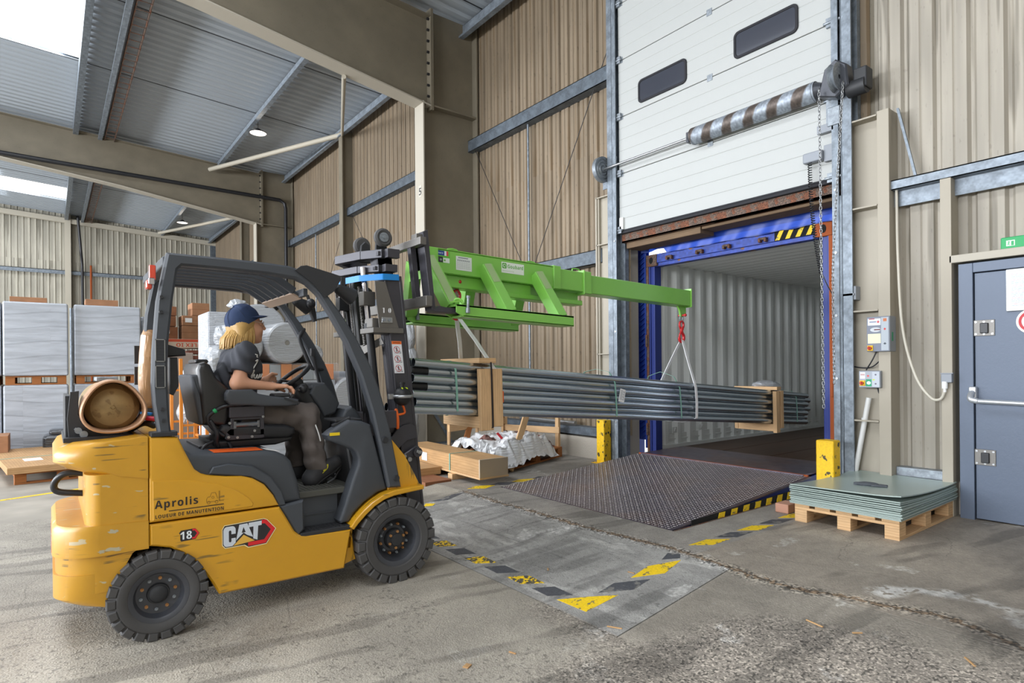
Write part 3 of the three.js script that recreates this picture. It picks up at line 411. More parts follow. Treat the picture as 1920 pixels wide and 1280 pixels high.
// ------------------------------------------------------------------ sectional dock door, half open
{
  const d = structGroup('door_1'), zl = -5.44, zr = -2.66, X = 6.02;
  const ys = [3.235, 3.985, 4.735, 5.485, 6.235, 6.985, 7.5];
  for (let i = 0; i + 1 < ys.length; i++) {
    const y0 = ys[i] + 0.004, y1 = ys[i + 1] - 0.004, H = y1 - y0, prof = [[X + 0.045, y0], [X + 0.045, y1], [X + 0.004, y1], [X, y1 - 0.004]];
    for (const k of [0.8, 0.6, 0.4, 0.2]) prof.push([X, y0 + H * k + 0.005], [X + 0.004, y0 + H * k], [X, y0 + H * k - 0.005]);
    prof.push([X, y0 + 0.004], [X + 0.004, y0]);
    const p = part('door_panel', prism(prof, zl, zr, 0), M.doorPanel, d);
    for (const z of [zl + 0.04, -4.05, zr - 0.04]) part('hinge_plate', bx(X - 0.006, y1 - 0.035, z - 0.035, X + 0.002, y1 + 0.04, z + 0.035, 0.002), M.zinc, p);
  }
  for (const [a, b] of [[-5.10, -4.36], [-3.74, -3.02]]) {
    const w = structGroup('window'), y0 = 4.80, y1 = 5.10, rr = (z0, z1, p, q, r) => { const o = []; for (const [cz, cy, s] of [[z1 - r, q - r, 0], [z0 + r, q - r, 1], [z0 + r, p + r, 2], [z1 - r, p + r, 3]]) for (let k = 0; k <= 5; k++) { const t = (s + k / 5) * PI / 2; o.push([cz + r * Math.cos(t), cy + r * Math.sin(t)]); } return o; };
    part('window_frame', prismX(rr(a, b, y0, y1, 0.06), X - 0.018, X + 0.004, 0.005, [rr(a + 0.028, b - 0.028, y0 + 0.028, y1 - 0.028, 0.04)]), M.seal, w); part('window_pane', prismX(rr(a + 0.026, b - 0.026, y0 + 0.026, y1 - 0.026, 0.04), X - 0.008, X - 0.003, 0), M.doorGlass, w);
  }
  part('bottom_seal', [bx(X - 0.005, 3.19, zl, X + 0.05, 3.236, zr, 0.01), bx(X - 0.012, 3.222, zl, X + 0.055, 3.238, zr)], M.seal, d);
  // rails with rollers
  for (const [z, s] of [[-5.53, 1], [-2.60, -1]]) {
    part('door_rail', [bx(5.98, 0.14, z - 0.045 * s - 0.045, 6.0, 7.4, z - 0.045 * s + 0.045), bx(5.98, 0.14, z - 0.005, 6.14, 7.4, z + 0.005), bx(5.96, 0.14, z + 0.05 * s - 0.03, 5.975, 7.4, z + 0.05 * s + 0.03), bx(6.12, 0.14, z - 0.09, 6.19, 7.4, z + 0.09)], M.galv, d);
    for (const y of ys.slice(0, 5)) part('roller_bracket', [bx(X - 0.03, y - 0.04, z + s * 0.05, X + 0.0, y + 0.05, z + s * 0.14), rod([X - 0.03, y, z], [X - 0.03, y, z + s * 0.16], 0.014)], M.zinc, d);
    for (const y of [0.7, 1.3, 1.9, 2.5, 3.1]) part('bolt', rod([5.955, y, z + 0.05 * s], [5.985, y, z + 0.05 * s], 0.014, 0.014, 6), M.steel, d);
  }
  part('corner_lock', bx(5.99, 3.24, -5.42, X, 3.40, -5.36, 0.004), M.plasticWhite, d);
  // spring drum on its shaft
  part('shaft', rod([5.93, 4.09, -5.72], [5.93, 4.09, -2.50], 0.016), M.steel, d);
  TEX.spring = dataTex(128, 256, (u, v) => { const w = u + v * 5.5 + 0.10 * (fbm(u * 8, v * 40, 3, 256) - 0.5), t = ((w % 1) + 1) % 1, k = sstep(0.42, 0.52, t) * (1 - sstep(0.86, 0.96, t)), n = 0.85 + 0.3 * vn(u * 30, v * 100, 256); return [mix(150, 92, k) * n, mix(158, 82, k) * n, mix(168, 76, k) * n]; });
  const cp = []; for (let i = 0; i <= 284; i++) cp.push([0.0945 + (i % 2 ? 0.0022 : 0), i * 0.005]); const coilG = new THREE.LatheGeometry(cp.map((p) => new THREE.Vector2(...p)), 36); coilG.rotateX(PI / 2); coilG.translate(5.93, 4.09, -4.22);
part('torsion_spring', [coilG], std(0xffffff, 0.5, 0.4, { map: TEX.spring }), d); part('spring_cone', [rod([5.93, 4.09, -4.27], [5.93, 4.09, -4.2], 0.05, 0.098, 24), rod([5.93, 4.09, -2.82], [5.93, 4.09, -2.74], 0.098, 0.06, 24), bx(5.89, 4.03, -4.29, 5.97, 4.15, -4.255, 0.004)], M.rim, d);
  const drum = []; for (let i = 0; i < 6; i++) drum.push([0.035 + 0.022 * i, -0.012 - (i % 2) * 0.012], [0.046 + 0.022 * i, -0.012 - (i % 2) * 0.012]); drum.push([0.17, -0.03], [0.17, 0.03], [0.03, 0.03]);
  const dg = lathe([[0.0, -0.03], [0.035, -0.03], ...drum], 36); dg.rotateX(-PI / 2); dg.translate(5.93, 4.09, -5.66); part('cable_drum', dg, M.zinc, d); part('bearing_plate', prismX([[-5.76, 3.86], [-5.56, 3.86], [-5.50, 4.0], [-5.5, 4.25], [-5.76, 4.27]], 6.04, 6.05, 0.001), M.galv, d);
  // chain hoist at the right end
  const hz = -2.58; part('hoist_body', [prismX([[-2.76, 4.0], [-2.7, 4.24], [-2.60, 4.30], [-2.50, 4.22], [-2.48, 4.02], [-2.6, 3.94]], 5.86, 6.0, 0.012)], M.rim, d); const wheel = lathe([[0.02, -0.03], [0.13, -0.03], [0.10, 0], [0.13, 0.03], [0.02, 0.03]], 28); wheel.rotateX(PI / 2); wheel.translate(5.84, 4.11, hz); part('chain_wheel', wheel, M.zinc, d);
  part('hoist_motor', [rod([5.95, 4.0, -2.52], [5.95, 4.0, -2.36], 0.075), bx(5.90, 3.97, -2.46, 6.04, 4.16, -2.34, 0.015)], M.dark, d); part('hoist_bracket', [bx(5.98, 3.75, -2.74, 6.02, 4.2, -2.68, 0.004), bx(5.95, 3.72, -2.72, 6.05, 3.9, -2.6, 0.01)], M.zinc, d);
  part('limit_switch', [bx(5.93, 3.42, -2.95, 6.01, 3.52, -2.76, 0.015), bx(5.96, 3.68, -2.82, 6.01, 3.76, -2.66, 0.005), bx(5.97, 3.40, -2.76, 6.01, 3.56, -2.66, 0.005)], M.greyBox, d);
}
// operating chains and the coiled cable
function chain(pts, pitch, r) {
  const c = new THREE.CatmullRomCurve3(pts.map(arr), false, 'catmullrom', 0.3), L = c.getLength(), n = Math.round(L / pitch), base = new THREE.TorusGeometry(pitch * 0.42, r, 5, 10); base.scale(0.72, 1.42, 1); const out = [];
  for (let i = 0; i < n; i++) { const p = c.getPointAt((i + 0.5) / n), t = c.getTangentAt((i + 0.5) / n), g = base.clone(), q = new THREE.Quaternion().setFromUnitVectors(V3(0, 1, 0), t); g.rotateY(i % 2 ? PI / 2 : 0); g.applyQuaternion(q); g.translate(p.x, p.y, p.z); out.push(g); }
  return merge(out);
}
solo('hand_chain', 'left strand of the steel hand chain hanging before the container opening', 'chain', chain([[5.80, 4.05, -2.72], [5.80, 2.4, -2.71], [5.80, 1.02, -2.70]], 0.036, 0.0045), M.steel, 'door hand chains');
solo('hand_chain', 'right strand of the hand chain hanging closest to the door rail', 'chain', chain([[5.84, 4.05, -2.52], [5.86, 2.4, -2.63], [5.86, 1.25, -2.63]], 0.036, 0.0045), M.steel, 'door hand chains');
{ const P = []; for (let i = 0; i <= 420; i++) { const t = i / 420, y = 3.42 - 1.1 * t, w = 46 * 2 * PI * t, rr = 0.016; P.push([5.94 + rr * Math.cos(w), y, -2.88 + rr * Math.sin(w) + 0.10 * t * t]); } P.push([5.98, 2.2, -2.74], [6.02, 2.05, -2.68]); solo('coiled_cable', 'grey coiled cable hanging from the switch box on the raised door', 'cable', tube(P, 0.0048, 1500, 5), M.black2); }
// ------------------------------------------------------------------ dock frame: posts, lintel, curtains
struct('door_frame', [bx(6.02, 0.14, -5.86, 6.2, 3.76, -5.82), bx(6.06, 0.14, -5.82, 6.08, 3.76, -5.58), ...[0.14, 1.6, 3.1, 3.75].map((y) => bx(6.0, y, -5.86, 6.1, y + 0.014, -5.56)), bx(6.0, 0.14, -5.87, 6.14, 3.77, -5.845)], M.post);
struct('door_frame', [bx(6.14, 0.14, -5.60, 6.42, 3.2, -5.475), bx(6.14, 0.14, -2.70, 6.42, 3.2, -2.64)], M.columnPale);
struct('door_frame', [bx(6.10, 0.14, -2.56, 6.12, 3.72, -2.30), bx(6.0, 0.14, -2.30, 6.2, 3.74, -2.20, 0.004), ...[0.9, 1.92, 2.88, 3.70].map((y) => bx(5.99, y, -2.55, 6.14, y + 0.014, -2.30))], M.post);
struct('door_frame', bx(6.02, 0.14, -1.82, 6.2, 3.0, -1.74, 0.004), M.post); struct('pipe_run', bar([6.1, 3.74, -2.16], [6.12, 3.1, -2.03], 0.02, 0.05), M.galv);
struct('lintel', [bx(6.06, 3.08, -5.44, 6.10, 3.19, -2.66), bx(6.06, 3.08, -5.44, 6.36, 3.10, -2.66), bx(6.10, 3.14, -5.44, 6.4, 3.235, -2.66)], M.rust);
struct('lintel', [bx(6.10, 3.00, -5.40, 6.38, 3.08, -4.25, 0.01), bx(6.12, 3.045, -4.25, 6.38, 3.08, -2.7, 0.01)], M.woodGrey);
{ // torn blue curtain above, blue flaps at the sides, outside the wall
  const P = [], idx = [], n = 60, m = 6, r = rng(3); const low = [...Array(n + 1)].map((_, i) => (i < 9 ? 2.965 : 2.905) + 0.03 * fbm(i * 0.3, 4, 3));
  for (let i = 0; i <= n; i++) for (let j = 0; j <= m; j++) { const z = -5.42 + 2.76 * i / n, y = mix(3.3, low[i], j / m); P.push(6.425 + 0.015 * Math.sin(i * 0.9 + j) * j / m + 0.02 * (fbm(i * 0.3, j * 0.7, 2) - 0.5), y, z); if (i && j) { const a = (i - 1) * (m + 1) + j - 1; idx.push(a, a + 1, a + m + 1, a + 1, a + m + 2, a + m + 1); } }
  const g = new THREE.BufferGeometry(); g.setAttribute('position', new THREE.Float32BufferAttribute(P, 3)); g.setIndex(idx); g.computeVertexNormals(); solo('dock_curtain', 'blue torn dock curtain hanging above the container opening', 'curtain', uvBox(g.toNonIndexed()), M.curtain);
  const flap = []; for (let k = 0; k < 38; k++) flap.push(bar([6.50, 0.45 + k * 0.07, -5.52], [6.50, 0.52 + k * 0.07, -5.40], 0.022, 0.012)); flap.push(bx(6.46, 0.32, -5.40, 6.47, 3.2, -5.375)); solo('dock_flap', 'striped blue side flap in the gap left of the container', 'curtain', [bx(6.52, 0.42, -6.0, 6.53, 3.27, -5.37), ...flap], M.curtain);
  solo('dock_flap', 'blue side flap in the gap right of the container', 'curtain', bx(6.42, 0.0, -2.74, 6.44, 3.2, -2.60), M.curtain);
  struct('dock_shelter', [bx(6.4, 3.28, -6.1, 7.6, 3.34, -2.0), bx(6.4, -1, -6.1, 7.2, 3.3, -6.04), bx(6.4, -1, -2.06, 7.2, 3.3, -2.0)], M.contBlueClean);
  struct('yard', bx(6.4, -1.3, -45, 60, -1.1, 30), M.concrete); struct('dock_wall', bx(6.3, -1.2, -31, 6.42, -0.0, 6), M.concrete);
}
// ------------------------------------------------------------------ container standing at the dock
{
  const X = 6.46, L = 6.06, y0 = 0.14, y1 = 2.94, zl = -5.35, zr = -2.91, c = thing('shipping_container', 'blue shipping container with grey ribbed inside, open towards the dock', 'container', [X, y0, (zl + zr) / 2]);
  const ribs = (n, pitch, depth) => { const o = []; for (let i = 0; i < n; i++) { const s = i * pitch; o.push([s, 0], [s + pitch * 0.26, 0], [s + pitch * 0.5, depth], [s + pitch * 0.76, depth]); } return o; };
  const strip = (prof, f) => { const P = []; for (let i = 0; i + 1 < prof.length; i++) { const [a, b, e, g2] = f(prof[i], prof[i + 1]); P.push(...a, ...b, ...e, ...a, ...e, ...g2); } const g = new THREE.BufferGeometry(); g.setAttribute('position', new THREE.Float32BufferAttribute(P, 3)); g.computeVertexNormals(); return uvBox(g); };
  const side = (z, s) => strip([...ribs(21, 0.278, 0.048), [5.86, 0]], ([a, d], [b, e]) => [[X + 0.12 + a, 0.30, z + s * d], [X + 0.12 + b, 0.30, z + s * e], [X + 0.12 + b, 2.84, z + s * e], [X + 0.12 + a, 2.84, z + s * d]]);
  part('side_wall', [side(zl + 0.03, 1), bx(X + 0.1, 0.2, zl - 0.01, X + L, 2.9, zl + 0.01)], M.contGrey, c); part('side_wall', [side(zr - 0.03, -1), bx(X + 0.1, 0.2, zr - 0.01, X + L, 2.9, zr + 0.01)], M.contGrey, c);
  part('roof_panel', [strip([...ribs(28, 0.21, 0.045), [5.9, 0]], ([a, d], [b, e]) => [[X + 0.1 + a, 2.875 - d, zl], [X + 0.1 + b, 2.875 - e, zl], [X + 0.1 + b, 2.875 - e, zr], [X + 0.1 + a, 2.875 - d, zr]]), bx(X + 0.1, 2.885, zl, X + L, 2.9, zr)], M.contGrey, c);
  part('end_wall', bx(X + L - 0.04, 0.2, zl, X + L, 2.9, zr), M.contGrey, c);
  const nP = 7, w = (zr - zl - 0.1) / nP; for (let i = 0; i < nP; i++) part('floor_plank', bx(X + 0.06, 0.2, zl + 0.05 + i * w, X + L - 0.05, 0.30 + 0.002 * (i % 2), zl + 0.05 + (i + 1) * w - 0.006, 0.003), M.contFloor, c);
  part('kick_rail', [bx(X + 0.16, 0.30, zl + 0.03, X + L, 0.49, zl + 0.05), bx(X + 0.16, 0.30, zl + 0.03, X + L, 0.345, zl + 0.10), bx(X + 0.16, 0.405, zl + 0.05, X + L, 0.42, zl + 0.06)], M.contGrey, c); part('kick_rail', bx(X + 0.16, 0.30, zr - 0.05, X + L, 0.47, zr - 0.03), M.contGrey, c);
  for (const [z, s] of [[zl, 1], [zr, -1]]) {
    part('corner_post', [bx(X, y0, z, X + 0.05, 2.8, z + s * 0.05, 0.006), bx(X + 0.02, y0, z, X + 0.16, 2.84, z + s * 0.11, 0.01)], M.contBlueClean, c);
    part('rust_edge', [bx(X - 0.012, y0, z - s * 0.01, X + 0.002, 2.78, z + s * 0.03, 0.004), ...[0.5, 1.1, 1.7, 2.3].map((y) => rod([X - 0.02, y, z + s * 0.0], [X - 0.02, y + 0.16, z + s * 0.0], 0.018))], s > 0 ? M.rust : M.rustOrange, c);
    const cast = bx(X - 0.015, 2.78, z - s * 0.01, X + 0.16, 2.94, z + s * 0.17, 0.01); part('corner_casting', cast, s > 0 ? M.rust : M.rustOrange, c); part('casting_hole', prismX([...Array(16).keys()].map((k) => [z + s * 0.08 + 0.03 * Math.cos(k * PI / 8), 2.86 + 0.045 * Math.sin(k * PI / 8)]), X - 0.018, X - 0.01, 0), M.matt, c);
  }
  part('header_beam', [bx(X - 0.002, 2.82, zl + 0.16, X + 0.12, 2.94, zr - 0.16, 0.008), bx(X + 0.02, 2.775, zl + 0.1, X + 0.12, 2.83, zr - 0.1, 0.006)], M.contBlue, c);
  for (const z of [-4.96, -4.50, -4.12, -3.66]) part('lock_keeper', [bx(X - 0.05, 2.83, z - 0.05, X, 2.88, z - 0.02, 0.008), bx(X - 0.05, 2.83, z + 0.02, X, 2.88, z + 0.05, 0.008), rod([X - 0.03, 2.87, z - 0.04], [X - 0.03, 2.87, z + 0.04], 0.016)], M.rust, c);
  const hz = []; for (let k = 0; k < 4; k++) { const z = -3.52 + k * 0.115; hz.push([[z, 2.825], [z + 0.05, 2.825], [z + 0.10, 2.925], [z + 0.05, 2.925]]); } part('hazard_plate', bx(X - 0.008, 2.822, -3.53, X - 0.002, 2.93, -3.07), M.matt, c); for (const p of hz) part('hazard_stripe', prismX(p, X - 0.012, X - 0.007, 0), M.tapeYellow, c);
  for (let k = 0; k < 2; k++) part('lashing_ring', [bx(X + 0.42 + k * 0.62, 0.50, zl + 0.07, X + 0.52 + k * 0.62, 0.58, zl + 0.075), xf(flat(new THREE.TorusGeometry(0.028, 0.006, 6, 16)), { at: [X + 0.47 + k * 0.62, 0.55, zl + 0.085], rot: [0.3, 0.5, 0] })], M.contGrey, c);
  part('bottom_sill', bx(X - 0.01, y0, zl, X + 0.1, 0.28, zr, 0.008), M.contBlue, c);
}
// ------------------------------------------------------------------ dock leveller
{
  const l = thing('dock_leveller', 'rusty brown chequer plate dock leveller sloping up into the container', 'dock leveller', [3.85, 0.0, -4.08]);
  const A = V3(3.86, 0.142, 0), B = V3(6.10, 0.30, 0), zl = -5.21, zr = -2.97, dir = B.clone().sub(A).normalize(), nrm = V3(-dir.y, dir.x, 0);
  TEX.plate = dataTex(512, 512, (u, v) => { const n = fbm(u * 5, v * 5, 4, 5), k = sstep(0.4, 0.65, n), s = 0.85 + 0.3 * fbm(u * 30, v * 30, 2, 30); return [mix(104, 116, k) * s, mix(96, 98, k) * s, mix(106, 98, k) * s]; });
  M.plate = std(0xffffff, 0.36, 0.55, { map: rep(TEX.plate, 1.6) }); M.stud = std(0xbab4b2, 0.3, 0.7);
  part('deck_plate', bar([A.x - nrm.x * 0.006, A.y - nrm.y * 0.006, (zl + zr) / 2], [B.x - nrm.x * 0.006, B.y - nrm.y * 0.006, (zl + zr) / 2], 0.012, zr - zl), M.plate, l);
  part('lip_plate', bar([6.06, 0.305, (zl + zr) / 2], [6.95, 0.318, (zl + zr) / 2], 0.016, zr - zl - 0.12, 0.003), M.plate, l); part('hinge_line', rod([6.08, 0.302, zl + 0.02], [6.08, 0.302, zr - 0.02], 0.014), M.rustOrange, l);
  const bead = new THREE.SphereGeometry(1, 8, 4); bead.scale(0.0135, 0.0034, 0.0055); const L = A.distanceTo(B), nx = Math.floor(L / 0.034), nz = Math.floor((zr - zl) / 0.034), studs = shade(new THREE.InstancedMesh(bead, M.stud, nx * nz)), q0 = new THREE.Quaternion().setFromUnitVectors(V3(0, 1, 0), nrm), m4 = new THREE.Matrix4(); let k = 0;
  for (let i = 0; i < nx; i++) for (let j = 0; j < nz; j++) { const p = A.clone().addScaledVector(dir, 0.02 + i * 0.034).addScaledVector(nrm, 0.0008); p.z = zl + 0.02 + j * 0.034; p.sub(V3(3.85, 0, -4.08)); m4.compose(p, q0.clone().multiply(new THREE.Quaternion().setFromAxisAngle(V3(0, 1, 0), (i + j) % 2 ? PI / 4 : -PI / 4)), V3(1, 1, 1)); studs.setMatrixAt(k++, m4); }
  studs.name = 'tread_studs'; studs.userData = { kind: 'stuff' }; l.add(studs);
  part('side_skirt', prism([[3.95, -0.2], [6.25, -0.2], [6.25, 0.30], [4.0, 0.148]], zr - 0.03, zr - 0.018, 0), M.contBlueClean, l); part('side_skirt', prism([[3.95, -0.2], [6.25, -0.2], [6.25, 0.30], [4.0, 0.148]], zl + 0.018, zl + 0.03, 0), M.contBlueClean, l);
  part('toe_guard', bar([4.1, 0.115, zr + 0.005], [6.1, 0.155, zr + 0.005], 0.13, 0.006), M.matt, l);
  for (let i = 0; i < 9; i++) { const x = 4.45 + i * 0.19, y = 0.132 + (x - 4.1) * 0.02; part('hazard_stripe', prism([[x, y - 0.045], [x + 0.09, y - 0.045], [x + 0.12, y + 0.045], [x + 0.03, y + 0.045]], zr + 0.008, zr + 0.011, 0), M.tapeYellow, l); }
}
struct('pit', [bx(3.84, -0.32, -5.24, 6.3, -0.28, -2.92)], M.concrete); struct('trim', [bx(3.86, 0.11, -2.955, 6.3, 0.142, -2.94)], M.rust);
// ------------------------------------------------------------------ yellow impact posts
const post = (label, x, z, h, w, d) => {
  const t = thing('impact_post', label, 'impact post', [x, 0.14, z], 'impact posts');
  part('post_tube', bx(x - w / 2, 0.14, z - d / 2, x + w / 2, 0.14 + h, z + d / 2, 0.012), M.postYellow, t); part('foot_plate', bx(x - w / 2 - 0.05, 0.14, z - d / 2 - 0.05, x + w / 2 + 0.05, 0.15, z + d / 2 + 0.05, 0.003), M.postYellow, t);
  for (const [a, b] of [[-1, -1], [1, -1], [1, 1], [-1, 1]]) part('bolt', rod([x + a * (w / 2 + 0.03), 0.15, z + b * (d / 2 + 0.03)], [x + a * (w / 2 + 0.03), 0.165, z + b * (d / 2 + 0.03)], 0.012, 0.012, 6), M.steel, t);
};
post('scratched yellow impact post standing left of the dock opening', 5.90, -5.65, 0.58, 0.14, 0.14); post('yellow impact post standing right of the dock opening by the sheets', 5.66, -2.60, 0.60, 0.14, 0.16);
solo('rubber_block', 'small dark red block on the floor behind the left impact post', 'block', bx(6.02, 0.14, -5.72, 6.10, 0.28, -5.62, 0.01), std(0x6a2420, 0.7));
// ------------------------------------------------------------------ steel side door
{
  const d = structGroup('door_2'), X = 6.06, zl = -1.70, zr = -0.62, y1 = 2.26;
  part('door_frame', [bx(X - 0.02, 0.13, zl, 6.25, y1, zl + 0.10, 0.004), bx(X - 0.02, 0.13, zr - 0.1, 6.25, y1, zr, 0.004), bx(X - 0.02, y1 - 0.08, zl + 0.1, 6.25, y1, zr - 0.1, 0.004)], M.steelDoor, d);
  part('door_leaf', bx(X, 0.15, zl + 0.106, X + 0.05, y1 - 0.086, zr - 0.106, 0.004), M.steelDoor, d);
  for (const y of [0.66, 1.72]) { const h = part('hinge_plate', bx(X - 0.008, y - 0.065, -1.60, X + 0.002, y + 0.065, -1.46, 0.002), M.mastWorn, d); part('hinge_knuckle', bx(X - 0.026, y - 0.045, -1.555, X - 0.006, y + 0.04, -1.50, 0.006), M.black2, h); for (const z of [-1.585, -1.53, -1.475]) for (const s of [-1, 1]) part('screw', rod([X - 0.012, y + s * 0.05, z], [X - 0.007, y + s * 0.05, z], 0.008, 0.008, 10), M.steel, h); }
  part('panic_bar', [rod([X - 0.10, 1.125, -1.58], [X - 0.10, 1.10, -0.75], 0.019), tube([[X - 0.10, 1.125, -1.56], [X - 0.10, 1.14, -1.60], [X - 0.06, 1.18, -1.605], [X, 1.20, -1.60]], 0.024, 20, 10), bx(X - 0.05, 1.12, -1.63, X, 1.24, -1.575, 0.012)], phy(0xc8cbd0, 0.3, 0.6), d);
}
struct('door_frame', bx(6.02, 2.275, -1.76, 6.25, 2.34, -0.5, 0.006), M.columnPale);
{
  const t = thing('exit_sign', 'green emergency exit sign above the grey steel door', 'sign', [6.1, 2.33, -1.2]);
  part('sign_box', bx(6.06, 2.335, -1.42, 6.16, 2.435, -1.0, 0.008), std(0x1f9a58, 0.5), t);
  const [g, m] = decal(canvasTex(512, 128, (c) => { c.fillStyle = '#149a55'; c.fillRect(0, 0, 512, 128); c.fillStyle = '#eef6ee'; c.fillRect(34, 30, 70, 70); c.fillStyle = '#149a55'; c.fillRect(74, 40, 22, 56); c.beginPath(); c.arc(56, 46, 7, 0, 7); c.fill(); c.lineWidth = 7; c.strokeStyle = '#149a55'; c.beginPath(); c.moveTo(56, 54); c.lineTo(52, 74); c.lineTo(62, 90); c.moveTo(52, 74); c.lineTo(42, 88); c.moveTo(44, 60); c.lineTo(66, 64); c.stroke(); }), [6.058, 2.345, -1.41], [0, 0, 1], [0, 1, 0], 0.40, 0.08); part('sign_print', g, m, t);
  const f = thing('notice_frame', 'white framed notice sheet hung on the grey steel door', 'notice', [6.05, 1.84, -1.25]); part('frame', bx(6.035, 1.84, -1.385, 6.058, 2.175, -1.12, 0.008), std(0xd4d8dc, 0.35, 0.3), f);
  const [g2, m2] = decal(canvasTex(256, 320, (c) => { c.fillStyle = '#e6e9ee'; c.fillRect(0, 0, 256, 320); const r = rng(4); for (let i = 0; i < 22; i++) { c.fillStyle = ['#c08a98', '#8d9db4', '#74a8a4', '#9aa0ac'][i % 4]; let x = 14; while (x < 236) { const w = 8 + r() * 22; c.fillRect(x, 16 + i * 13.4, Math.min(w, 240 - x), 3.2); x += w + 5; } } }), [6.034, 1.865, -1.36], [0, 0, 1], [0, 1, 0], 0.215, 0.285); part('sheet', g2, m2, f);
  const p = thing('prohibition_sign', 'round red and white prohibition sign under the notice sheet', 'sign', [6.05, 1.6, -1.22]); const disc = (r) => [...Array(40).keys()].map((k) => [-1.225 + r * Math.cos(k * PI / 20), 1.755 + r * Math.sin(k * PI / 20)]);
  part('disc', prismX(disc(0.10), 6.05, 6.058, 0.001), M.plasticWhite, p); part('ring', prismX(disc(0.084), 6.047, 6.051, 0, [disc(0.066)]), std(0xc2272e, 0.5), p); part('bar', bar([6.048, 1.805, -1.275], [6.048, 1.705, -1.175], 0.018, 0.003, 0, [0, 1, 1]), std(0xc2272e, 0.5), p);
}
// ------------------------------------------------------------------ controls by the dock
{
  const box = (label, y0, y1, z0, z1, draw) => {
    const t = thing('control_box', label, 'control box', [6.04, y0, (z0 + z1) / 2], 'dock control boxes'); part('housing', bx(5.96, y0, z0, 6.10, y1, z1, 0.008), M.greyBox, t);
    const [g, m] = decal(canvasTex(256, 384, draw), [5.957, y0 + 0.006, z0 + 0.006], [0, 0, 1], [0, 1, 0], z1 - z0 - 0.012, y1 - y0 - 0.012); part('front_print', g, m, t); return t;
  };
  const a = box('tall grey dock control box with display, upper of two on the post', 1.545, 1.865, -2.385, -2.19, (c) => { c.fillStyle = '#7b8190'; c.fillRect(0, 0, 256, 384); c.fillStyle = '#aeb6be'; c.fillRect(166, 6, 84, 372); c.fillStyle = '#dcdfe4'; c.fillRect(10, 16, 150, 76); c.fillStyle = '#b04048'; c.fillRect(24, 14, 66, 10); c.fillStyle = '#8890a8'; c.fillRect(30, 46, 80, 14); c.fillStyle = '#c85860'; c.beginPath(); c.arc(132, 54, 14, 0, 7); c.fill(); c.fillStyle = '#c06a38'; c.fillRect(190, 18, 40, 34); c.fillStyle = '#c8ccd2'; c.beginPath(); c.ellipse(100, 142, 62, 26, 0, 0, 7); c.fill(); c.fillStyle = '#601c22'; c.fillRect(84, 136, 74, 12); c.fillStyle = '#f2eec0'; c.fillRect(10, 188, 150, 108); c.fillStyle = '#c83a34'; c.beginPath(); c.arc(208, 138, 12, 0, 7); c.fill(); c.fillStyle = '#404a54'; c.beginPath(); c.moveTo(190, 302); c.lineTo(208, 288); c.lineTo(226, 302); c.lineTo(208, 314); c.fill(); });
  const b = box('small grey switch box with green button, lower of two on the post', 1.215, 1.372, -2.455, -2.27, (c) => { c.fillStyle = '#a2a8b2'; c.fillRect(0, 0, 256, 384); c.fillStyle = '#d8d8dc'; c.fillRect(10, 20, 66, 160); c.fillStyle = '#c0a0a0'; c.fillRect(16, 60, 54, 40); c.fillStyle = '#cc5858'; c.beginPath(); c.ellipse(112, 110, 14, 26, 0, 0, 7); c.fill(); c.fillStyle = '#1e9468'; c.fillRect(84, 190, 72, 176); c.fillStyle = '#e8f2ee'; c.beginPath(); c.ellipse(120, 280, 26, 40, 0, 0, 7); c.fill(); c.fillStyle = '#b9bfc8'; c.fillRect(164, 10, 86, 364); c.fillStyle = '#c8e020'; c.fillRect(168, 190, 26, 26); c.fillStyle = '#667'; c.beginPath(); c.ellipse(206, 80, 12, 20, 0, 0, 7); c.ellipse(206, 300, 12, 20, 0, 0, 7); c.fill(); });
  for (const [t, z, y] of [[a, -2.355, 1.575], [b, -2.425, 1.255]]) { part('switch_plate', bx(5.948, y - 0.022, z - 0.02, 5.958, y + 0.028, z + 0.028, 0.003), std(0xe8b820, 0.5), t); part('rotary_switch', [rod([5.925, y + 0.003, z + 0.004], [5.95, y + 0.003, z + 0.004], 0.015), bx(5.915, y - 0.014, z - 0.001, 5.93, y + 0.02, z + 0.009, 0.003)], std(0xc03418, 0.45), t); }
  part('side_label', bx(6.0, 1.64, -2.191, 6.03, 1.72, -2.188), std(0x2a8a62, 0.5), a);
  solo('conduit', 'white upright conduit running up from the tall control box', 'conduit', rod([6.07, 1.865, -2.30], [6.07, 2.87, -2.30], 0.022), M.conduit); solo('conduit', 'white conduit leaning below the small switch box', 'conduit', [rod([6.04, 1.12, -2.40], [6.02, 0.34, -2.53], 0.023), rod([6.03, 0.9, -2.437], [6.03, 0.93, -2.432], 0.028)], M.conduit);
  solo('cable', 'thin black cable linking the two control boxes', 'cable', [tube([[6.03, 1.545, -2.33], [6.02, 1.47, -2.36], [6.04, 1.38, -2.42]], 0.006, 20, 6), tube([[6.03, 1.545, -2.25], [6.02, 1.46, -2.30], [6.05, 1.40, -2.40], [6.06, 1.42, -2.56], [6.04, 1.5, -2.6]], 0.006, 30, 6), tube([[6.05, 1.372, -2.28], [6.05, 1.5, -2.27]], 0.009, 10, 6), tube([[6.05, 1.215, -2.33], [6.05, 1.16, -2.31], [6.06, 1.16, -2.24]], 0.006, 14, 6)], M.black2);
  const s = thing('junction_box', 'small white socket box on the door post with a hanging cable', 'socket', [6.0, 1.24, -1.76]); part('housing', [bx(5.97, 1.27, -1.81, 6.02, 1.345, -1.73, 0.008), bx(5.975, 1.345, -1.815, 6.02, 1.352, -1.725)], M.greyBox, s); part('plug', [rod([5.985, 1.28, -1.785], [5.985, 1.22, -1.785], 0.022), rod([5.985, 1.22, -1.785], [5.985, 1.19, -1.785], 0.012)], M.plasticWhite, s);
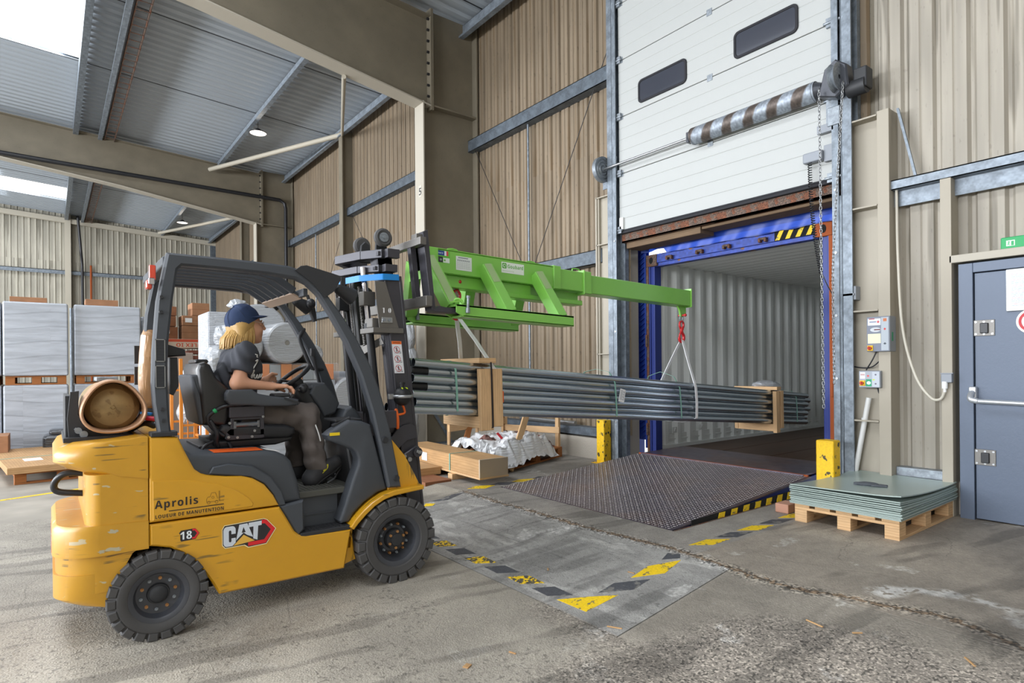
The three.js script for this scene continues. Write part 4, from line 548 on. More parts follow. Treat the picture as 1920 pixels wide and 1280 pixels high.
  solo('cable', 'pale cable hanging in a loop from the girt to the socket box', 'cable', tube([[6.08, 3.0, -2.17], [6.07, 2.4, -2.16], [6.05, 1.75, -2.12], [6.04, 1.33, -2.02], [6.02, 1.14, -1.90], [6.0, 1.13, -1.82], [5.985, 1.20, -1.785]], 0.012, 80, 8), M.cable);
  solo('junction_box', 'small grey box fixed behind the right door rail', 'socket', [bx(6.0, 2.04, -2.56, 6.1, 2.17, -2.49, 0.006), bx(5.98, 2.08, -2.6, 6.0, 2.1, -2.5)], M.greyBox);
}
// ------------------------------------------------------------------ forklift truck
const ZC = -4.19, ZN = -3.68, ZF = -4.70;
const truck = thing('forklift', 'yellow and charcoal gas forklift truck carrying the green lifting jib', 'forklift', [0.95, 0, ZC]);
const both = (f) => [f(1), f(-1)];                             // s = 1 near side, -1 far side
const zz = (s, a, b) => { const p = ZC + s * a, q = ZC + s * b; return [Math.min(p, q), Math.max(p, q)]; };
function rounded(pts, bev, r = 0.20, hw = 0.51) {              // a casting pushed across the truck, its rear corners rounded in plan
  const steps = 44, g = prism(pts, ZF, ZN, bev, 1); const s = shapeOf(orderly(pts)), b = bev, e = new THREE.ExtrudeGeometry(s, { depth: ZN - ZF - 2 * b, bevelEnabled: true, bevelThickness: b, bevelSize: b, bevelOffset: -b, bevelSegments: 4, steps }); e.translate(0, 0, ZF + b);
  const p = e.attributes.position; for (let i = 0; i < p.count; i++) { let z = (p.getZ(i) - ZC) / hw, x = p.getX(i); z = Math.sign(z) * (1 - Math.pow(1 - Math.min(1, Math.abs(z)), 1.9)); const q = clamp((Math.abs(z) * hw - (hw - r)) / r), off = r * (1 - Math.sqrt(Math.max(0, 1 - q * q))); p.setXYZ(i, x + off * clamp(1 - x / 0.41), p.getY(i), ZC + z * hw); }
  const f = e.toNonIndexed ? (e.index ? e.toNonIndexed() : e) : e; f.computeVertexNormals(); g.dispose(); return uvUpright(flat(toCreasedNormals(f, 0.7)));
}
{
  const cw = part('counterweight', [
    rounded([[0.008, 0.965], [0.008, 1.0], [0.03, 1.04], [0.085, 1.064], [0.266, 1.074], [0.36, 1.084], [0.405, 1.08], [0.405, 0.858], [0.19, 0.885], [0.06, 0.93]], 0.022),
    rounded([[0.135, 0.60], [0.135, 0.90], [0.405, 0.90], [0.405, 0.60]], 0.012, 0.10, 0.505),
    rounded([[0.0, 0.49], [0.0, 0.62], [0.02, 0.645], [0.405, 0.637], [0.405, 0.49]], 0.012),
    rounded([[0.014, 0.30], [0.014, 0.52], [0.405, 0.52], [0.405, 0.50], [0.33, 0.497], [0.27, 0.475], [0.225, 0.43], [0.195, 0.37], [0.175, 0.30]], 0.012, 0.19, 0.492),
    rounded([[0.004, 0.28], [0.004, 0.40], [0.19, 0.40], [0.172, 0.30], [0.166, 0.215], [0.09, 0.235], [0.03, 0.262]], 0.012, 0.17, 0.49)], M.yellowWorn, truck);
  const blot = (cx, cy, w, h, sd) => prism([...Array(22).keys()].map((k) => { const a = k / 22 * 2 * PI, f = 0.45 + 0.9 * vn(k * 0.7 + sd, sd); return [cx + w * f * Math.cos(a), cy + h * f * Math.sin(a)]; }), ZN - 0.006, ZN + 0.0006, 0); for (const q of [[0.25, 0.605, 0.026, 0.014, 3], [0.255, 0.515, 0.034, 0.012, 8], [0.20, 0.512, 0.016, 0.008, 12]]) part('scrape_mark', blot(...q), std(0xb4ac92, 0.7), cw);
  for (const s of [1, -1]) part('tail_lamp', bx(-0.002, 0.47, ZC + s * 0.20 - 0.03, 0.02, 0.58, ZC + s * 0.20 + 0.03, 0.01), M.tail, cw);
  part('hose_loop', tube([[0.16, 0.88, -3.95], [0.06, 0.885, -3.97], [0.015, 0.835, -4.0], [0.03, 0.79, -4.0], [0.14, 0.77, -3.98]], 0.017, 40, 8), M.black2, truck);
}
// upper and lower side skins; full width so that the truck is closed
part('hood_panel', [prism([[0.411, 0.622], [0.411, 1.078], [0.548, 1.066], [0.579, 0.988], [0.627, 0.883], [0.66, 0.855], [0.691, 0.843], [0.785, 0.826], [0.87, 0.818], [0.93, 0.798], [0.994, 0.754], [1.045, 0.684], [1.076, 0.620]], ZF, ZN, 0.014)], M.yellow, truck);
for (const s of [1, -1]) { const [a, b] = zz(s, 0.506, 0.5145); part('panel_relief', prism([[0.425, 0.632], [0.425, 0.845], [0.60, 0.828], [0.74, 0.792], [0.84, 0.742], [0.905, 0.69], [0.93, 0.655], [0.925, 0.636]], a, b, 0.004), M.yellow, truck); }
const lowPts = [[0.411, 0.500], [0.441, 0.494], [0.509, 0.474], [0.57, 0.43], [0.623, 0.38], [0.67, 0.31], [0.705, 0.251], [0.746, 0.168], [1.477, 0.161], [1.523, 0.399], [1.235, 0.413], [1.195, 0.422], [1.165, 0.45], [1.107, 0.56], [1.078, 0.610], [0.411, 0.614]];
for (const s of [1, -1]) { const [a, b] = zz(s, 0.37, 0.51); const p = part('lower_side_panel', prism(lowPts, a, b, 0.010), M.yellow, truck);
  if (s > 0) { // lettering on the near side
    const z = ZN + 0.0015; let [g, m] = decal(canvasTex(1024, 440, (c) => {
      c.clearRect(0, 0, 1024, 440); c.save(); c.beginPath(); const P = [[20, 90], [60, 34], [760, 14], [820, 40], [980, 200], [800, 420], [470, 430], [400, 385], [70, 385], [20, 335]]; P.forEach(([x, y], i) => (i ? c.lineTo(x, y) : c.moveTo(x, y))); c.closePath(); c.fillStyle = '#efe2b0'; c.fill();
      c.beginPath(); [[30, 96], [66, 44], [756, 24], [812, 48], [966, 200], [794, 408], [476, 418], [410, 374], [76, 374], [32, 330]].forEach(([x, y], i) => (i ? c.lineTo(x, y) : c.moveTo(x, y))); c.closePath(); c.fillStyle = '#2b282b'; c.fill();
      c.strokeStyle = '#d8232a'; c.lineWidth = 58; c.lineJoin = 'miter'; c.beginPath(); c.moveTo(716, 62); c.lineTo(786, 66); c.lineTo(922, 200); c.lineTo(772, 370); c.lineTo(470, 376); c.stroke();
      c.fillStyle = '#cfd6df'; const poly = (l) => { c.beginPath(); l.forEach(([x, y], i) => (i ? c.lineTo(x, y) : c.moveTo(x, y))); c.closePath(); c.fill(); };
      c.beginPath(); c.roundRect(44, 62, 210, 300, 60); c.fill(); c.fillStyle = '#2b282b'; c.beginPath(); c.roundRect(136, 124, 44, 176, 20); c.fill(); c.fillRect(170, 182, 110, 62);
      c.fillStyle = '#cfd6df'; poly([[318, 56], [460, 52], [560, 276], [452, 230], [392, 186], [258, 290]]); c.fillStyle = '#2b282b'; poly([[392, 100], [428, 184], [358, 186]]);
      c.fillStyle = '#cfd6df'; poly([[482, 50], [716, 44], [714, 112], [652, 114], [636, 330], [560, 300], [566, 116], [480, 118]]);
      c.fillStyle = '#e0b04a'; poly([[392, 214], [600, 334], [200, 366]]); c.strokeStyle = '#2b282b'; c.lineWidth = 9; c.beginPath(); c.moveTo(200, 366); c.lineTo(392, 214); c.lineTo(600, 334); c.stroke(); c.restore();
    }), [0.755, 0.398, z], [1, 0, 0], [0, 1, 0], 0.315, 0.165, { transparent: true, alphaTest: 0.5 }); part('badge_print', g, m, p);
    [g, m] = decal(canvasTex(512, 300, (c) => { c.clearRect(0, 0, 512, 300); c.fillStyle = '#2b282b'; c.beginPath(); [[10, 80], [60, 20], [400, 10], [500, 140], [400, 280], [60, 290], [40, 250], [40, 110]].forEach(([x, y], i) => (i ? c.lineTo(x, y) : c.moveTo(x, y))); c.fill(); c.strokeStyle = '#d8232a'; c.lineWidth = 44; c.beginPath(); c.moveTo(330, 40); c.lineTo(396, 40); c.lineTo(466, 140); c.lineTo(390, 244); c.lineTo(320, 244); c.stroke(); c.fillStyle = '#e6ecf0'; c.font = 'bold 270px sans-serif'; c.fillText('18', 28, 248); }), [0.545, 0.497, z], [1, 0, 0], [0, 1, 0], 0.105, 0.066, { transparent: true, alphaTest: 0.5 }); part('badge_print', g, m, p);
    [g, m] = decal(canvasTex(1536, 560, (c) => { c.clearRect(0, 0, 1536, 560); c.fillStyle = '#2c2622'; c.font = 'bold 250px sans-serif'; c.letterSpacing = '14px'; c.fillText('Aprolis', 10, 270); c.fillRect(300, 350, 1210, 20); c.letterSpacing = '4px'; c.font = '600 112px sans-serif'; c.fillText('LOUEUR DE MANUTENTION', 10, 500, 1510);
      c.strokeStyle = '#5a4620'; c.lineWidth = 7; c.beginPath(); c.moveTo(1120, 200); c.lineTo(1150, 150); c.lineTo(1200, 150); c.lineTo(1230, 60); c.lineTo(1320, 60); c.lineTo(1370, 210); c.moveTo(1120, 200); c.lineTo(1120, 270); c.lineTo(1370, 270); c.moveTo(1400, 30); c.lineTo(1400, 270); c.lineTo(1510, 270); c.moveTo(1420, 30); c.lineTo(1420, 270); c.stroke(); for (const x of [1165, 1345]) { c.beginPath(); c.arc(x, 285, 34, 0, 7); c.stroke(); } c.beginPath(); c.arc(1262, 170, 26, 0, 7); c.stroke(); }), [0.432, 0.628, ZC + 0.5165], [1, 0, 0], [0, 1, 0], 0.345, 0.13, { transparent: true, alphaTest: 0.4 }); part('lettering_print', g, m, truck);
  }
}
part('chassis', [bx(0.41, 0.17, ZC - 0.36, 1.6, 0.62, ZC + 0.36, 0.01), bx(0.2, 0.22, ZC - 0.30, 0.45, 0.40, ZC + 0.30), rod([0.452, 0.24, ZC - 0.42], [0.452, 0.24, ZC + 0.42], 0.05)], M.matt, truck); part('steer_axle', [bx(0.36, 0.30, ZC - 0.40, 0.54, 0.36, ZC + 0.40, 0.01), bx(0.39, 0.36, ZC + 0.34, 0.41, 0.49, ZC + 0.40)], M.yellowWorn, truck);
// engine hood under the seat, step, floor and front shroud
part('engine_hood', [prism([[0.56, 0.80], [0.57, 1.0], [0.62, 0.965], [0.80, 0.955], [1.00, 0.95], [1.073, 0.937], [1.125, 0.91], [1.162, 0.869], [1.20, 0.75], [1.222, 0.62], [1.10, 0.615]], ZC - 0.478, ZC + 0.478, 0.03)], M.anthracite, truck);
for (const s of [1, -1]) { const [a, b] = zz(s, 0.486, 0.503); part('hood_lip', prism([[0.70, 0.848], [0.72, 0.885], [0.80, 0.895], [0.93, 0.868], [1.03, 0.795], [1.095, 0.70], [1.118, 0.615], [1.075, 0.615], [1.045, 0.69], [0.995, 0.76], [0.92, 0.807], [0.80, 0.83]], a, b, 0.006), M.anthracite, truck); }
for (const s of [1, -1]) { const [a, b] = zz(s, 0.36, 0.505); part('hood_corner', prism([[1.08, 0.612], [1.225, 0.63], [1.228, 0.45], [1.19, 0.415], [1.168, 0.445], [1.11, 0.555]], a, b, 0.012), M.anthracite, truck); }
part('orange_label', [prism([[0.735, 0.9585], [1.0, 0.951], [1.0, 0.953], [0.735, 0.9605]], ZC + 0.30, ZC + 0.455, 0)], std(0xf0641c, 0.5), truck); part('spec_label', [prism([[1.02, 0.950], [1.10, 0.932], [1.10, 0.934], [1.02, 0.952]], ZC + 0.34, ZC + 0.45, 0)], M.paper, truck);
const tread = []; for (let i = 0; i < 9; i++) for (let j = 0; j < 4; j++) tread.push(bx(1.24 + i * 0.027, 0.428, ZC + 0.385 + j * 0.029, 1.262 + i * 0.027, 0.433, ZC + 0.408 + j * 0.029, 0.002));
part('step', [bx(1.20, 0.40, ZC + 0.36, 1.52, 0.43, ZC + 0.506, 0.008), ...tread], M.dark, truck); part('step_riser', [bx(1.21, 0.42, ZC + 0.33, 1.49, 0.625, ZC + 0.365, 0.004), bx(1.22, 0.50, ZC + 0.36, 1.47, 0.508, ZC + 0.37)], M.anthracite, truck);
const mat = []; for (let i = 0; i < 11; i++) for (let j = 0; j < 24; j++) mat.push(bx(1.225 + i * 0.028, 0.655, ZC - 0.35 + j * 0.03, 1.245 + i * 0.028, 0.659, ZC - 0.328 + j * 0.03)); part('floor_mat', [bx(1.20, 0.615, ZC - 0.48, 1.6, 0.655, ZC + 0.385, 0.006), ...mat], std(0x55554f, 0.8), truck);
const dashPts = [[1.380, 1.010], [1.42, 1.04], [1.535, 1.098], [1.62, 1.085], [1.679, 1.059], [1.794, 0.618], [1.728, 0.605], [1.63, 0.55], [1.56, 0.49], [1.525, 0.44], [1.473, 0.437], [1.462, 0.455], [1.50, 0.56], [1.548, 0.70], [1.589, 0.80], [1.592, 0.84], [1.574, 0.885], [1.544, 0.912], [1.47, 0.945], [1.40, 0.975]];
for (const s of [1, -1]) { const [a, b] = zz(s, 0.36, 0.475); part('front_shroud', prism(dashPts, a, b, 0.02), M.anthracite, truck); } part('front_bulkhead', [prism([[1.60, 0.62], [1.55, 0.95], [1.60, 1.06], [1.68, 1.05], [1.79, 0.62]], ZC - 0.37, ZC + 0.37, 0.01)], M.dark, truck);
part('storage_tray', [bx(1.46, 1.085, ZC + 0.20, 1.64, 1.10, ZC + 0.42, 0.006), bar([1.44, 1.06, ZC + 0.41], [1.56, 1.105, ZC + 0.41], 0.02, 0.03, 0.004)], M.dark, truck); part('yellow_label', [bx(1.40, 1.005, ZC + 0.474, 1.465, 1.024, ZC + 0.478)].map((g) => g), std(0xe8c81c, 0.5), truck); part('cowl', [prism([[1.56, 1.0], [1.585, 1.09], [1.62, 1.15], [1.665, 1.17], [1.70, 1.14], [1.75, 1.06], [1.70, 0.98]], ZC - 0.34, ZC + 0.20, 0.02)], M.anthracite, truck);
// front fender with gusset
const arcO = [[1.512, 0.418], [1.545, 0.462], [1.60, 0.512], [1.66, 0.556], [1.74, 0.595], [1.82, 0.614], [2.045, 0.622]], arcI = [[2.045, 0.594], [1.82, 0.578], [1.75, 0.562], [1.68, 0.528], [1.62, 0.482], [1.565, 0.432], [1.535, 0.40]];
for (const s of [1, -1]) { const [a, b] = zz(s, 0.36, 0.53); part('front_fender', prism([...arcO, ...arcI], a, b, 0.006), M.yellow, truck); } for (const s of [1, -1]) { const [a, b] = zz(s, 0.43, 0.47); part('fender_gusset', prism([[1.79, 0.985], [1.83, 0.95], [1.93, 0.83], [2.0, 0.70], [2.045, 0.612], [1.80, 0.612]], a, b, 0.003), M.yellow, truck); }
for (const s of [1, -1]) { const [a, b] = zz(s, 0.38, 0.46); part('frame_bracket', prism([[1.477, 0.165], [1.525, 0.41], [1.56, 0.42], [1.548, 0.34], [1.56, 0.25], [1.575, 0.19]], a, b, 0.004, 1, [[[1.522, 0.27], [1.532, 0.34], [1.545, 0.34], [1.538, 0.27]]]), M.yellow, truck); }
// wheels
function wheel(x, r, w, zOut, s, hubR, rear) {
  const z = zOut - s * w / 2, k = r / 0.28, prof = [[0.60 * r, -w * 0.5], [0.72 * r, -w * 0.54], [0.80 * r, -w * 0.50], [0.92 * r, -w * 0.40], [0.955 * r, -w * 0.36], [0.955 * r, w * 0.36], [0.92 * r, w * 0.40], [0.815 * r, w * 0.485], [0.805 * r, w * 0.53], [0.78 * r, w * 0.545], [0.72 * r, w * 0.53], [0.63 * r, w * 0.515], [0.60 * r, w * 0.48], [0.58 * r, w * 0.40]];
  const core = lathe(prof, 56); core.rotateX(PI / 2); if (s < 0) core.rotateX(PI);
  const lugs = [], n = 22; for (let i = 0; i < n; i++) for (const q of [1, -1]) { const a = (i + (q > 0 ? 0 : 0.5)) / n * 2 * PI, da = 0.80 * PI / n, o = []; for (const [rr, f] of [[0.812, 1.06], [0.965, 1], [1.0, 0.93], [1.0, -0.93], [0.965, -1], [0.812, -1.06]]) o.push([rr * r * Math.cos(a + f * da), rr * r * Math.sin(a + f * da)]); const z0 = q > 0 ? w * 0.05 : -w * 0.535, z1 = q > 0 ? w * 0.535 : -w * 0.05; lugs.push(prism(o, z0, z1, 0.006)); }
  const t = part(rear ? 'rear_tyre' : 'front_tyre', [core, ...lugs].map((g) => { g.translate(x, r * 0.985, z); return g; }), M.rubber, truck);
  const dish = lathe([[0, w * 0.10], [0.30 * r, w * 0.10], [0.37 * r, w * (rear ? 0.12 : 0.02)], [0.44 * r, w * 0.14], [0.50 * r, w * 0.42], [0.55 * r, w * 0.47], [0.60 * r, w * 0.49], [0.61 * r, w * 0.44], [0.61 * r, -w * 0.4], [0.2 * r, -w * 0.4]], 48); dish.rotateX(PI / 2); if (s < 0) dish.rotateX(PI); dish.translate(x, r * 0.985, z); part('rim', dish, M.rim, t);
  const at = (a, rr, d) => [x + rr * Math.cos(a), r * 0.985 + rr * Math.sin(a), z + s * d];
  const hub = rear ? [rod(at(0, 0, w * 0.08), at(0, 0, w * 0.22), 0.235 * r, 0.215 * r, 32), ball(...at(0, 0, w * 0.2), 0.2 * r, 0.2 * r, 0.02)] : [rod(at(0, 0, w * 0.02), at(0, 0, w * 0.36), 0.25 * r, 0.23 * r, 32), rod(at(0, 0, w * 0.36), at(0, 0, w * 0.44), 0.145 * r, 0.14 * r, 28)]; part('hub', hub, M.dark, t);
  for (let i = 0; i < (rear ? 10 : 12); i++) { const a = i / (rear ? 10 : 12) * 2 * PI + 0.2, rr = 0.345 * r; part('wheel_nut', [rod(at(a, rr, w * 0.06), at(a, rr, w * 0.16), 0.0095, 0.0095, 6), rod(at(a, rr, w * 0.16), at(a, rr, w * 0.22), 0.005)], i % 2 ? M.zinc : M.brass, t); }
  if (!rear) for (let i = 0; i < 6; i++) { const a = i / 6 * 2 * PI + 0.4; part('hub_bolt', rod(at(a, 0.19 * r, w * 0.36), at(a, 0.19 * r, w * 0.42), 0.0095, 0.0095, 6), M.brass, t); }
  return t;
}
wheel(0.452, 0.238, 0.13, ZC + 0.525, 1, 0, true); wheel(0.452, 0.238, 0.13, ZC - 0.525, -1, 0, true); wheel(1.838, 0.284, 0.175, ZC + 0.535, 1, 0, false); wheel(1.838, 0.284, 0.175, ZC - 0.535, -1, 0, false);
// overhead guard
const gOut = [[0.457, 1.085], [0.434, 1.25], [0.428, 1.352], [0.433, 1.53], [0.454, 1.80], [0.503, 2.064], [0.78, 2.064], [1.025, 2.060], [1.15, 2.053], [1.24, 2.03], [1.32, 1.972], [1.391, 1.886], [1.471, 1.783], [1.567, 1.640], [1.656, 1.480], [1.73, 1.30], [1.80, 1.05], [1.884, 0.625]];
const gIn = [[1.79, 0.63], [1.735, 0.90], [1.68, 1.14], [1.604, 1.380], [1.506, 1.600], [1.404, 1.775], [1.326, 1.893], [1.257, 1.954], [1.189, 1.981], [1.024, 1.995], [0.779, 2.000], [0.575, 2.000], [0.553, 1.975], [0.529, 1.804], [0.507, 1.576], [0.501, 1.42], [0.502, 1.35], [0.508, 1.20], [0.517, 1.085]];
for (const s of [1, -1]) { const [a, b] = zz(s, 0.425, 0.505), f = part('overhead_guard_frame', prism([...gOut, ...gIn].map(([x, y]) => [x + (s < 0 ? 0.05 : 0), y]), a, b, 0.012), M.anthracite, truck);
  const z0 = ZC + s * 0.505, bolt = (x, y, r) => part('bolt_cap', rod([x, y, z0 - s * 0.006], [x, y, z0 + s * 0.012], r, r * 0.8, 24), M.dark, f); if (s > 0) { bolt(1.765, 0.955, 0.024); bolt(1.845, 0.69, 0.024); for (const [x, y] of [[0.475, 1.82], [0.472, 1.74], [0.475, 1.22], [0.478, 1.16]]) bolt(x, y, 0.011); }
  part('leg_foot', bx(0.42, 1.075, Math.min(a, b) - 0.01, 0.545, 1.10, Math.max(a, b) + 0.01, 0.005), M.dark, f);
  for (const [y0, y1] of [[1.335, 1.455], [1.475, 1.595]]) { const v = part('leg_vent', [bx(0.446, y0, z0 - s * 0.004, 0.488, y1, z0 + s * 0.003, 0.001)], M.black2, f); part('vent_frame', [[0.444, y0, 0.448, y1], [0.486, y0, 0.49, y1], [0.444, y0, 0.49, y0 + 0.004], [0.444, y1 - 0.004, 0.49, y1]].map(([q, w, e, r]) => bx(q, w, z0 - s * 0.002, e, r, z0 + s * 0.006)), M.steel, v); part('vent_slat', [...Array(14).keys()].map((k) => bx(0.45, y0 + 0.008 + k * 0.008, z0 + s * 0.002, 0.484, y0 + 0.011 + k * 0.008, z0 + s * 0.005)), M.anthracite, v); }
  part('corner_bracket', prism([[1.215, 2.058], [1.25, 2.065], [1.465, 2.018], [1.468, 1.995], [1.42, 1.915], [1.365, 1.875], [1.29, 1.955], [1.18, 2.03]], Math.min(z0, z0 + s * 0.012), Math.max(z0, z0 + s * 0.012), 0.002), M.dark, f);
}
for (let i = 0; i < 6; i++) { const z = ZC - 0.33 + i * 0.132; part('roof_slat', [bar([0.53, 2.032, z], [1.02, 2.028, z], 0.045, 0.028, 0.004), bar([1.015, 2.029, z], [1.12, 2.0, z], 0.045, 0.028, 0.004), bar([1.115, 2.002, z], [1.23, 1.925, z], 0.045, 0.028, 0.004), rod([1.20, 1.93, z], [1.26, 1.905, z], 0.011)], M.anthracite, truck); }
part('rear_cross_bar', bx(0.49, 2.0, ZC - 0.43, 0.555, 2.055, ZC + 0.43, 0.01), M.anthracite, truck); part('front_cross_bar', bar([1.27, 1.91, ZC - 0.43], [1.27, 1.91, ZC + 0.43], 0.05, 0.03, 0.006), M.anthracite, truck); part('light_bar', bar([1.245, 1.895, ZC - 0.34], [1.245, 1.895, ZC + 0.34], 0.012, 0.07, 0.004, [0.5, 1, 0]), std(0xa08a78, 0.6), truck);
for (const s of [1, -1]) { const x = 1.50, z = ZC + s * 0.42 + 0.03; part('work_lamp', [rod([x - 0.02, 1.94, z + 0.0], [x + 0.075, 1.90, z - 0.02], 0.034, 0.056, 24), ball(x - 0.02, 1.94, z, 0.034), bx(x - 0.01, 1.94, z - 0.012, x + 0.02, 2.02, z + 0.012, 0.004)], M.dark, truck); }
part('mirror', [prism([[1.565, 1.93], [1.60, 1.94], [1.62, 1.87], [1.625, 1.80], [1.60, 1.79], [1.575, 1.85]], ZC - 0.40, ZC - 0.36, 0.008), ball(1.57, 1.925, ZC - 0.34, 0.036, 0.04, 0.035), rod([1.55, 1.99, ZC - 0.36], [1.57, 1.93, ZC - 0.35], 0.012)], M.black2, truck);
part('grab_handle', tube([[1.55, 1.735, ZC - 0.44], [1.515, 1.70, ZC - 0.41], [1.51, 1.645, ZC - 0.41], [1.59, 1.45, ZC - 0.41], [1.615, 1.432, ZC - 0.41], [1.70, 1.425, ZC - 0.44]], 0.014, 50, 10), M.dark, truck);
part('tail_light', [bx(0.405, 1.86, ZC + 0.44, 0.435, 1.91, ZC + 0.50, 0.01), bx(0.42, 1.91, ZC + 0.47, 0.452, 1.99, ZC + 0.50, 0.006)], M.tail, truck); part('clear_lens', bx(0.415, 1.885, ZC + 0.495, 0.445, 1.92, ZC + 0.512, 0.005), M.chrome, truck);
part('wrapped_leg', [tube([[0.525, 1.22, ZF + 0.05], [0.515, 1.35, ZF + 0.05], [0.52, 1.5, ZF + 0.05], [0.532, 1.66, ZF + 0.05]], 0.055, 24, 12)], M.tape, truck, 'far rear leg wrapped in brown packing tape'); part('rear_louver', [prism([[0.52, 1.30], [0.52, 1.50], [0.56, 1.50], [0.565, 1.34], [0.54, 1.29]], ZC + 0.36, ZC + 0.425, 0.004), prism([[0.50, 1.50], [0.505, 1.575], [0.60, 1.545], [0.605, 1.51]], ZC + 0.33, ZC + 0.42, 0.015)], M.black2, truck);
// gas bottle cradle (the bottle itself is a thing)
part('bottle_cradle', [bx(0.05, 1.06, ZC - 0.20, 0.36, 1.085, ZC + 0.36, 0.004), prism([[0.075, 1.07], [0.068, 1.18], [0.082, 1.32], [0.12, 1.325], [0.115, 1.20], [0.16, 1.13], [0.24, 1.10], [0.31, 1.10], [0.31, 1.07]], ZC + 0.30, ZC + 0.315, 0.002), bx(0.06, 1.08, ZC - 0.2, 0.085, 1.30, ZC + 0.30, 0.004), prism([[0.075, 1.07], [0.09, 1.30], [0.115, 1.20], [0.26, 1.10], [0.31, 1.07]], ZC - 0.10, ZC - 0.08, 0.002)], M.dark, truck);
part('cradle_bolt', [rod([0.115, 1.118, ZC + 0.31], [0.115, 1.118, ZC + 0.335], 0.016), rod([0.138, 1.098, ZC + 0.31], [0.138, 1.098, ZC + 0.34], 0.018), bar([0.10, 1.13, ZC + 0.33], [0.15, 1.09, ZC + 0.33], 0.012, 0.008)], M.zinc, truck); part('strap_buckle', bx(0.20, 1.372, ZC - 0.02, 0.30, 1.395, ZC + 0.20, 0.004), M.zinc, truck);
part('hose_clutter', [tube([[0.36, 1.09, ZC + 0.15], [0.42, 1.13, ZC + 0.22], [0.47, 1.11, ZC + 0.2]], 0.016, 16), bar([0.36, 1.1, ZC + 0.18], [0.46, 1.15, ZC + 0.26], 0.018, 0.03)], M.dark, truck); part('red_hose', tube([[0.42, 1.165, ZC + 0.3], [0.46, 1.158, ZC + 0.32], [0.5, 1.15, ZC + 0.3]], 0.013, 14), std(0xd83048, 0.5), truck); part('blue_tag', bar([0.40, 1.195, ZC + 0.28], [0.45, 1.185, ZC + 0.30], 0.012, 0.03), M.blue, truck);
// seat
part('seat_shell', prism([[0.655, 1.39], [0.665, 1.40], [0.715, 1.405], [0.72, 1.36], [0.775, 1.12], [0.765, 1.095], [0.71, 1.10], [0.70, 1.12]], ZC - 0.22, ZC + 0.22, 0.02), M.anthracite, truck);
part('backrest', prism([[0.72, 1.10], [0.70, 1.30], [0.688, 1.43], [0.70, 1.468], [0.735, 1.478], [0.765, 1.46], [0.80, 1.38], [0.87, 1.31], [0.89, 1.25], [0.875, 1.16], [0.85, 1.08]], ZC - 0.24, ZC + 0.24, 0.035), M.vinyl, truck); part('headrest_cap', bx(0.70, 1.468, ZC - 0.12, 0.775, 1.495, ZC + 0.12, 0.012), M.vinyl, truck);
part('seat_cushion', prism([[0.80, 1.06], [0.82, 1.10], [1.0, 1.09], [1.20, 1.075], [1.26, 1.05], [1.262, 1.01], [1.22, 0.985], [0.85, 1.0]], ZC - 0.25, ZC + 0.25, 0.03), M.black2, truck);
part('seat_base', [prism([[0.77, 1.0], [0.775, 0.97], [0.80, 0.952], [1.14, 0.948], [1.24, 0.97], [1.25, 0.995], [1.20, 1.0]], ZC - 0.22, ZC + 0.23, 0.015), bx(0.72, 0.948, ZC + 0.10, 1.10, 0.966, ZC + 0.16), bx(0.72, 0.948, ZC - 0.16, 1.10, 0.966, ZC - 0.10), bx(0.70, 0.955, ZC - 0.2, 0.85, 0.975, ZC + 0.22, 0.005)], M.black2, truck);
part('armrest_frame', [prism([[0.84, 1.01], [0.845, 1.05], [0.87, 1.075], [0.87, 1.20], [1.065, 1.20], [1.066, 1.005], [1.05, 1.0], [0.85, 1.0]], ZC + 0.235, ZC + 0.25, 0.003, 1, [[[0.89, 1.03], [0.89, 1.12], [1.04, 1.12], [1.04, 1.03]]]), bx(0.86, 1.135, ZC + 0.22, 1.065, 1.205, ZC + 0.262, 0.006)], M.mast, truck); part('armrest_cylinder', [rod([0.892, 1.09, ZC + 0.24], [1.03, 1.09, ZC + 0.24], 0.017), bx(0.885, 1.07, ZC + 0.23, 0.90, 1.112, ZC + 0.256), bx(1.022, 1.07, ZC + 0.23, 1.036, 1.112, ZC + 0.256)], phy(0x83868c, 0.2, 0.8), truck);
for (const [x, y] of [[0.855, 1.02], [0.905, 1.015], [0.99, 1.015], [0.862, 1.105], [1.055, 1.135], [1.005, 1.05]]) part('seat_bolt', rod([x, y, ZC + 0.245], [x, y, ZC + 0.262], 0.008), M.steel, truck);
part('armrest', [prism([[0.835, 1.245], [0.835, 1.285], [0.85, 1.308], [0.985, 1.308], [1.02, 1.28], [1.10, 1.262], [1.18, 1.252], [1.225, 1.245], [1.268, 1.235], [1.268, 1.20], [1.20, 1.195], [1.04, 1.20], [0.985, 1.208], [0.86, 1.215]], ZC + 0.18, ZC + 0.295, 0.014)], M.anthracite, truck); part('joystick_pad', [bx(1.12, 1.252, ZC + 0.16, 1.22, 1.275, ZC + 0.28, 0.012), rod([1.225, 1.235, ZC + 0.25], [1.258, 1.275, ZC + 0.25], 0.011), rod([1.232, 1.235, ZC + 0.21], [1.265, 1.27, ZC + 0.21], 0.009), bar([1.175, 1.247, ZC + 0.297], [1.272, 1.212, ZC + 0.297], 0.01, 0.012)], M.dark, truck);
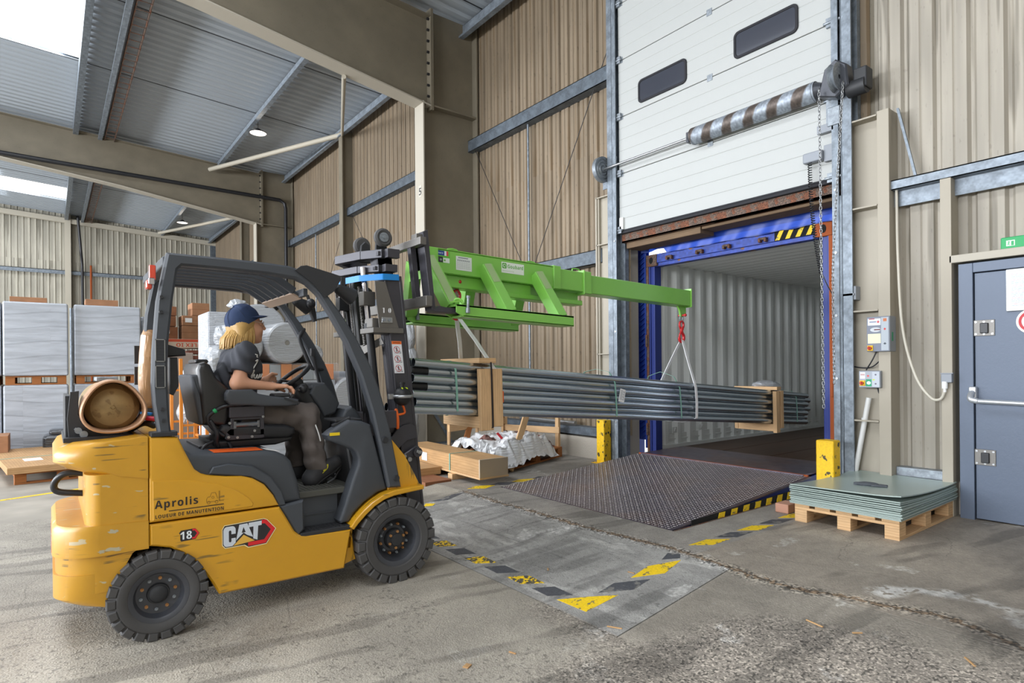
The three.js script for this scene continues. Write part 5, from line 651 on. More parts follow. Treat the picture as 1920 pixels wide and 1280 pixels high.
part('harness_cable', [tube([[0.94, 1.215, ZC + 0.26], [0.84, 1.21, ZC + 0.26], [0.78, 1.18, ZC + 0.25], [0.745, 1.14, ZC + 0.24], [0.77, 1.08, ZC + 0.24], [0.83, 1.03, ZC + 0.245]], 0.011, 40), tube([[0.76, 1.12, ZC + 0.25], [0.79, 1.05, ZC + 0.26], [0.79, 1.0, ZC + 0.25], [0.80, 0.97, ZC + 0.24]], 0.012, 24), tube([[0.77, 1.0, ZC + 0.24], [0.72, 0.975, ZC + 0.26], [0.70, 0.94, ZC + 0.27], [0.71, 0.915, ZC + 0.27]], 0.009, 24), tube([[0.86, 0.985, ZC + 0.24], [0.86, 0.95, ZC + 0.29], [0.80, 0.92, ZC + 0.32], [0.76, 0.905, ZC + 0.33]], 0.010, 24)], M.black2, truck); part('green_clip', rod([0.79, 1.188, ZC + 0.252], [0.775, 1.178, ZC + 0.25], 0.0145), std(0x1f9a5a, 0.5), truck);
// steering column and wheel
{
  const c = V3(1.318, 1.375, ZC), ax = V3(-0.60, 0.80, 0).normalize(), q = new THREE.Quaternion().setFromUnitVectors(V3(0, 0, 1), ax), rim = new THREE.TorusGeometry(0.135, 0.0145, 10, 44); rim.applyQuaternion(q); rim.translate(c.x, c.y, c.z);
  const u = V3(0.80, 0.60, 0), w = V3(0, 0, 1), hub = c.clone().addScaledVector(ax, -0.045), at = (a) => c.clone().addScaledVector(u, 0.13 * Math.cos(a)).addScaledVector(w, 0.13 * Math.sin(a));
  part('steering_wheel', [rim, ...[0.3, 2.4, 4.4].map((a) => bar(hub, at(a), 0.016, 0.026, 0.004)), rod(hub.clone().addScaledVector(ax, -0.02), hub.clone().addScaledVector(ax, 0.02), 0.045, 0.04, 20), rod(at(3.3), at(3.3).addScaledVector(ax, 0.05), 0.018)], M.black2, truck);
  part('steering_column', [rod(hub, [1.42, 1.20, ZC], 0.04, 0.06), prism([[1.318, 1.29], [1.35, 1.325], [1.385, 1.335], [1.42, 1.29], [1.50, 1.19], [1.56, 1.07], [1.54, 0.96], [1.50, 0.965], [1.42, 1.10], [1.345, 1.20], [1.31, 1.25]], ZC - 0.10, ZC + 0.10, 0.025)], M.dark, truck);
  part('dash_console', [prism([[1.40, 1.26], [1.43, 1.325], [1.505, 1.335], [1.56, 1.27], [1.61, 1.19], [1.58, 1.12], [1.50, 1.10], [1.46, 1.17]], ZC - 0.26, ZC + 0.12, 0.018), bar([1.41, 1.30, ZC + 0.10], [1.45, 1.325, ZC + 0.0], 0.01, 0.05)], M.anthracite, truck); part('direction_lever', [rod([1.345, 1.29, ZC + 0.08], [1.335, 1.295, ZC + 0.17], 0.018), ball(1.335, 1.296, ZC + 0.175, 0.027)], M.black2, truck); part('ignition_key', [rod([1.415, 1.19, ZC + 0.10], [1.415, 1.19, ZC + 0.125], 0.012), bx(1.405, 1.15, ZC + 0.118, 1.42, 1.19, ZC + 0.122)], M.steel, truck);
  part('pedal', [bar([1.44, 0.66, ZC + 0.16], [1.585, 0.845, ZC + 0.16], 0.012, 0.09, 0.004), rod([1.44, 0.65, ZC + 0.16], [1.55, 0.74, ZC + 0.12], 0.01), rod([1.53, 0.68, ZC + 0.2], [1.60, 0.78, ZC + 0.2], 0.009)], M.dark, truck); part('pedal_arm', [tube([[1.50, 0.73, ZC + 0.1], [1.56, 0.73, ZC + 0.12], [1.60, 0.78, ZC + 0.1]], 0.008, 14), tube([[1.58, 0.70, ZC + 0.1], [1.53, 0.69, ZC + 0.22], [1.47, 0.67, ZC + 0.25]], 0.006, 16)], M.steel, truck);
}
// ------------------------------------------------------------------ mast, leaning back
{
  const T = 0.1005, mx = (x, y) => x - (y - 0.6) * T;          // x given at y = 0.6
  const rail = (x, w, y0, y1, z0, z1) => prism([[mx(x, y0), y0], [mx(x + w, y0), y0], [mx(x + w, y1), y1], [mx(x, y1), y1]], Math.min(z0, z1), Math.max(z0, z1), 0.004);
  for (const s of [1, -1]) {
    const o = part('outer_mast_rail', [rail(1.985, 0.02, 0.22, 2.05, ZC + s * 0.27, ZC + s * 0.36), rail(1.985, 0.135, 0.22, 2.08, ZC + s * 0.335, ZC + s * 0.355), rail(2.10, 0.022, 0.22, 2.08, ZC + s * 0.27, ZC + s * 0.36)], M.mast, truck);
    part('inner_mast_rail', [rail(1.995, 0.018, 0.9, 2.22, ZC + s * 0.19, ZC + s * 0.262), rail(1.995, 0.115, 0.9, 2.24, ZC + s * 0.24, ZC + s * 0.262), rail(2.092, 0.018, 0.9, 2.24, ZC + s * 0.19, ZC + s * 0.262), rail(2.0, 0.10, 2.12, 2.27, ZC + s * 0.13, ZC + s * 0.262)], M.mast, truck);
    part('lift_cylinder', [rod([mx(1.90, 0.5), 0.5, ZC + s * 0.22], [mx(1.90, 1.72), 1.72, ZC + s * 0.22], 0.028), rod([mx(1.90, 1.69), 1.69, ZC + s * 0.22], [mx(1.90, 1.75), 1.75, ZC + s * 0.22], 0.036)], M.black2, truck); part('cylinder_rod', rod([mx(1.90, 1.75), 1.75, ZC + s * 0.22], [mx(1.90, 2.14), 2.14, ZC + s * 0.22], 0.02), M.chrome, truck); part('cylinder_head', bx(mx(1.86, 1.9), 1.87, ZC + s * 0.18, mx(1.95, 1.9), 1.97, ZC + s * 0.26, 0.006), s > 0 ? M.mastWorn : M.black2, truck);
    const rx = 1.915, ry = 2.375, rz = ZC + s * 0.185, wl = lathe([[0.0, -0.024], [0.052, -0.024], [0.066, -0.014], [0.066, 0.014], [0.052, 0.024], [0.044, 0.020], [0.0, 0.018]], 36); wl.rotateX(PI / 2); if (s < 0) wl.rotateX(PI); wl.translate(rx, ry, rz); part('hose_roller', wl, M.rubber, truck); part('roller_hub', [rod([rx, ry, rz + s * 0.016], [rx, ry, rz + s * 0.026], 0.036, 0.034, 28), rod([rx, ry, rz + s * 0.024], [rx, ry, rz + s * 0.034], 0.013)], M.zinc, truck); part('roller_bracket', prism([[rx - 0.045, 2.24], [rx - 0.03, 2.37], [rx + 0.0, 2.40], [rx + 0.035, 2.38], [rx + 0.075, 2.24]], rz - s * 0.05 - 0.012, rz - s * 0.05 + 0.012, 0.005), M.dark, truck);
    part('mast_plate', prism([[mx(1.91, 1.70), 1.70], [mx(1.91, 2.03), 2.03], [mx(1.99, 2.03), 2.03], [mx(2.06, 1.70), 1.70]], ZC + s * 0.36 - 0.004, ZC + s * 0.36 + 0.004, 0.001), M.mastWorn, truck);
  }
  // cross members, bowed backwards to clear the view
  const cross = (y, x, d, h, mat) => part('mast_cross_member', [bar([mx(x - 0.02, y), y, ZC + 0.305], [mx(x - 0.02, y), y, ZC + 0.2], h * 0.5, d), bar([mx(x, y), y, ZC + 0.30], [mx(x - 0.09, y), y, ZC + 0.14], h, d, 0.004), bar([mx(x - 0.09, y), y, ZC + 0.15], [mx(x - 0.16, y), y + 0.0, ZC - 0.15], h, d, 0.004), bar([mx(x - 0.16, y), y, ZC - 0.14], [mx(x, y), y, ZC - 0.30], h, d, 0.004), bar([mx(x, y), y, ZC + 0.34], [mx(x + 0.09, y), y, ZC + 0.34], h, d)], mat, truck);
  cross(2.13, 2.0, 0.06, 0.05, M.mast); cross(2.235, 2.03, 0.05, 0.06, M.mast); part('mast_cross_member', [bx(mx(1.86, 1.7), 1.675, ZC + 0.15, mx(2.09, 1.7), 1.712, ZC + 0.372, 0.004), bx(mx(1.87, 1.7), 1.71, ZC + 0.20, mx(1.95, 1.7), 1.78, ZC + 0.33, 0.01)], M.mastWorn, truck); part('mast_cross_member', bx(mx(1.86, 1.7), 1.675, ZC - 0.36, mx(2.05, 1.7), 1.712, ZC - 0.15, 0.004), M.mastWorn, truck); part('mast_cross_member', bx(mx(1.90, 1.0), 0.98, ZC - 0.34, mx(1.96, 1.0), 1.10, ZC + 0.34, 0.006), M.mast, truck); part('mast_cross_member', [bx(mx(1.88, 1.55), 1.54, ZC + 0.02, mx(1.96, 1.55), 1.60, ZC + 0.12, 0.006), bar([mx(1.86, 1.55), 1.545, ZC + 0.10], [mx(1.98, 1.6), 1.63, ZC + 0.24], 0.05, 0.012)], M.mastWorn, truck);
  part('clamp_plate', [bx(mx(1.93, 1.75), 1.745, ZC + 0.362, mx(2.01, 1.75), 1.785, ZC + 0.372, 0.003)], M.steel, truck); part('clamp_bolt', [1.945, 1.985].map((x) => rod([mx(x, 1.76), 1.765, ZC + 0.37], [mx(x, 1.76), 1.765, ZC + 0.382], 0.011, 0.011, 8)), M.zinc, truck);
  for (const z of [ZC + 0.06, ZC - 0.12]) part('lift_chain', [...Array(34).keys()].flatMap((k) => { const y = 2.02 - k * 0.0125; return [bar([mx(1.925, y), y, z - 0.012], [mx(1.925, y), y, z + 0.012], 0.0105, 0.016, 0.002), ...(k % 2 ? [bar([mx(1.925, y), y, z - 0.018], [mx(1.925, y), y, z + 0.018], 0.006, 0.006)] : [])]; }), M.mastWorn, truck);
  for (const [x, z, r] of [[1.92, ZC - 0.02, 0.016], [1.92, ZC - 0.06, 0.016], [1.91, ZC + 0.02, 0.013], [1.95, ZC + 0.12, 0.013], [1.95, ZC - 0.25, 0.014]]) part('hydraulic_hose', tube([[mx(x, 2.1), 2.1, z], [mx(x, 1.6), 1.6, z], [mx(x, 1.1), 1.1, z + 0.01], [mx(x - 0.02, 0.75), 0.75, z]], r, 30), M.black, truck);
  part('corrugated_hose', [...Array(30).keys()].map((k) => rod([1.70 + k * 0.001, 0.78 + k * 0.012, ZC - 0.05], [1.70 + k * 0.001, 0.787 + k * 0.012, ZC - 0.05], 0.032, 0.026, 14)), M.black, truck);
  part('gas_strut', [rod([1.72, 1.0, ZC - 0.40], [1.60, 1.55, ZC - 0.40], 0.014), bx(1.585, 1.53, ZC - 0.42, 1.615, 1.59, ZC - 0.38, 0.004), rod([1.735, 0.93, ZC - 0.4], [1.72, 1.0, ZC - 0.4], 0.009)], M.dark, truck);
  part('blue_strap', [ribbon([[mx(2.095, 2.068), 2.068, ZC + 0.366], [mx(1.97, 2.062), 2.062, ZC + 0.372], [mx(1.85, 2.058), 2.055, ZC + 0.25], [mx(1.78, 2.05), 2.045, ZC + 0.05], [mx(1.74, 2.04), 2.03, ZC - 0.10]], [0, 1, 0], 0.042, 0.006)], M.blue, truck);
  const acc = V3(mx(2.01, 1.24), 1.235, ZC + 0.41); part('accumulator', [ball(acc.x, acc.y, acc.z, 0.066, 0.066, 0.062, 28), rod([acc.x, acc.y + 0.06, acc.z], [acc.x, acc.y + 0.095, acc.z], 0.014), rod([acc.x, acc.y + 0.085, acc.z], [acc.x, acc.y + 0.098, acc.z], 0.02, 0.02, 6)], M.black, truck); part('accumulator_clamp', [...[0, 1].map(() => { const t = new THREE.TorusGeometry(0.066, 0.007, 6, 40); t.scale(1, 1, 1.7); t.rotateX(PI / 2); t.translate(acc.x, acc.y, acc.z); return flat(t); }).slice(0, 1), bx(acc.x - 0.10, acc.y - 0.018, acc.z - 0.03, acc.x - 0.05, acc.y + 0.018, acc.z - 0.005, 0.003), bx(acc.x + 0.055, acc.y - 0.014, acc.z - 0.04, acc.x + 0.085, acc.y + 0.014, acc.z - 0.01, 0.003)], M.steel, truck); part('accumulator_label', bar([acc.x - 0.02, acc.y + 0.056, acc.z + 0.028], [acc.x + 0.025, acc.y + 0.056, acc.z + 0.026], 0.003, 0.018, 0, [0, 0.8, 0.5]), std(0xc8dc28, 0.5), truck);
  part('accumulator_pipe', [tube([[acc.x, acc.y - 0.06, acc.z], [acc.x + 0.012, acc.y - 0.09, acc.z], [acc.x + 0.01, acc.y - 0.12, acc.z], [acc.x - 0.07, acc.y - 0.128, acc.z], [acc.x - 0.10, acc.y - 0.13, acc.z - 0.02]], 0.008, 30)], M.orange, truck); part('valve_block', [bx(1.79, 1.02, ZC + 0.375, 1.885, 1.14, ZC + 0.44, 0.006)], M.mast, truck); part('orange_hose', tube([[1.895, 1.14, ZC + 0.41], [1.90, 1.08, ZC + 0.42], [1.905, 1.02, ZC + 0.41]], 0.013, 14), M.orange, truck);
  part('tilt_shield', prism([[1.87, 0.935], [1.92, 1.00], [1.97, 1.03], [2.03, 1.038], [2.06, 1.02], [2.075, 0.93], [2.0, 0.92], [1.95, 0.88], [1.90, 0.84]], ZC + 0.36, ZC + 0.372, 0.002), M.mast, truck); part('tilt_pin', [prism([[1.955, 0.80], [1.965, 0.83], [2.03, 0.865], [2.06, 0.88], [2.085, 0.87], [2.095, 0.83], [2.075, 0.80], [2.03, 0.80]], ZC + 0.37, ZC + 0.395, 0.006), rod([2.06, 0.835, ZC + 0.37], [2.06, 0.835, ZC + 0.42], 0.034)], M.mast, truck); part('tilt_bolt', [bar([2.045, 0.845, ZC + 0.425], [2.085, 0.832, ZC + 0.425], 0.022, 0.012, 0.004), rod([2.06, 0.838, ZC + 0.42], [2.06, 0.838, ZC + 0.438], 0.012), rod([2.0, 0.79, ZC + 0.385], [2.0, 0.79, ZC + 0.41], 0.016), rod([1.965, 0.815, ZC + 0.39], [1.965, 0.815, ZC + 0.405], 0.012)], M.steel, truck);
  const tilt = [-T, 1, 0]; let [g, m] = decal(canvasTex(220, 640, (c) => { c.fillStyle = '#e4e6ec'; c.fillRect(0, 0, 220, 640); c.fillStyle = '#e86a1e'; c.fillRect(0, 0, 220, 64); c.fillStyle = '#4a2a14'; c.font = 'bold 40px sans-serif'; c.fillText('DANGER', 34, 48, 150); for (let k = 0; k < 3; k++) { const y = 170 + k * 185; c.fillStyle = '#3a3a40'; c.beginPath(); c.arc(100, y - 36, 12, 0, 7); c.fill(); c.fillRect(88, y - 24, 26, 40); c.fillRect(84, y + 12, 12, 34); c.fillRect(104, y + 12, 12, 34); c.strokeStyle = '#b42430'; c.lineWidth = 10; c.beginPath(); c.arc(100, y, 62, 0, 7); c.moveTo(56, y - 44); c.lineTo(144, y + 44); c.stroke(); c.strokeStyle = '#3a3a40'; c.lineWidth = 6; c.beginPath(); c.arc(170, y + 48, 16, 0, 7); c.moveTo(40, y + 70); c.lineTo(196, y + 70); c.stroke(); } c.strokeStyle = '#8a8a90'; c.lineWidth = 4; c.strokeRect(3, 3, 214, 634); }), [mx(1.978, 1.39) + 0.012, 1.395, ZC + 0.3605], [1, 0, 0], tilt, 0.078, 0.228); part('warning_sticker', g, m, truck);
  [g, m] = decal(canvasTex(256, 128, (c) => { c.clearRect(0, 0, 256, 128); c.fillStyle = '#eceef2'; c.fillRect(28, 16, 30, 100); c.fillRect(14, 22, 16, 10); c.beginPath(); c.ellipse(176, 64, 34, 50, 0, 0, 7); c.fill(); c.fillStyle = '#55534f'; c.fillRect(168, 10, 10, 108); }), [mx(1.935, 1.82) + 0.005, 1.81, ZC + 0.3655], [1, 0, 0], [0, 1, 0], 0.085, 0.045, { transparent: true, alphaTest: 0.5 }); part('stencil_print', g, m, truck);
  // carriage and load backrest
  const cx = (y) => 2.205 - (y - 1.87) * 0.105;
  for (const s of [1, -1]) { part('fork', [prism([[cx(1.86), 1.855], [cx(2.42), 2.42], [cx(2.42) - 0.042, 2.40], [cx(1.90) - 0.042, 1.92], [cx(1.86) - 0.03, 1.85], [cx(1.86), 1.835], [3.25, 1.835], [3.25, 1.85], [2.30, 1.872], [cx(1.86) + 0.03, 1.88]], Math.min(ZC + s * 0.33, ZC + s * 0.43), Math.max(ZC + s * 0.33, ZC + s * 0.43), 0.003)], M.mast, truck); part('fork_hook', [bx(cx(2.4) - 0.09, 2.30, ZC + s * 0.38 - 0.04, cx(2.4) - 0.03, 2.385, ZC + s * 0.38 + 0.04, 0.006)], M.mastWorn, truck); part('carriage_side', bar([cx(1.86) - 0.075, 1.87, ZC + s * 0.30], [cx(2.35) - 0.075, 2.33, ZC + s * 0.30], 0.045, 0.05, 0.004, [1, 0, 0]), M.mast, truck); }
  part('carriage_bar', [bar([cx(2.33) - 0.075, 2.325, ZC - 0.48], [cx(2.33) - 0.075, 2.325, ZC + 0.48], 0.055, 0.05, 0.005), bar([cx(1.91) - 0.075, 1.905, ZC - 0.48], [cx(1.91) - 0.075, 1.905, ZC + 0.48], 0.075, 0.05, 0.005)], M.mastWorn, truck); part('carriage_roller', [0.16, -0.16].map((d) => rod([mx(2.06, 2.0), 2.0, ZC + d], [mx(2.06, 2.0), 2.0, ZC + d + 0.05], 0.05)), M.dark, truck);
}
// gas bottle lying in the cradle, end towards the viewer
{
  const t = thing('gas_bottle', 'tan steel gas bottle lying across the rear of the forklift', 'gas bottle', [0.265, 1.08, ZC - 0.1]);
  M.bottle = std(0xffffff, 0.45, 0.15, { map: dataTex(256, 256, (u, v) => { const n = fbm(u * 6, v * 6, 4, 6), s = 0.85 + 0.3 * (n - 0.3), k = sstep(0.6, 0.7, fbm(u * 10, v * 10, 4, 10)); return [mix(176, 150, k) * s, mix(148, 122, k) * s, mix(100, 80, k) * s]; }) }); const q = (l, rot) => { const g = lathe(l, 48); g.rotateX(PI / 2); g.translate(0.268, 1.232, 0); return g; };
  part('shell', q([[0, 0], [0, -4.6], [0.10, -4.58], [0.132, -4.5], [0.135, -3.98], [0.128, -3.93], [0.10, -3.895], [0.05, -3.875], [0.012, -3.872], [0.008, -3.868], [0, -3.868]].slice(1)), M.bottle, t);
  const ring = (rx, ry, k) => [...Array(48).keys()].map((i) => { const a = i / 48 * 2 * PI, f = 1 + 0.06 * Math.cos(3 * a + 1.4); return [0.268 + rx * f * Math.cos(a), 1.232 + ry * f * Math.sin(a)]; });
  part('foot_ring', [prism(ring(0.148, 0.142), -4.02, -3.79, 0.006, 1, [ring(0.133, 0.127)])], std(0xbd9474, 0.42, 0.2), t); part('valve_guard', q([[0.09, -4.62], [0.11, -4.72], [0.095, -4.72], [0.08, -4.62]]), M.bottle, t);
}
// ------------------------------------------------------------------ the driver
// bones: [ax,ay,az, bx,by,bz, ra, rb, flatten z?]; distances joined with a smooth minimum and meshed
function capsule(p, b) { const [ax, ay, az, bx2, by, bz, ra, rb] = b, ux = bx2 - ax, uy = by - ay, uz = bz - az, L = ux * ux + uy * uy + uz * uz || 1e-9, t = clamp(((p[0] - ax) * ux + (p[1] - ay) * uy + (p[2] - az) * uz) / L), dx = p[0] - ax - t * ux, dy = p[1] - ay - t * uy, dz = p[2] - az - t * uz; return Math.sqrt(dx * dx + dy * dy + dz * dz) - (ra + (rb - ra) * t); }
function ellip(p, c, r) { const x = (p[0] - c[0]) / r[0], y = (p[1] - c[1]) / r[1], z = (p[2] - c[2]) / r[2], k = Math.sqrt(x * x + y * y + z * z); return (k - 1) * Math.min(r[0], r[1], r[2]); }
const smin = (a, b, k) => { const h = Math.max(0, k - Math.abs(a - b)) / k; return Math.min(a, b) - h * h * k * 0.25; };
function field(center, half, N, sdf) {
  const mc = new MarchingCubes(N, new THREE.MeshBasicMaterial(), false, false, 400000); mc.isolation = 0; const hs = N / 2;
  for (let k = 0; k < N; k++) for (let j = 0; j < N; j++) for (let i = 0; i < N; i++) { const p = [center[0] + half * (i - hs) / hs, center[1] + half * (j - hs) / hs, center[2] + half * (k - hs) / hs]; mc.field[i + j * N + k * N * N] = -sdf(p); }
  mc.update(); const n = mc.count, P = new Float32Array(n * 3), Q = new Float32Array(n * 3);
  for (let i = 0; i < n; i++) { for (let c = 0; c < 3; c++) { P[3 * i + c] = center[c] + half * mc.positionArray[3 * i + c]; Q[3 * i + c] = mc.normalArray[3 * i + c]; } const l = Math.hypot(Q[3 * i], Q[3 * i + 1], Q[3 * i + 2]) || 1; Q[3 * i] /= l; Q[3 * i + 1] /= l; Q[3 * i + 2] /= l; }
  const g = new THREE.BufferGeometry(); g.setAttribute('position', new THREE.BufferAttribute(P, 3)); g.setAttribute('normal', new THREE.BufferAttribute(Q, 3)); return uvBox(g);
}
const bones = (list, k = 0.03) => (p) => { let d = 9; for (const b of list) { const e = capsule(p, b); d = d === 9 ? e : smin(d, e, k); } return d; };
{
  const z0 = ZC, A = { nS: [0.985, 1.535, z0 + 0.165], nE: [0.915, 1.345, z0 + 0.225], nW: [1.125, 1.322, z0 + 0.215], fS: [0.985, 1.535, z0 - 0.165], fE: [0.985, 1.32, z0 - 0.215], fW: [1.175, 1.352, z0 - 0.135], nH: [1.0, 1.145, z0 + 0.09], fH: [1.0, 1.145, z0 - 0.09], nK: [1.375, 1.115, z0 + 0.135], fK: [1.375, 1.105, z0 - 0.12], nA: [1.425, 0.765, z0 + 0.175], fA: [1.38, 0.74, z0 - 0.12] };
  const hd = [1.025, 1.715, z0], bone = (a, b, ra, rb) => [...a, ...b, ra, rb];
  const arm = [bone(A.nS, A.nE, 0.045, 0.038), bone(A.nE, A.nW, 0.038, 0.025), bone(A.fS, A.fE, 0.047, 0.041), bone(A.fE, A.fW, 0.041, 0.026)];
  const trunk = [bone([0.965, 1.16, z0 - 0.08], [0.965, 1.16, z0 + 0.08], 0.115, 0.115), bone([0.965, 1.16, z0], [0.945, 1.34, z0], 0.118, 0.108), bone([0.945, 1.34, z0 - 0.05], [0.975, 1.47, z0 - 0.06], 0.098, 0.09), bone([0.945, 1.34, z0 + 0.05], [0.975, 1.47, z0 + 0.06], 0.098, 0.09), bone([0.985, 1.53, z0 - 0.14], [0.985, 1.53, z0 + 0.14], 0.052, 0.052), bone([1.03, 1.42, z0 - 0.065], [1.03, 1.42, z0 + 0.065], 0.062, 0.062)];
  const neck = [bone([0.985, 1.52, z0], [1.015, 1.66, z0], 0.052, 0.048)];
  const leg = [bone(A.nH, A.nK, 0.088, 0.062), bone(A.nK, A.nA, 0.060, 0.042), bone(A.fH, A.fK, 0.088, 0.062), bone(A.fK, A.fA, 0.060, 0.042)];
  const foot = (a, toe, heel) => [bone(heel, toe, 0.042, 0.034), bone(a, heel, 0.042, 0.044), bone(a, [mix(heel[0], toe[0], 0.55), mix(heel[1], toe[1], 0.55) + 0.02, toe[2]], 0.045, 0.036)];
  const nFoot = foot(A.nA, [1.555, 0.792, z0 + 0.185], [1.385, 0.695, z0 + 0.175]), fFoot = foot(A.fA, [1.53, 0.70, z0 - 0.12], [1.35, 0.695, z0 - 0.12]);
  const t = thing('person', 'woman driver in navy cap and dark T-shirt sitting at the steering wheel looking ahead', 'person', [1.0, 1.06, ZC]);
  // head: skull, jaw, nose, brow, lips, ear
  const head = (p) => {
    let d = ellip(p, [hd[0] - 0.012, hd[1] + 0.035, z0], [0.092, 0.098, 0.073]); d = smin(d, ellip(p, [hd[0] + 0.040, hd[1] - 0.035, z0], [0.060, 0.078, 0.056]), 0.03); d = smin(d, ellip(p, [hd[0] + 0.072, hd[1] - 0.088, z0], [0.022, 0.02, 0.024]), 0.02);
    d = smin(d, capsule(p, [hd[0] + 0.092, hd[1] + 0.028, z0, hd[0] + 0.112, hd[1] - 0.012, z0, 0.008, 0.0115]), 0.012); d = smin(d, capsule(p, [hd[0] + 0.085, hd[1] - 0.052, z0 - 0.016, hd[0] + 0.085, hd[1] - 0.052, z0 + 0.016, 0.010, 0.010]), 0.008); d = smin(d, capsule(p, [hd[0] + 0.083, hd[1] - 0.066, z0 - 0.012, hd[0] + 0.083, hd[1] - 0.066, z0 + 0.012, 0.0105, 0.0105]), 0.006);
    for (const s of [-1, 1]) { d = smin(d, ellip(p, [hd[0] + 0.066, hd[1] - 0.028, z0 + s * 0.032], [0.024, 0.022, 0.018]), 0.02); d = Math.max(d, -ellip(p, [hd[0] + 0.090, hd[1] + 0.018, z0 + s * 0.031], [0.012, 0.010, 0.016])); d = smin(d, ellip(p, [hd[0] + 0.080, hd[1] + 0.018, z0 + s * 0.031], [0.0125, 0.010, 0.012]), 0.003); }
    return smin(d, capsule(p, [0.985, 1.52, z0, 1.005, 1.66, z0, 0.05, 0.047]), 0.02);
  };
  // hands: near one lies over the levers, far one grips the wheel rim
  function hand(w, dir, side, up, curl, thumbDir) {
    const d = arr(dir).normalize(), s = arr(side).normalize(), u = arr(up).normalize(), P = (a, b, c) => { const q = arr(w).addScaledVector(d, a).addScaledVector(s, b).addScaledVector(u, c); return [q.x, q.y, q.z]; }, L = [];
    for (const k of [-1, -0.33, 0.33, 1]) L.push([...P(0, k * 0.010, 0), ...P(0.078, k * 0.029, 0.004), 0.018, 0.0125]);
    [0.070, 0.080, 0.075, 0.058].forEach((len, i) => { const b = -0.031 + i * 0.0205, a0 = [0.08, b, 0.004], c = curl; let a = a0, ang = c * 0.4; const seg = [0.45, 0.32, 0.25]; let r = 0.0092; for (let j = 0; j < 3; j++) { const nx = [a[0] + Math.cos(ang) * len * seg[j], b * (1 + 0.06 * (j + 1)), a[2] - Math.sin(ang) * len * seg[j]]; L.push([...P(...a), ...P(...nx), r, r - 0.0008]); a = nx; r -= 0.0008; ang += c * 0.75; } });
    const tb = [0.025, thumbDir * 0.022, -0.004], tm = [0.058, thumbDir * 0.046, -0.016], te = [0.085, thumbDir * 0.044, -0.03]; L.push([...P(...tb), ...P(...tm), 0.0135, 0.0105], [...P(...tm), ...P(...te), 0.0105, 0.0085]); return L;
  }
  const nHand = hand(A.nW, [1, -0.06, 0.12], [0.1, 0, -1], [0.1, 1, 0], 0.75, 1), fHand = hand(A.fW, [0.9, 0.05, -0.45], [-0.2, 0.95, 0.1], [-0.5, 0.1, -0.86], -1.2, 1);
  const body = [field([1.12, 1.28, z0], 0.66, 112, bones([...arm, ...trunk, ...neck, ...leg, ...nFoot, ...fFoot], 0.035)), field(hd, 0.18, 96, head), field([1.20, 1.31, z0 + 0.22], 0.12, 88, bones([...nHand, bone([1.09, 1.325, z0 + 0.216], A.nW, 0.028, 0.026)], 0.010)), field([1.24, 1.355, z0 - 0.16], 0.12, 88, bones([...fHand, bone([1.14, 1.347, z0 - 0.15], A.fW, 0.028, 0.026)], 0.010))];
  const b = part('body', body, M.skin, t);
  for (const s of [-1, 1]) { part('eye', ball(hd[0] + 0.0815, hd[1] + 0.018, z0 + s * 0.031, 0.0118, 0.0085, 0.011, 14), std(0x4a3a32, 0.2), b); part('eyebrow', tube([[hd[0] + 0.092, hd[1] + 0.036, z0 + s * 0.014], [hd[0] + 0.091, hd[1] + 0.040, z0 + s * 0.03], [hd[0] + 0.078, hd[1] + 0.036, z0 + s * 0.046]], 0.0028, 12, 6), M.hair, b); }
  part('lips', [capsuleMesh([hd[0] + 0.0925, hd[1] - 0.054, z0 - 0.014], [hd[0] + 0.0925, hd[1] - 0.054, z0 + 0.014], 0.0048), capsuleMesh([hd[0] + 0.0905, hd[1] - 0.063, z0 - 0.012], [hd[0] + 0.0905, hd[1] - 0.063, z0 + 0.012], 0.0052)], std(0xb05e5a, 0.5), b);
  // T-shirt: the trunk and upper arms a little larger, with folds
  const sl = (S, E) => [...S, mix(S[0], E[0], 0.62), mix(S[1], E[1], 0.62), mix(S[2], E[2], 0.62), 0.060, 0.058];
  const shirtB = bones([...trunk.map((q) => [...q.slice(0, 6), q[6] + 0.014, q[7] + 0.014]), sl(A.nS, A.nE), sl(A.fS, A.fE)], 0.045);
  const shirt = field([0.99, 1.36, z0], 0.36, 100, (p) => { let d = shirtB(p) + 0.008 * Math.sin(p[1] * 62 + p[0] * 34 + 6 * Math.sin(p[2] * 14)) * Math.sin(p[0] * 30 - p[2] * 11); for (const [S, E] of [[A.nS, A.nE], [A.fS, A.fE]]) { const L = Math.hypot(E[0] - S[0], E[1] - S[1], E[2] - S[2]), k = ((p[0] - S[0]) * (E[0] - S[0]) + (p[1] - S[1]) * (E[1] - S[1]) + (p[2] - S[2]) * (E[2] - S[2])) / L / L; if (Math.hypot(p[0] - mix(S[0], E[0], k), p[1] - mix(S[1], E[1], k), p[2] - mix(S[2], E[2], k)) < 0.085) d = Math.max(d, (k - 0.66) * L); } d = Math.max(d, 1.10 - p[1]); return Math.max(d, -capsule(p, [0.99, 1.555, z0, 1.03, 1.68, z0, 0.062, 0.085])); });
  part('t_shirt', shirt, M.shirt, b);
  const onShirt = (l, r) => tube(l.map(([x, y]) => { let z = z0 + 0.26; while (z > z0 && shirtB([x, y, z]) > 0.004) z -= 0.002; return [x, y, z]; }), r, 40, 5);
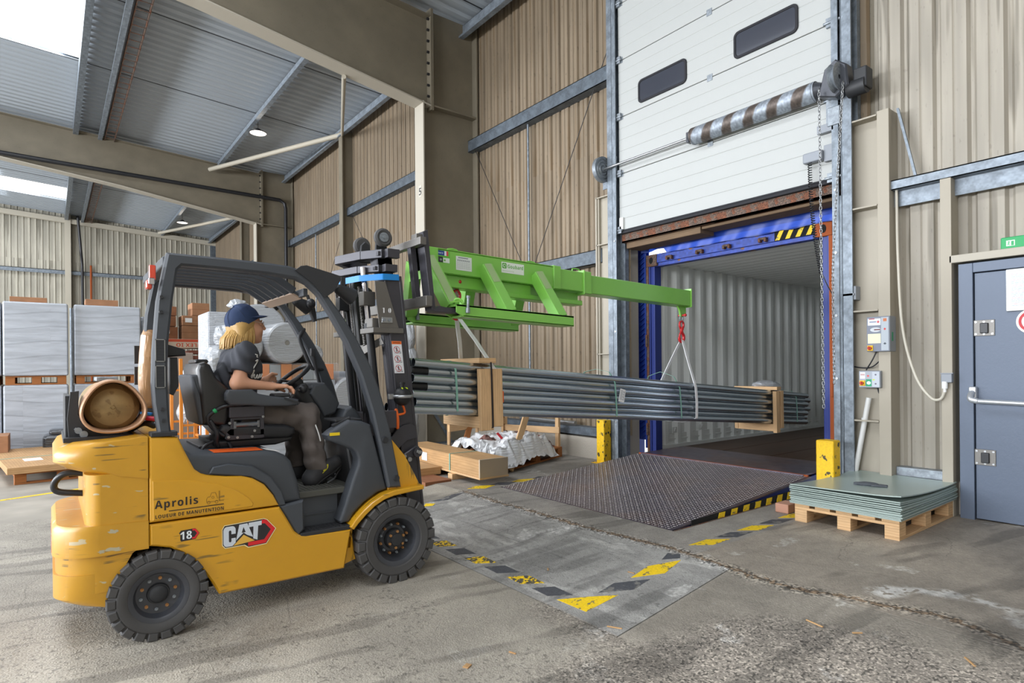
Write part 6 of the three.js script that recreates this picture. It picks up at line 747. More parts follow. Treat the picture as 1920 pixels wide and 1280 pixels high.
  part('shirt_script', [onShirt([[1.03, 1.485], [1.045, 1.49], [1.04, 1.47], [1.015, 1.44], [1.012, 1.42], [1.03, 1.425], [1.02, 1.40], [1.008, 1.385], [1.02, 1.378]], 0.0045), onShirt([[1.02, 1.385], [1.035, 1.40], [1.032, 1.38], [1.045, 1.375], [1.055, 1.40], [1.054, 1.378], [1.064, 1.376], [1.075, 1.402], [1.073, 1.38], [1.082, 1.382], [1.09, 1.40]], 0.0045), onShirt([[1.022, 1.525], [1.038, 1.52], [1.03, 1.512], [1.042, 1.508]], 0.004)], M.paper, b);
  // work trousers and shoes
  const trB = bones([...leg.map((q, i) => [...q.slice(0, 6), q[6] + 0.013, q[7] + (i % 2 ? 0.030 : 0.018)]), [0.965, 1.15, z0 - 0.08, 0.965, 1.15, z0 + 0.08, 0.13, 0.13], [...A.nH, ...A.fH, 0.1, 0.1]], 0.04);
  part('trousers', field([1.2, 0.98, z0], 0.36, 104, (p) => { let d = trB(p) + 0.009 * Math.sin(p[0] * 44 + p[1] * 26 + 4 * Math.sin(p[2] * 20)) * Math.sin(p[1] * 36 - p[0] * 18); d = Math.max(d, p[1] - 1.235 - 0.3 * (1.0 - p[0]) * (p[0] < 1 ? 1 : 0)); return Math.max(d, (p[0] > 1.3 ? 0.755 : 0) - p[1] - 0.1 * (1.43 - p[0])); }), M.trousers, b);
  part('reflective_piping', [tube([[1.395, 1.075, z0 + 0.212], [1.41, 1.03, z0 + 0.22], [1.425, 0.98, z0 + 0.222], [1.432, 0.95, z0 + 0.222]], 0.0045, 24, 6), tube([[1.475, 0.98, z0 + 0.165], [1.478, 0.95, z0 + 0.172], [1.476, 0.925, z0 + 0.178]], 0.0035, 16, 6)], M.paper, b);
  const shoeF = (L, c) => field(c, 0.17, 72, bones(L.map((q) => [...q.slice(0, 6), q[6] + 0.012, q[7] + 0.012]), 0.03));
  const s1 = part('shoe', shoeF(nFoot, [1.46, 0.755, z0 + 0.18]), M.shoe, b), s2 = part('shoe', shoeF(fFoot, [1.43, 0.73, z0 - 0.12]), M.shoe, b);
  const sole = (h, e, z) => { const d = V3(e[0] - h[0], e[1] - h[1], 0).normalize(), n = V3(-d.y, d.x, 0), q = (a, k) => { const v = V3(h[0], h[1], 0).addScaledVector(d, a).addScaledVector(n, k); return [v.x, v.y]; }, L = Math.hypot(e[0] - h[0], e[1] - h[1]); return prism([q(-0.056, -0.028), q(-0.052, -0.06), q(0.03, -0.062), q(0.06, -0.052), q(L * 0.8, -0.052), q(L + 0.05, -0.03), q(L + 0.05, -0.015), q(L * 0.7, -0.030)], z - 0.046, z + 0.046, 0.014); };
  part('sole', sole([1.385, 0.695], [1.555, 0.792], z0 + 0.18), M.sole, b); part('sole', sole([1.35, 0.695], [1.53, 0.70], z0 - 0.12), M.sole, b); part('shoe_trim', [tube([[1.44, 0.735, z0 + 0.235], [1.47, 0.765, z0 + 0.24], [1.475, 0.79, z0 + 0.235], [1.46, 0.765, z0 + 0.24], [1.445, 0.75, z0 + 0.24]], 0.004, 30, 5)], std(0xd8cc30, 0.6), b);
  // hair to the shoulders, made of strands over a cap of hair; baseball cap; glasses
  const r = rng(12), light = [], hair = [field([0.985, 1.67, z0], 0.19, 72, (p) => { let d = ellip(p, [hd[0] - 0.022, hd[1] + 0.025, z0], [0.104, 0.10, 0.086]); d = smin(d, capsule(p, [0.985, 1.70, z0 - 0.045, 0.965, 1.585, z0 - 0.058, 0.058, 0.045]), 0.03); d = smin(d, capsule(p, [0.985, 1.70, z0 + 0.045, 0.975, 1.585, z0 + 0.060, 0.058, 0.042]), 0.03); d = smin(d, capsule(p, [0.955, 1.70, z0, 0.945, 1.59, z0, 0.055, 0.045]), 0.03); d += 0.006 + 0.0012 * Math.sin(Math.atan2(p[2] - z0, p[0] - 0.98) * 60 + p[1] * 18); return Math.max(d, -ellip(p, [hd[0] + 0.085, hd[1] - 0.045, z0], [0.085, 0.125, 0.068])); })];
  for (let i = 0; i < 460; i++) { const a = 0.80 + (i / 459) * (2 * PI - 1.64) + (r() - 0.5) * 0.06, ca = Math.cos(a), sa = Math.sin(a), rr = 1 + 0.06 * (r() - 0.5), low = 1.565 + 0.03 * r() + 0.03 * Math.max(0, ca); const sx = (r() - 0.5) * 0.02, lo = low + 0.02 * (r() - 0.5) - 0.012 * Math.max(0, ca), st = tube([[hd[0] - 0.03 + 0.080 * ca, 1.728 + 0.034 * ca, z0 + 0.068 * sa], [hd[0] - 0.034 + 0.097 * ca * rr, 1.675 + 0.02 * ca, z0 + 0.085 * sa * rr], [hd[0] - 0.042 + 0.102 * ca * rr + sx, 1.63, z0 + 0.094 * sa * rr], [hd[0] - 0.050 + 0.094 * ca * rr + 1.6 * sx, lo, z0 + 0.088 * sa * rr]], 0.0022 + 0.0014 * r(), 10, 4); (i % 4 ? hair : light).push(st); }
  part('hair', hair, M.hair, b); part('hair_highlight', light, M.hairLight, b);
  const tl = R(30), capT = (g) => { g.rotateZ(tl); g.translate(hd[0] - 0.024, hd[1] + 0.036, z0); return g; };
  const dome = new THREE.SphereGeometry(1, 36, 16, 0, 2 * PI, 0, PI * 0.60); dome.scale(0.110, 0.100, 0.092); { const p = dome.attributes.position; for (let i = 0; i < p.count; i++) { const y = p.getY(i); if (y > 0.05 && p.getX(i) > 0) p.setY(i, y + 0.010); } dome.computeVertexNormals(); }
  const brim = []; { const N = 20, P = [], idx = []; for (let i = 0; i <= N; i++) { const a = -PI / 2 + PI * i / N; for (let j = 0; j <= 6; j++) { const k = j / 6, x = 0.085 * Math.cos(a) + k * 0.075 * Math.pow(Math.cos(a), 0.5), z = 0.088 * Math.sin(a), y = -0.008 - 0.20 * z * z / 0.088 - 0.004 * k; P.push(x, y, z); } } for (let i = 0; i < N; i++) for (let j = 0; j < 6; j++) { const a = i * 7 + j; idx.push(a, a + 1, a + 7, a + 1, a + 8, a + 7); } const g = new THREE.BufferGeometry(); g.setAttribute('position', new THREE.Float32BufferAttribute(P, 3)); g.setIndex(idx); const top = g.toNonIndexed(); top.computeVertexNormals(); const bot = top.clone(); bot.translate(0, -0.005, 0); brim.push(uvBox(top), uvBox(bot)); }
  const cap = part('cap', [capT(uvBox(flat(dome))), ...brim.map((g) => { g.rotateZ(-0.49); g.translate(0.0234, 0.0385, 0); return capT(g); }), capT(bx(-0.112, -0.05, -0.012, -0.098, -0.02, 0.012, 0.004)), capT(ball(0.0, 0.103, 0, 0.008, 0.005, 0.008, 10))], M.cap, b);
  part('cap_seam', [0, 1, 2].map((k) => { const a = k * PI / 3 + 0.5, l = []; for (let i = 0; i <= 14; i++) { const w = -PI * 0.46 + PI * 0.92 * i / 14; l.push([0.1135 * Math.sin(w) * Math.cos(a), 0.0985 * Math.cos(w) + 0.003, 0.0925 * Math.sin(w) * Math.sin(a)]); } return capT(tube(l, 0.0013, 24, 4)); }), std(0x1a2a48, 0.8), b);
  const ring = (s) => { const g = new THREE.TorusGeometry(0.022, 0.0018, 6, 28); g.scale(1, 0.82, 1); g.rotateY(PI / 2 - s * 0.25); g.translate(hd[0] + 0.101, hd[1] + 0.014, z0 + s * 0.029); return flat(g); }; part('glasses', [ring(1), ring(-1), rod([hd[0] + 0.107, hd[1] + 0.02, z0 - 0.009], [hd[0] + 0.107, hd[1] + 0.02, z0 + 0.009], 0.0016), ...[1, -1].map((s) => rod([hd[0] + 0.096, hd[1] + 0.022, z0 + s * 0.051], [hd[0] - 0.005, hd[1] + 0.03, z0 + s * 0.086], 0.002))], std(0xd8c8b8, 0.25, 0.6), b);
}
function capsuleMesh(a, b, r) { return merge([rod(a, b, r, r, 10), ball(...a, r, r, r, 10), ball(...b, r, r, r, 10)]); }
// ------------------------------------------------------------------ green lifting jib carried on the forks
const jib = thing('lifting_jib', 'bright green telescopic lifting jib slid over the forks', 'lifting jib', [3.9, 1.75, ZC]);
{
  const S = -0.022, yl = (x, y) => y + (x - 2.3) * S;          // slight droop towards the tip; y at x = 2.3
  const beam = (x0, x1, y0, y1, hw, mat = M.green) => prism([[x0, yl(x0, y0)], [x1, yl(x1, y0)], [x1, yl(x1, y1)], [x0, yl(x0, y1)]], ZC - hw, ZC + hw, 0.006);
  part('main_beam', [beam(2.275, 3.66, 2.185, 2.372, 0.10), beam(2.275, 3.66, 2.372, 2.378, 0.106)], M.green, jib); part('collar', beam(3.63, 3.72, 2.172, 2.385, 0.112), M.green, jib); part('middle_beam', beam(3.70, 4.06, 2.18, 2.366, 0.094), M.green, jib); part('collar', [beam(4.02, 4.12, 2.165, 2.378, 0.104), beam(4.015, 4.03, 2.155, 2.385, 0.11)], M.green, jib); part('extension_beam', [beam(4.1, 5.70, 2.175, 2.352, 0.082)], M.green, jib); part('end_plate', [beam(5.70, 5.715, 2.165, 2.372, 0.095), prism([[5.56, yl(5.6, 2.18)], [5.715, yl(5.7, 2.18)], [5.715, yl(5.7, 2.10)], [5.66, 1.985], [5.62, 1.985], [5.60, 2.06]], ZC - 0.012, ZC + 0.012, 0.003)], M.green, jib);
  part('under_beam', [beam(2.52, 3.40, 2.085, 2.185, 0.06), beam(3.05, 4.03, 2.055, 2.10, 0.07), prism([[3.4, yl(3.4, 2.185)], [4.03, yl(4.03, 2.175)], [4.03, yl(4.03, 2.10)], [3.98, yl(4, 2.055)], [3.4, yl(3.4, 2.055)]], ZC - 0.006, ZC + 0.006, 0.001), beam(2.48, 2.53, 2.05, 2.2, 0.07)], M.green, jib);
  part('front_cheek', [prism([[2.275, yl(2.275, 2.375)], [2.42, yl(2.4, 2.375)], [2.42, 2.19], [2.275, 2.12]], ZC - 0.115, ZC + 0.115, 0.004)], M.green, jib);
  for (const x of [2.62, 3.45, 4.01]) part('lifting_eye', tube([[x - 0.045, yl(x, 2.375), ZC], [x - 0.045, yl(x, 2.405), ZC], [x, yl(x, 2.412), ZC], [x + 0.045, yl(x, 2.405), ZC], [x + 0.045, yl(x, 2.375), ZC]], 0.006, 30, 6, false, 0.2), M.green, jib);
  for (const s of [1, -1]) {
    const z = ZC + s * 0.38, ys = (x, y) => y + (x - 2.3) * -0.030, c = [[2.30, 1.81], [2.30, 1.90], [3.54, 1.90], [3.54, 1.81]].map(([x, y]) => [x, ys(x, y)]);
    part('fork_sleeve', [prism([[2.36, ys(2.36, 1.883)], [2.36, ys(2.36, 1.90)], [3.54, ys(3.54, 1.90)], [3.54, ys(3.54, 1.883)]], z - 0.085, z + 0.085, 0.003), prism([[2.42, ys(2.42, 1.81)], [2.36, ys(2.36, 1.84)], [2.36, ys(2.36, 1.90)], [3.54, ys(3.54, 1.90)], [3.54, ys(3.54, 1.812)]], z + 0.073, z + 0.085, 0.003), prism([[2.42, ys(2.42, 1.81)], [2.36, ys(2.36, 1.84)], [2.36, ys(2.36, 1.90)], [3.54, ys(3.54, 1.90)], [3.54, ys(3.54, 1.812)]], z - 0.085, z - 0.073, 0.003), prism([[2.42, ys(2.42, 1.812)], [3.54, ys(3.54, 1.812)], [3.54, ys(3.54, 1.824)], [2.42, ys(2.42, 1.824)]], z - 0.085, z + 0.085, 0.003)], M.green, jib);
    part('sleeve_end', bx(3.528, ys(3.54, 1.815), z - 0.078, 3.54, ys(3.54, 1.898), z + 0.078), M.green, jib);
    for (const x0 of [2.325, 2.868, 3.425]) {
      const p = V3(x0, yl(x0, 2.275), ZC + s * 0.105), q = V3(x0 + 0.075, ys(x0, 1.885), ZC + s * 0.335), st = part('strut', bar(p, q, 0.10, 0.10, 0.004, [1, 0, 0]), M.green, jib), d = q.clone().sub(p).normalize(), n = V3(0, -d.z * -1, 0); n.set(0, -d.z, d.y).multiplyScalar(d.y < 0 ? -1 : 1); if (n.z * s < 0) n.negate(); n.addScaledVector(d, -n.dot(d)).normalize();
      if (s > 0) part('worn_face', bar(p.clone().addScaledVector(n, 0.051), p.clone().lerp(q, x0 < 2.4 ? 0.95 : 0.4).addScaledVector(n, 0.051), 0.002, 0.07, 0, n), M.greenWorn, st);
    }
    part('fork_strap', [tube([[2.37, 1.905, z + 0.03], [2.375, 1.935, z + 0.05], [2.40, 1.935, z + 0.07], [2.42, 1.905, z + 0.08]], 0.009, 24, 8), bar([2.32, 1.91, z + 0.05], [2.42, 1.925, z + 0.07], 0.012, 0.03)], M.green, jib); part('locking_screw', [rod([2.45, 1.86, z + 0.10], [2.455, 1.955, z + 0.10], 0.011), rod([2.454, 1.945, z + 0.10], [2.455, 1.962, z + 0.10], 0.016, 0.016, 6), rod([2.448, 1.835, z + 0.10], [2.45, 1.87, z + 0.10], 0.017)], M.zinc, jib);
  }
  const pr = (tex, x, y, w, h) => { const [g, m] = decal(tex, [x, yl(x, y), ZC + 0.1015], [1, S, 0], [0, 1, 0], w, h); part('sticker', g, m, jib); };
  pr(canvasTex(512, 200, (c) => { c.fillStyle = '#e6ece4'; c.fillRect(0, 0, 512, 200); c.fillStyle = '#58a83c'; c.beginPath(); c.roundRect(18, 18, 96, 100, 18); c.fill(); c.strokeStyle = '#e6ece4'; c.lineWidth = 12; c.beginPath(); c.arc(66, 68, 26, 0.6, 6.2); c.stroke(); c.fillRect(60, 40, 12, 30); c.fillStyle = '#58a83c'; c.font = 'bold 92px sans-serif'; c.fillText('Goubard', 132, 104, 366); c.fillStyle = '#a3b59c'; c.font = '26px sans-serif'; c.fillText('Manutention & Levage', 20, 168, 470); }), 3.045, 2.255, 0.245, 0.092);
  pr(canvasTex(300, 260, (c) => { c.fillStyle = '#dfe2e2'; c.fillRect(0, 0, 300, 260); c.strokeStyle = '#8a8f94'; c.lineWidth = 3; for (let k = 0; k < 8; k++) { c.beginPath(); c.moveTo(26 + k * 34, 50); c.lineTo(26 + k * 34, 230); c.stroke(); } for (let k = 0; k < 6; k++) { c.beginPath(); c.moveTo(24, 60 + k * 32); c.lineTo(276, 60 + k * 32); c.stroke(); } c.fillStyle = '#6a7078'; for (let k = 0; k < 7; k++) c.fillRect(32 + k * 34, 66, 18, 18); c.fillRect(40, 18, 190, 16); }), 2.59, 2.225, 0.152, 0.112);
  pr(canvasTex(300, 240, (c) => { c.fillStyle = '#67b83c'; c.fillRect(0, 0, 300, 240); c.fillStyle = '#24428c'; c.fillRect(0, 10, 190, 90); c.fillStyle = '#dfe4ee'; c.fillRect(190, 10, 40, 90); c.fillStyle = '#cc4a44'; c.fillRect(230, 10, 40, 90); c.fillStyle = '#c6d2ea'; c.font = 'bold 40px sans-serif'; c.fillText('FRANCE', 14, 70); c.fillStyle = '#2c3032'; c.fillRect(0, 124, 160, 108); c.fillStyle = '#8c9498'; for (let k = 0; k < 4; k++) c.fillRect(14, 142 + k * 22, 60, 8); c.beginPath(); c.arc(120, 180, 22, 0, 7); c.fill(); c.fillStyle = '#e2ebe0'; c.fillRect(164, 140, 130, 92); c.fillStyle = '#78b858'; c.beginPath(); c.arc(196, 186, 20, 0, 7); c.fill(); }), 2.395, 2.265, 0.138, 0.10);
}
function hookOf(label, x, yTop, grp) {                        // shackle, swivel and safety hook
  const t = thing('swivel_hook', label, 'hook', [x, yTop - 0.28, ZC], grp), y = yTop;
  part('shackle', [tube([[x - 0.022, y, ZC], [x - 0.026, y - 0.04, ZC], [x, y - 0.075, ZC], [x + 0.026, y - 0.04, ZC], [x + 0.022, y, ZC]], 0.008, 30, 8)], M.zinc, t); part('shackle_pin', [rod([x, y + 0.002, ZC - 0.04], [x, y + 0.002, ZC + 0.045], 0.011), ball(x, y + 0.002, ZC + 0.05, 0.018)], M.red, t);
  part('swivel_eye', [tube([[x - 0.012, y - 0.065, ZC], [x - 0.032, y - 0.085, ZC], [x - 0.034, y - 0.12, ZC], [x - 0.018, y - 0.145, ZC]], 0.012, 24, 8), tube([[x + 0.012, y - 0.065, ZC], [x + 0.032, y - 0.085, ZC], [x + 0.034, y - 0.12, ZC], [x + 0.018, y - 0.145, ZC]], 0.012, 24, 8), rod([x - 0.014, y - 0.064, ZC], [x + 0.014, y - 0.064, ZC], 0.011), rod([x, y - 0.13, ZC], [x, y - 0.165, ZC], 0.027, 0.022, 20)], M.red, t);
  part('hook_body', [tube([[x, y - 0.16, ZC], [x + 0.006, y - 0.19, ZC], [x + 0.034, y - 0.225, ZC], [x + 0.036, y - 0.265, ZC], [x + 0.006, y - 0.295, ZC], [x - 0.03, y - 0.285, ZC], [x - 0.042, y - 0.255, ZC]], 0.0165, 44, 10), tube([[x - 0.042, y - 0.255, ZC], [x - 0.032, y - 0.215, ZC], [x - 0.006, y - 0.175, ZC]], 0.010, 20, 8)], M.red, t); return y - 0.275;
}
// ------------------------------------------------------------------ bundle of pipes
const BS = -0.0772, X0 = 2.13, cyAt = (x) => 1.300 + (x - X0) * BS, BL = 5.95, bAng = Math.atan(BS);
{
  const d = 0.0672, r0 = d / 2, h = d * 0.866, prof = [[r0, 0], [r0, BL]], out = lathe([[r0 - 0.004, 0.02], [r0 - 0.004, 0], [r0, 0], [r0, BL], [r0 - 0.004, BL], [r0 - 0.004, BL - 0.02]], 20); void prof; out.rotateZ(-PI / 2); { const uv = out.attributes.uv; for (let i = 0; i < uv.count; i++) uv.setXY(i, uv.getX(i) * 0.2, uv.getY(i) * BL); }
  const cap = lathe([[0.0, -0.002], [r0 - 0.003, -0.002], [r0 - 0.001, 0.002], [r0 + 0.0012, 0.004], [r0 + 0.0012, 0.085], [r0 - 0.002, 0.087]], 18); cap.rotateZ(-PI / 2); const bore = lathe([[0.0, BL - 0.03], [r0 - 0.004, BL - 0.03]], 16); bore.rotateZ(-PI / 2);
  const rows = [7, 6, 7, 6, 7, 6, 7], rowName = ['top', 'second', 'third', 'fourth', 'fifth', 'sixth', 'bottom'];
  rows.forEach((n, j) => { const y = (3 - j) * h; for (let i = 0; i < n; i++) {
    const z = ZC + ((n - 1) / 2 - i) * d, front = i === 0, short = n === 6, sh = short ? 0.10 + 0.012 * (j % 4) : 0.0; if (!front && i > 4 && j > 0 && j < 6) continue;
    const t = thing('steel_pipe', front ? 'galvanised pipe on the near face of the hanging bundle, ' + rowName[j] + ' row' : 'galvanised pipe in the ' + rowName[j] + ' row of the hanging bundle, ' + ['', 'second', 'third', 'fourth', 'fifth', 'sixth', 'seventh'][i] + ' from its near face', 'pipe', [X0 + sh * 0.0 - y * BS, cyAt(X0) + y, z], 'pipes of the hanging bundle'); t.rotation.z = bAng;
    const m = new THREE.Mesh(out, M.pipe); m.name = 'tube'; if (short) m.position.x = 0.10 + sh * 0.2; shade(m); t.add(m); if (j === 1 || j === 3) { const c = new THREE.Mesh(cap, M.black); c.name = 'end_cap'; c.scale.x = 1.6; shade(c); t.add(c); } else if (short) m.position.x = 0.01 * j; const b = new THREE.Mesh(bore, M.matt); b.name = 'bore'; if (short) b.position.x = m.position.x; t.add(b);
  } });
  // part numbers stencilled along the near pipes are too small to read: short dotted rows
  const hw = 3.5 * d, hh = 3 * h + r0, onB = (x, dy) => cyAt(x) + dy;
  const loop = (x, k, over = 0.0, lean = 0) => { const o = []; for (const [z, y] of [[hw, -hh * 0.86], [hw + 0.004, 0], [hw, hh * 0.7], [hw * 0.72, hh + 0.006 + over * 0.5], [0, hh + 0.006 + over], [-hw * 0.72, hh + 0.006 + over * 0.5], [-hw, hh * 0.7], [-hw - 0.004, 0], [-hw, -hh * 0.86], [-hw * 0.6, -hh - 0.006], [0, -hh - 0.008], [hw * 0.6, -hh - 0.006], [hw, -hh * 0.86]]) o.push([x + k * y + lean * (y < -hh * 0.9 ? -0.05 : 0), onB(x, y), ZC + z]); return ribbon(o, [1, BS, 0], 0.017, 0.002, 90); };
  const sl = ['first from the mast', 'second from the mast, by the paper tag', 'third, just before the far sling', 'last, near the far end'];
  [[2.50, -0.05, 0.0], [4.30, -0.08, 0.06], [5.30, -0.10, 0.10], [7.75, -0.09, 0.03]].forEach(([x, k, o], i) => solo('binding_strap', 'pale green plastic strap around the pipe bundle, ' + sl[i], 'strap', loop(x, k, o, 1), M.strapGreen, 'green straps'));
  const tag = thing('paper_tag', 'white printed tag on the second green strap of the pipe bundle', 'tag', [4.36, 1.15, ZC + hw]); const [g, m] = decal(canvasTex(128, 200, (c) => { c.fillStyle = '#e4e4e6'; c.fillRect(0, 0, 128, 200); c.fillStyle = '#70747c'; for (let k = 0; k < 12; k++) c.fillRect(14, 16 + k * 14, 60 + 40 * ((k * 7) % 3) / 2, 6); for (let k = 0; k < 14; k++) c.fillRect(96, 14 + k * 12, 22, 4 + (k % 3) * 2); }), [4.315, 1.105, ZC + hw + 0.022], [1, -0.25, 0.05], [0.22, 1, 0], 0.075, 0.118); part('print', g, m, tag); part('card', bar([4.33, 1.155, ZC + hw + 0.018], [4.40, 1.138, ZC + hw + 0.021], 0.116, 0.0015), M.paper, tag);
  solo('paper_tag', 'white tag lying flat on the pipe bundle beside the far sling', 'tag', bar([4.95, onB(4.95, hh) + 0.012, ZC - 0.05], [5.30, onB(5.3, hh) + 0.006, ZC - 0.07], 0.003, 0.09), M.paper);
  // dunnage frames: top board, bottom board, uprights
  const frame = (x, n, tilt, far) => {
    const w = 0.095, z1 = ZC + hw, q = (y) => x + tilt * y;
    solo('timber_board', 'pale timber board lying across the ' + n + ' end of the pipe bundle', 'board', [bx(q(hh) - w / 2 + (far ? 0 : -0.02), onB(x, hh) + 0.006, ZC - hw - 0.06, q(hh) + w / 2 + (far ? 0 : 0.05), onB(x, hh) + 0.046, z1 + 0.06, 0.003)], M.wood, 'dunnage boards'); solo('timber_board', 'thick timber bearer under the ' + n + ' end of the pipe bundle', 'board', bx(q(-hh) - w / 2 - (far ? 0 : 0.01), onB(x, -hh) - 0.095, ZC - hw - 0.05, q(-hh) + w / 2, onB(x, -hh) - 0.004, z1 + 0.03, 0.004), M.wood, 'dunnage boards');
    const up = (x0, wd, zz0, l, y1, y0) => solo('timber_upright', l, 'upright', [prism([[x0 + tilt * y0, onB(x, y0)], [x0 + wd + tilt * y0, onB(x, y0)], [x0 + wd + tilt * y1, onB(x, y1)], [x0 + tilt * y1, onB(x, y1)]], zz0, zz0 + 0.05, 0.004)], M.wood, 'dunnage uprights');
    if (far) { up(x - 0.06, 0.085, z1 + 0.006, 'left of two timber uprights on the far end of the pipe bundle', hh - 0.01, -hh - 0.11); up(x + 0.05, 0.07, z1 + 0.004, 'right of two timber uprights on the far end of the pipe bundle', hh - 0.005, -hh - 0.06); }
    else { up(x - 0.055, 0.12, z1 + 0.006, 'broad timber upright on the near end of the pipe bundle', hh - 0.04, -hh - 0.115); up(x + 0.067, 0.095, z1 + 0.006, 'timber upright beside the sling on the near end of the pipe bundle', hh - 0.04, -hh - 0.09); }
    const upB = solo('timber_upright', 'timber upright on the far side of the ' + n + ' end of the pipe bundle', 'upright', bx(x - 0.05, onB(x, -hh) - 0.09, ZC - hw - 0.055, x + 0.05, onB(x, hh) - 0.02, ZC - hw - 0.006, 0.003), M.wood, 'dunnage uprights'); return upB;
  };
  frame(2.745, 'near', -0.02, false); frame(7.20, 'far', -0.02, true);
  solo('binding_strap', 'black strap running down the near timber upright', 'strap', ribbon([[2.77, onB(2.77, hh) + 0.05, ZC + hw - 0.04], [2.785, onB(2.77, hh) + 0.046, ZC + hw + 0.055], [2.79, onB(2.77, hh) - 0.04, ZC + hw + 0.062], [2.795, onB(2.77, 0), ZC + hw + 0.062], [2.80, onB(2.77, -hh), ZC + hw + 0.062], [2.80, onB(2.77, -hh) - 0.09, ZC + hw + 0.062], [2.78, onB(2.77, -hh) - 0.115, ZC + hw + 0.02]], [1, 0, 0], 0.016, 0.002, 60), M.strapBlack);
  solo('plastic_bag', 'crumpled clear plastic bag on the far end of the pipe bundle', 'bag', (() => { const g = new THREE.IcosahedronGeometry(1, 4), p = g.attributes.position; for (let i = 0; i < p.count; i++) { const k = 1 + 0.35 * (fbm(p.getX(i) * 2 + 5, p.getY(i) * 2 + p.getZ(i) * 2, 3) - 0.5); p.setXYZ(i, p.getX(i) * 0.22 * k, p.getY(i) * 0.075 * k, p.getZ(i) * 0.16 * k); } g.rotateZ(-0.1); g.translate(7.40, onB(7.4, hh) + 0.065, ZC + 0.02); g.computeVertexNormals(); return uvBox(flat(g)); })(), M.bag);
  // hooks and slings
  const h1 = hookOf('red swivel hook between the fork sleeves of the jib', 2.655, 2.13, 'red swivel hooks'), h2 = hookOf('red swivel hook hanging from the tip of the jib', 5.645, 2.00, 'red swivel hooks');
  const sling = (label, hx, hy, xb, nearTail) => { const t = thing('lifting_sling', label, 'sling', [xb, cyAt(xb) - hh, ZC], 'white slings'), th = 0.006, w = 0.036;
    part('near_leg', ribbon([[hx, hy, ZC + 0.01], [mix(hx, xb, 0.5), mix(hy, onB(xb, hh), 0.5), ZC + 0.12], [xb, onB(xb, hh * 0.8), ZC + hw + 0.012], [xb + (nearTail ? 0.045 : 0.01), onB(xb, 0), ZC + hw + 0.018], [xb + (nearTail ? 0.05 : 0.01), onB(xb, -hh * 0.82), ZC + hw + 0.012], [xb - 0.03, onB(xb, -hh) - 0.012, ZC + hw * 0.5], [xb - 0.04, onB(xb, -hh) - 0.012, ZC]], [1, BS, 0], w, th, 80), M.webbing, t);
    part('far_leg', ribbon([[hx, hy, ZC - 0.01], [mix(hx, xb, 0.5), mix(hy, onB(xb, hh), 0.5), ZC - 0.12], [xb, onB(xb, hh * 0.8), ZC - hw - 0.012], [xb, onB(xb, 0), ZC - hw - 0.016], [xb - 0.02, onB(xb, -hh) - 0.010, ZC - hw * 0.6], [xb - 0.04, onB(xb, -hh) - 0.012, ZC]], [1, BS, 0], w, th, 70), M.webbing, t);
    if (nearTail) part('orange_sleeve', bx(xb + 0.015, onB(xb, -0.10), ZC + hw + 0.02, xb + 0.075, onB(xb, -0.005), ZC + hw + 0.034, 0.005), M.orange, t); };
  sling('white webbing sling under the near hook beside the timber uprights', 2.66, h1, 2.86, true); sling('white webbing sling under the jib tip hook around the pipe bundle', 5.645, h2, 5.55, false);
}
// ------------------------------------------------------------------ goods on the floor
function pallet(label, x, z, turn, L, W, y, group, mat = M.wood) {   // boards, stringer boards, blocks and runners, all parts; L along its x
  const t = thing('pallet', label, 'pallet', [x, y, z], group), Q = new THREE.Matrix4().makeRotationY(turn).setPosition(x, y, z), put = (n, g) => part(n, g.applyMatrix4(Q), mat, t);
  for (let i = 0; i < 3; i++) for (let j = 0; j < 3; j++) { const bx0 = -L / 2 + i * (L - 0.12) / 2, bz = -W / 2 + j * (W - 0.10) / 2; put('block', bx(bx0, 0.022, bz, bx0 + 0.12, 0.10, bz + 0.10, 0.003)); }
  for (let j = 0; j < 3; j++) { const bz = -W / 2 + j * (W - 0.10) / 2; put('runner', bx(-L / 2, 0, bz, L / 2, 0.022, bz + 0.10, 0.002)); }
  for (let i = 0; i < 3; i++) { const b = -L / 2 + i * (L - 0.12) / 2; put('stringer', bx(b, 0.10, -W / 2, b + 0.12, 0.122, W / 2, 0.002)); }
  for (let j = 0; j < 5; j++) { const b = -W / 2 + j * (W - 0.12) / 4; put('deck_board', bx(-L / 2, 0.122, b, L / 2, 0.144, b + 0.12, 0.003)); }
  return t;
}
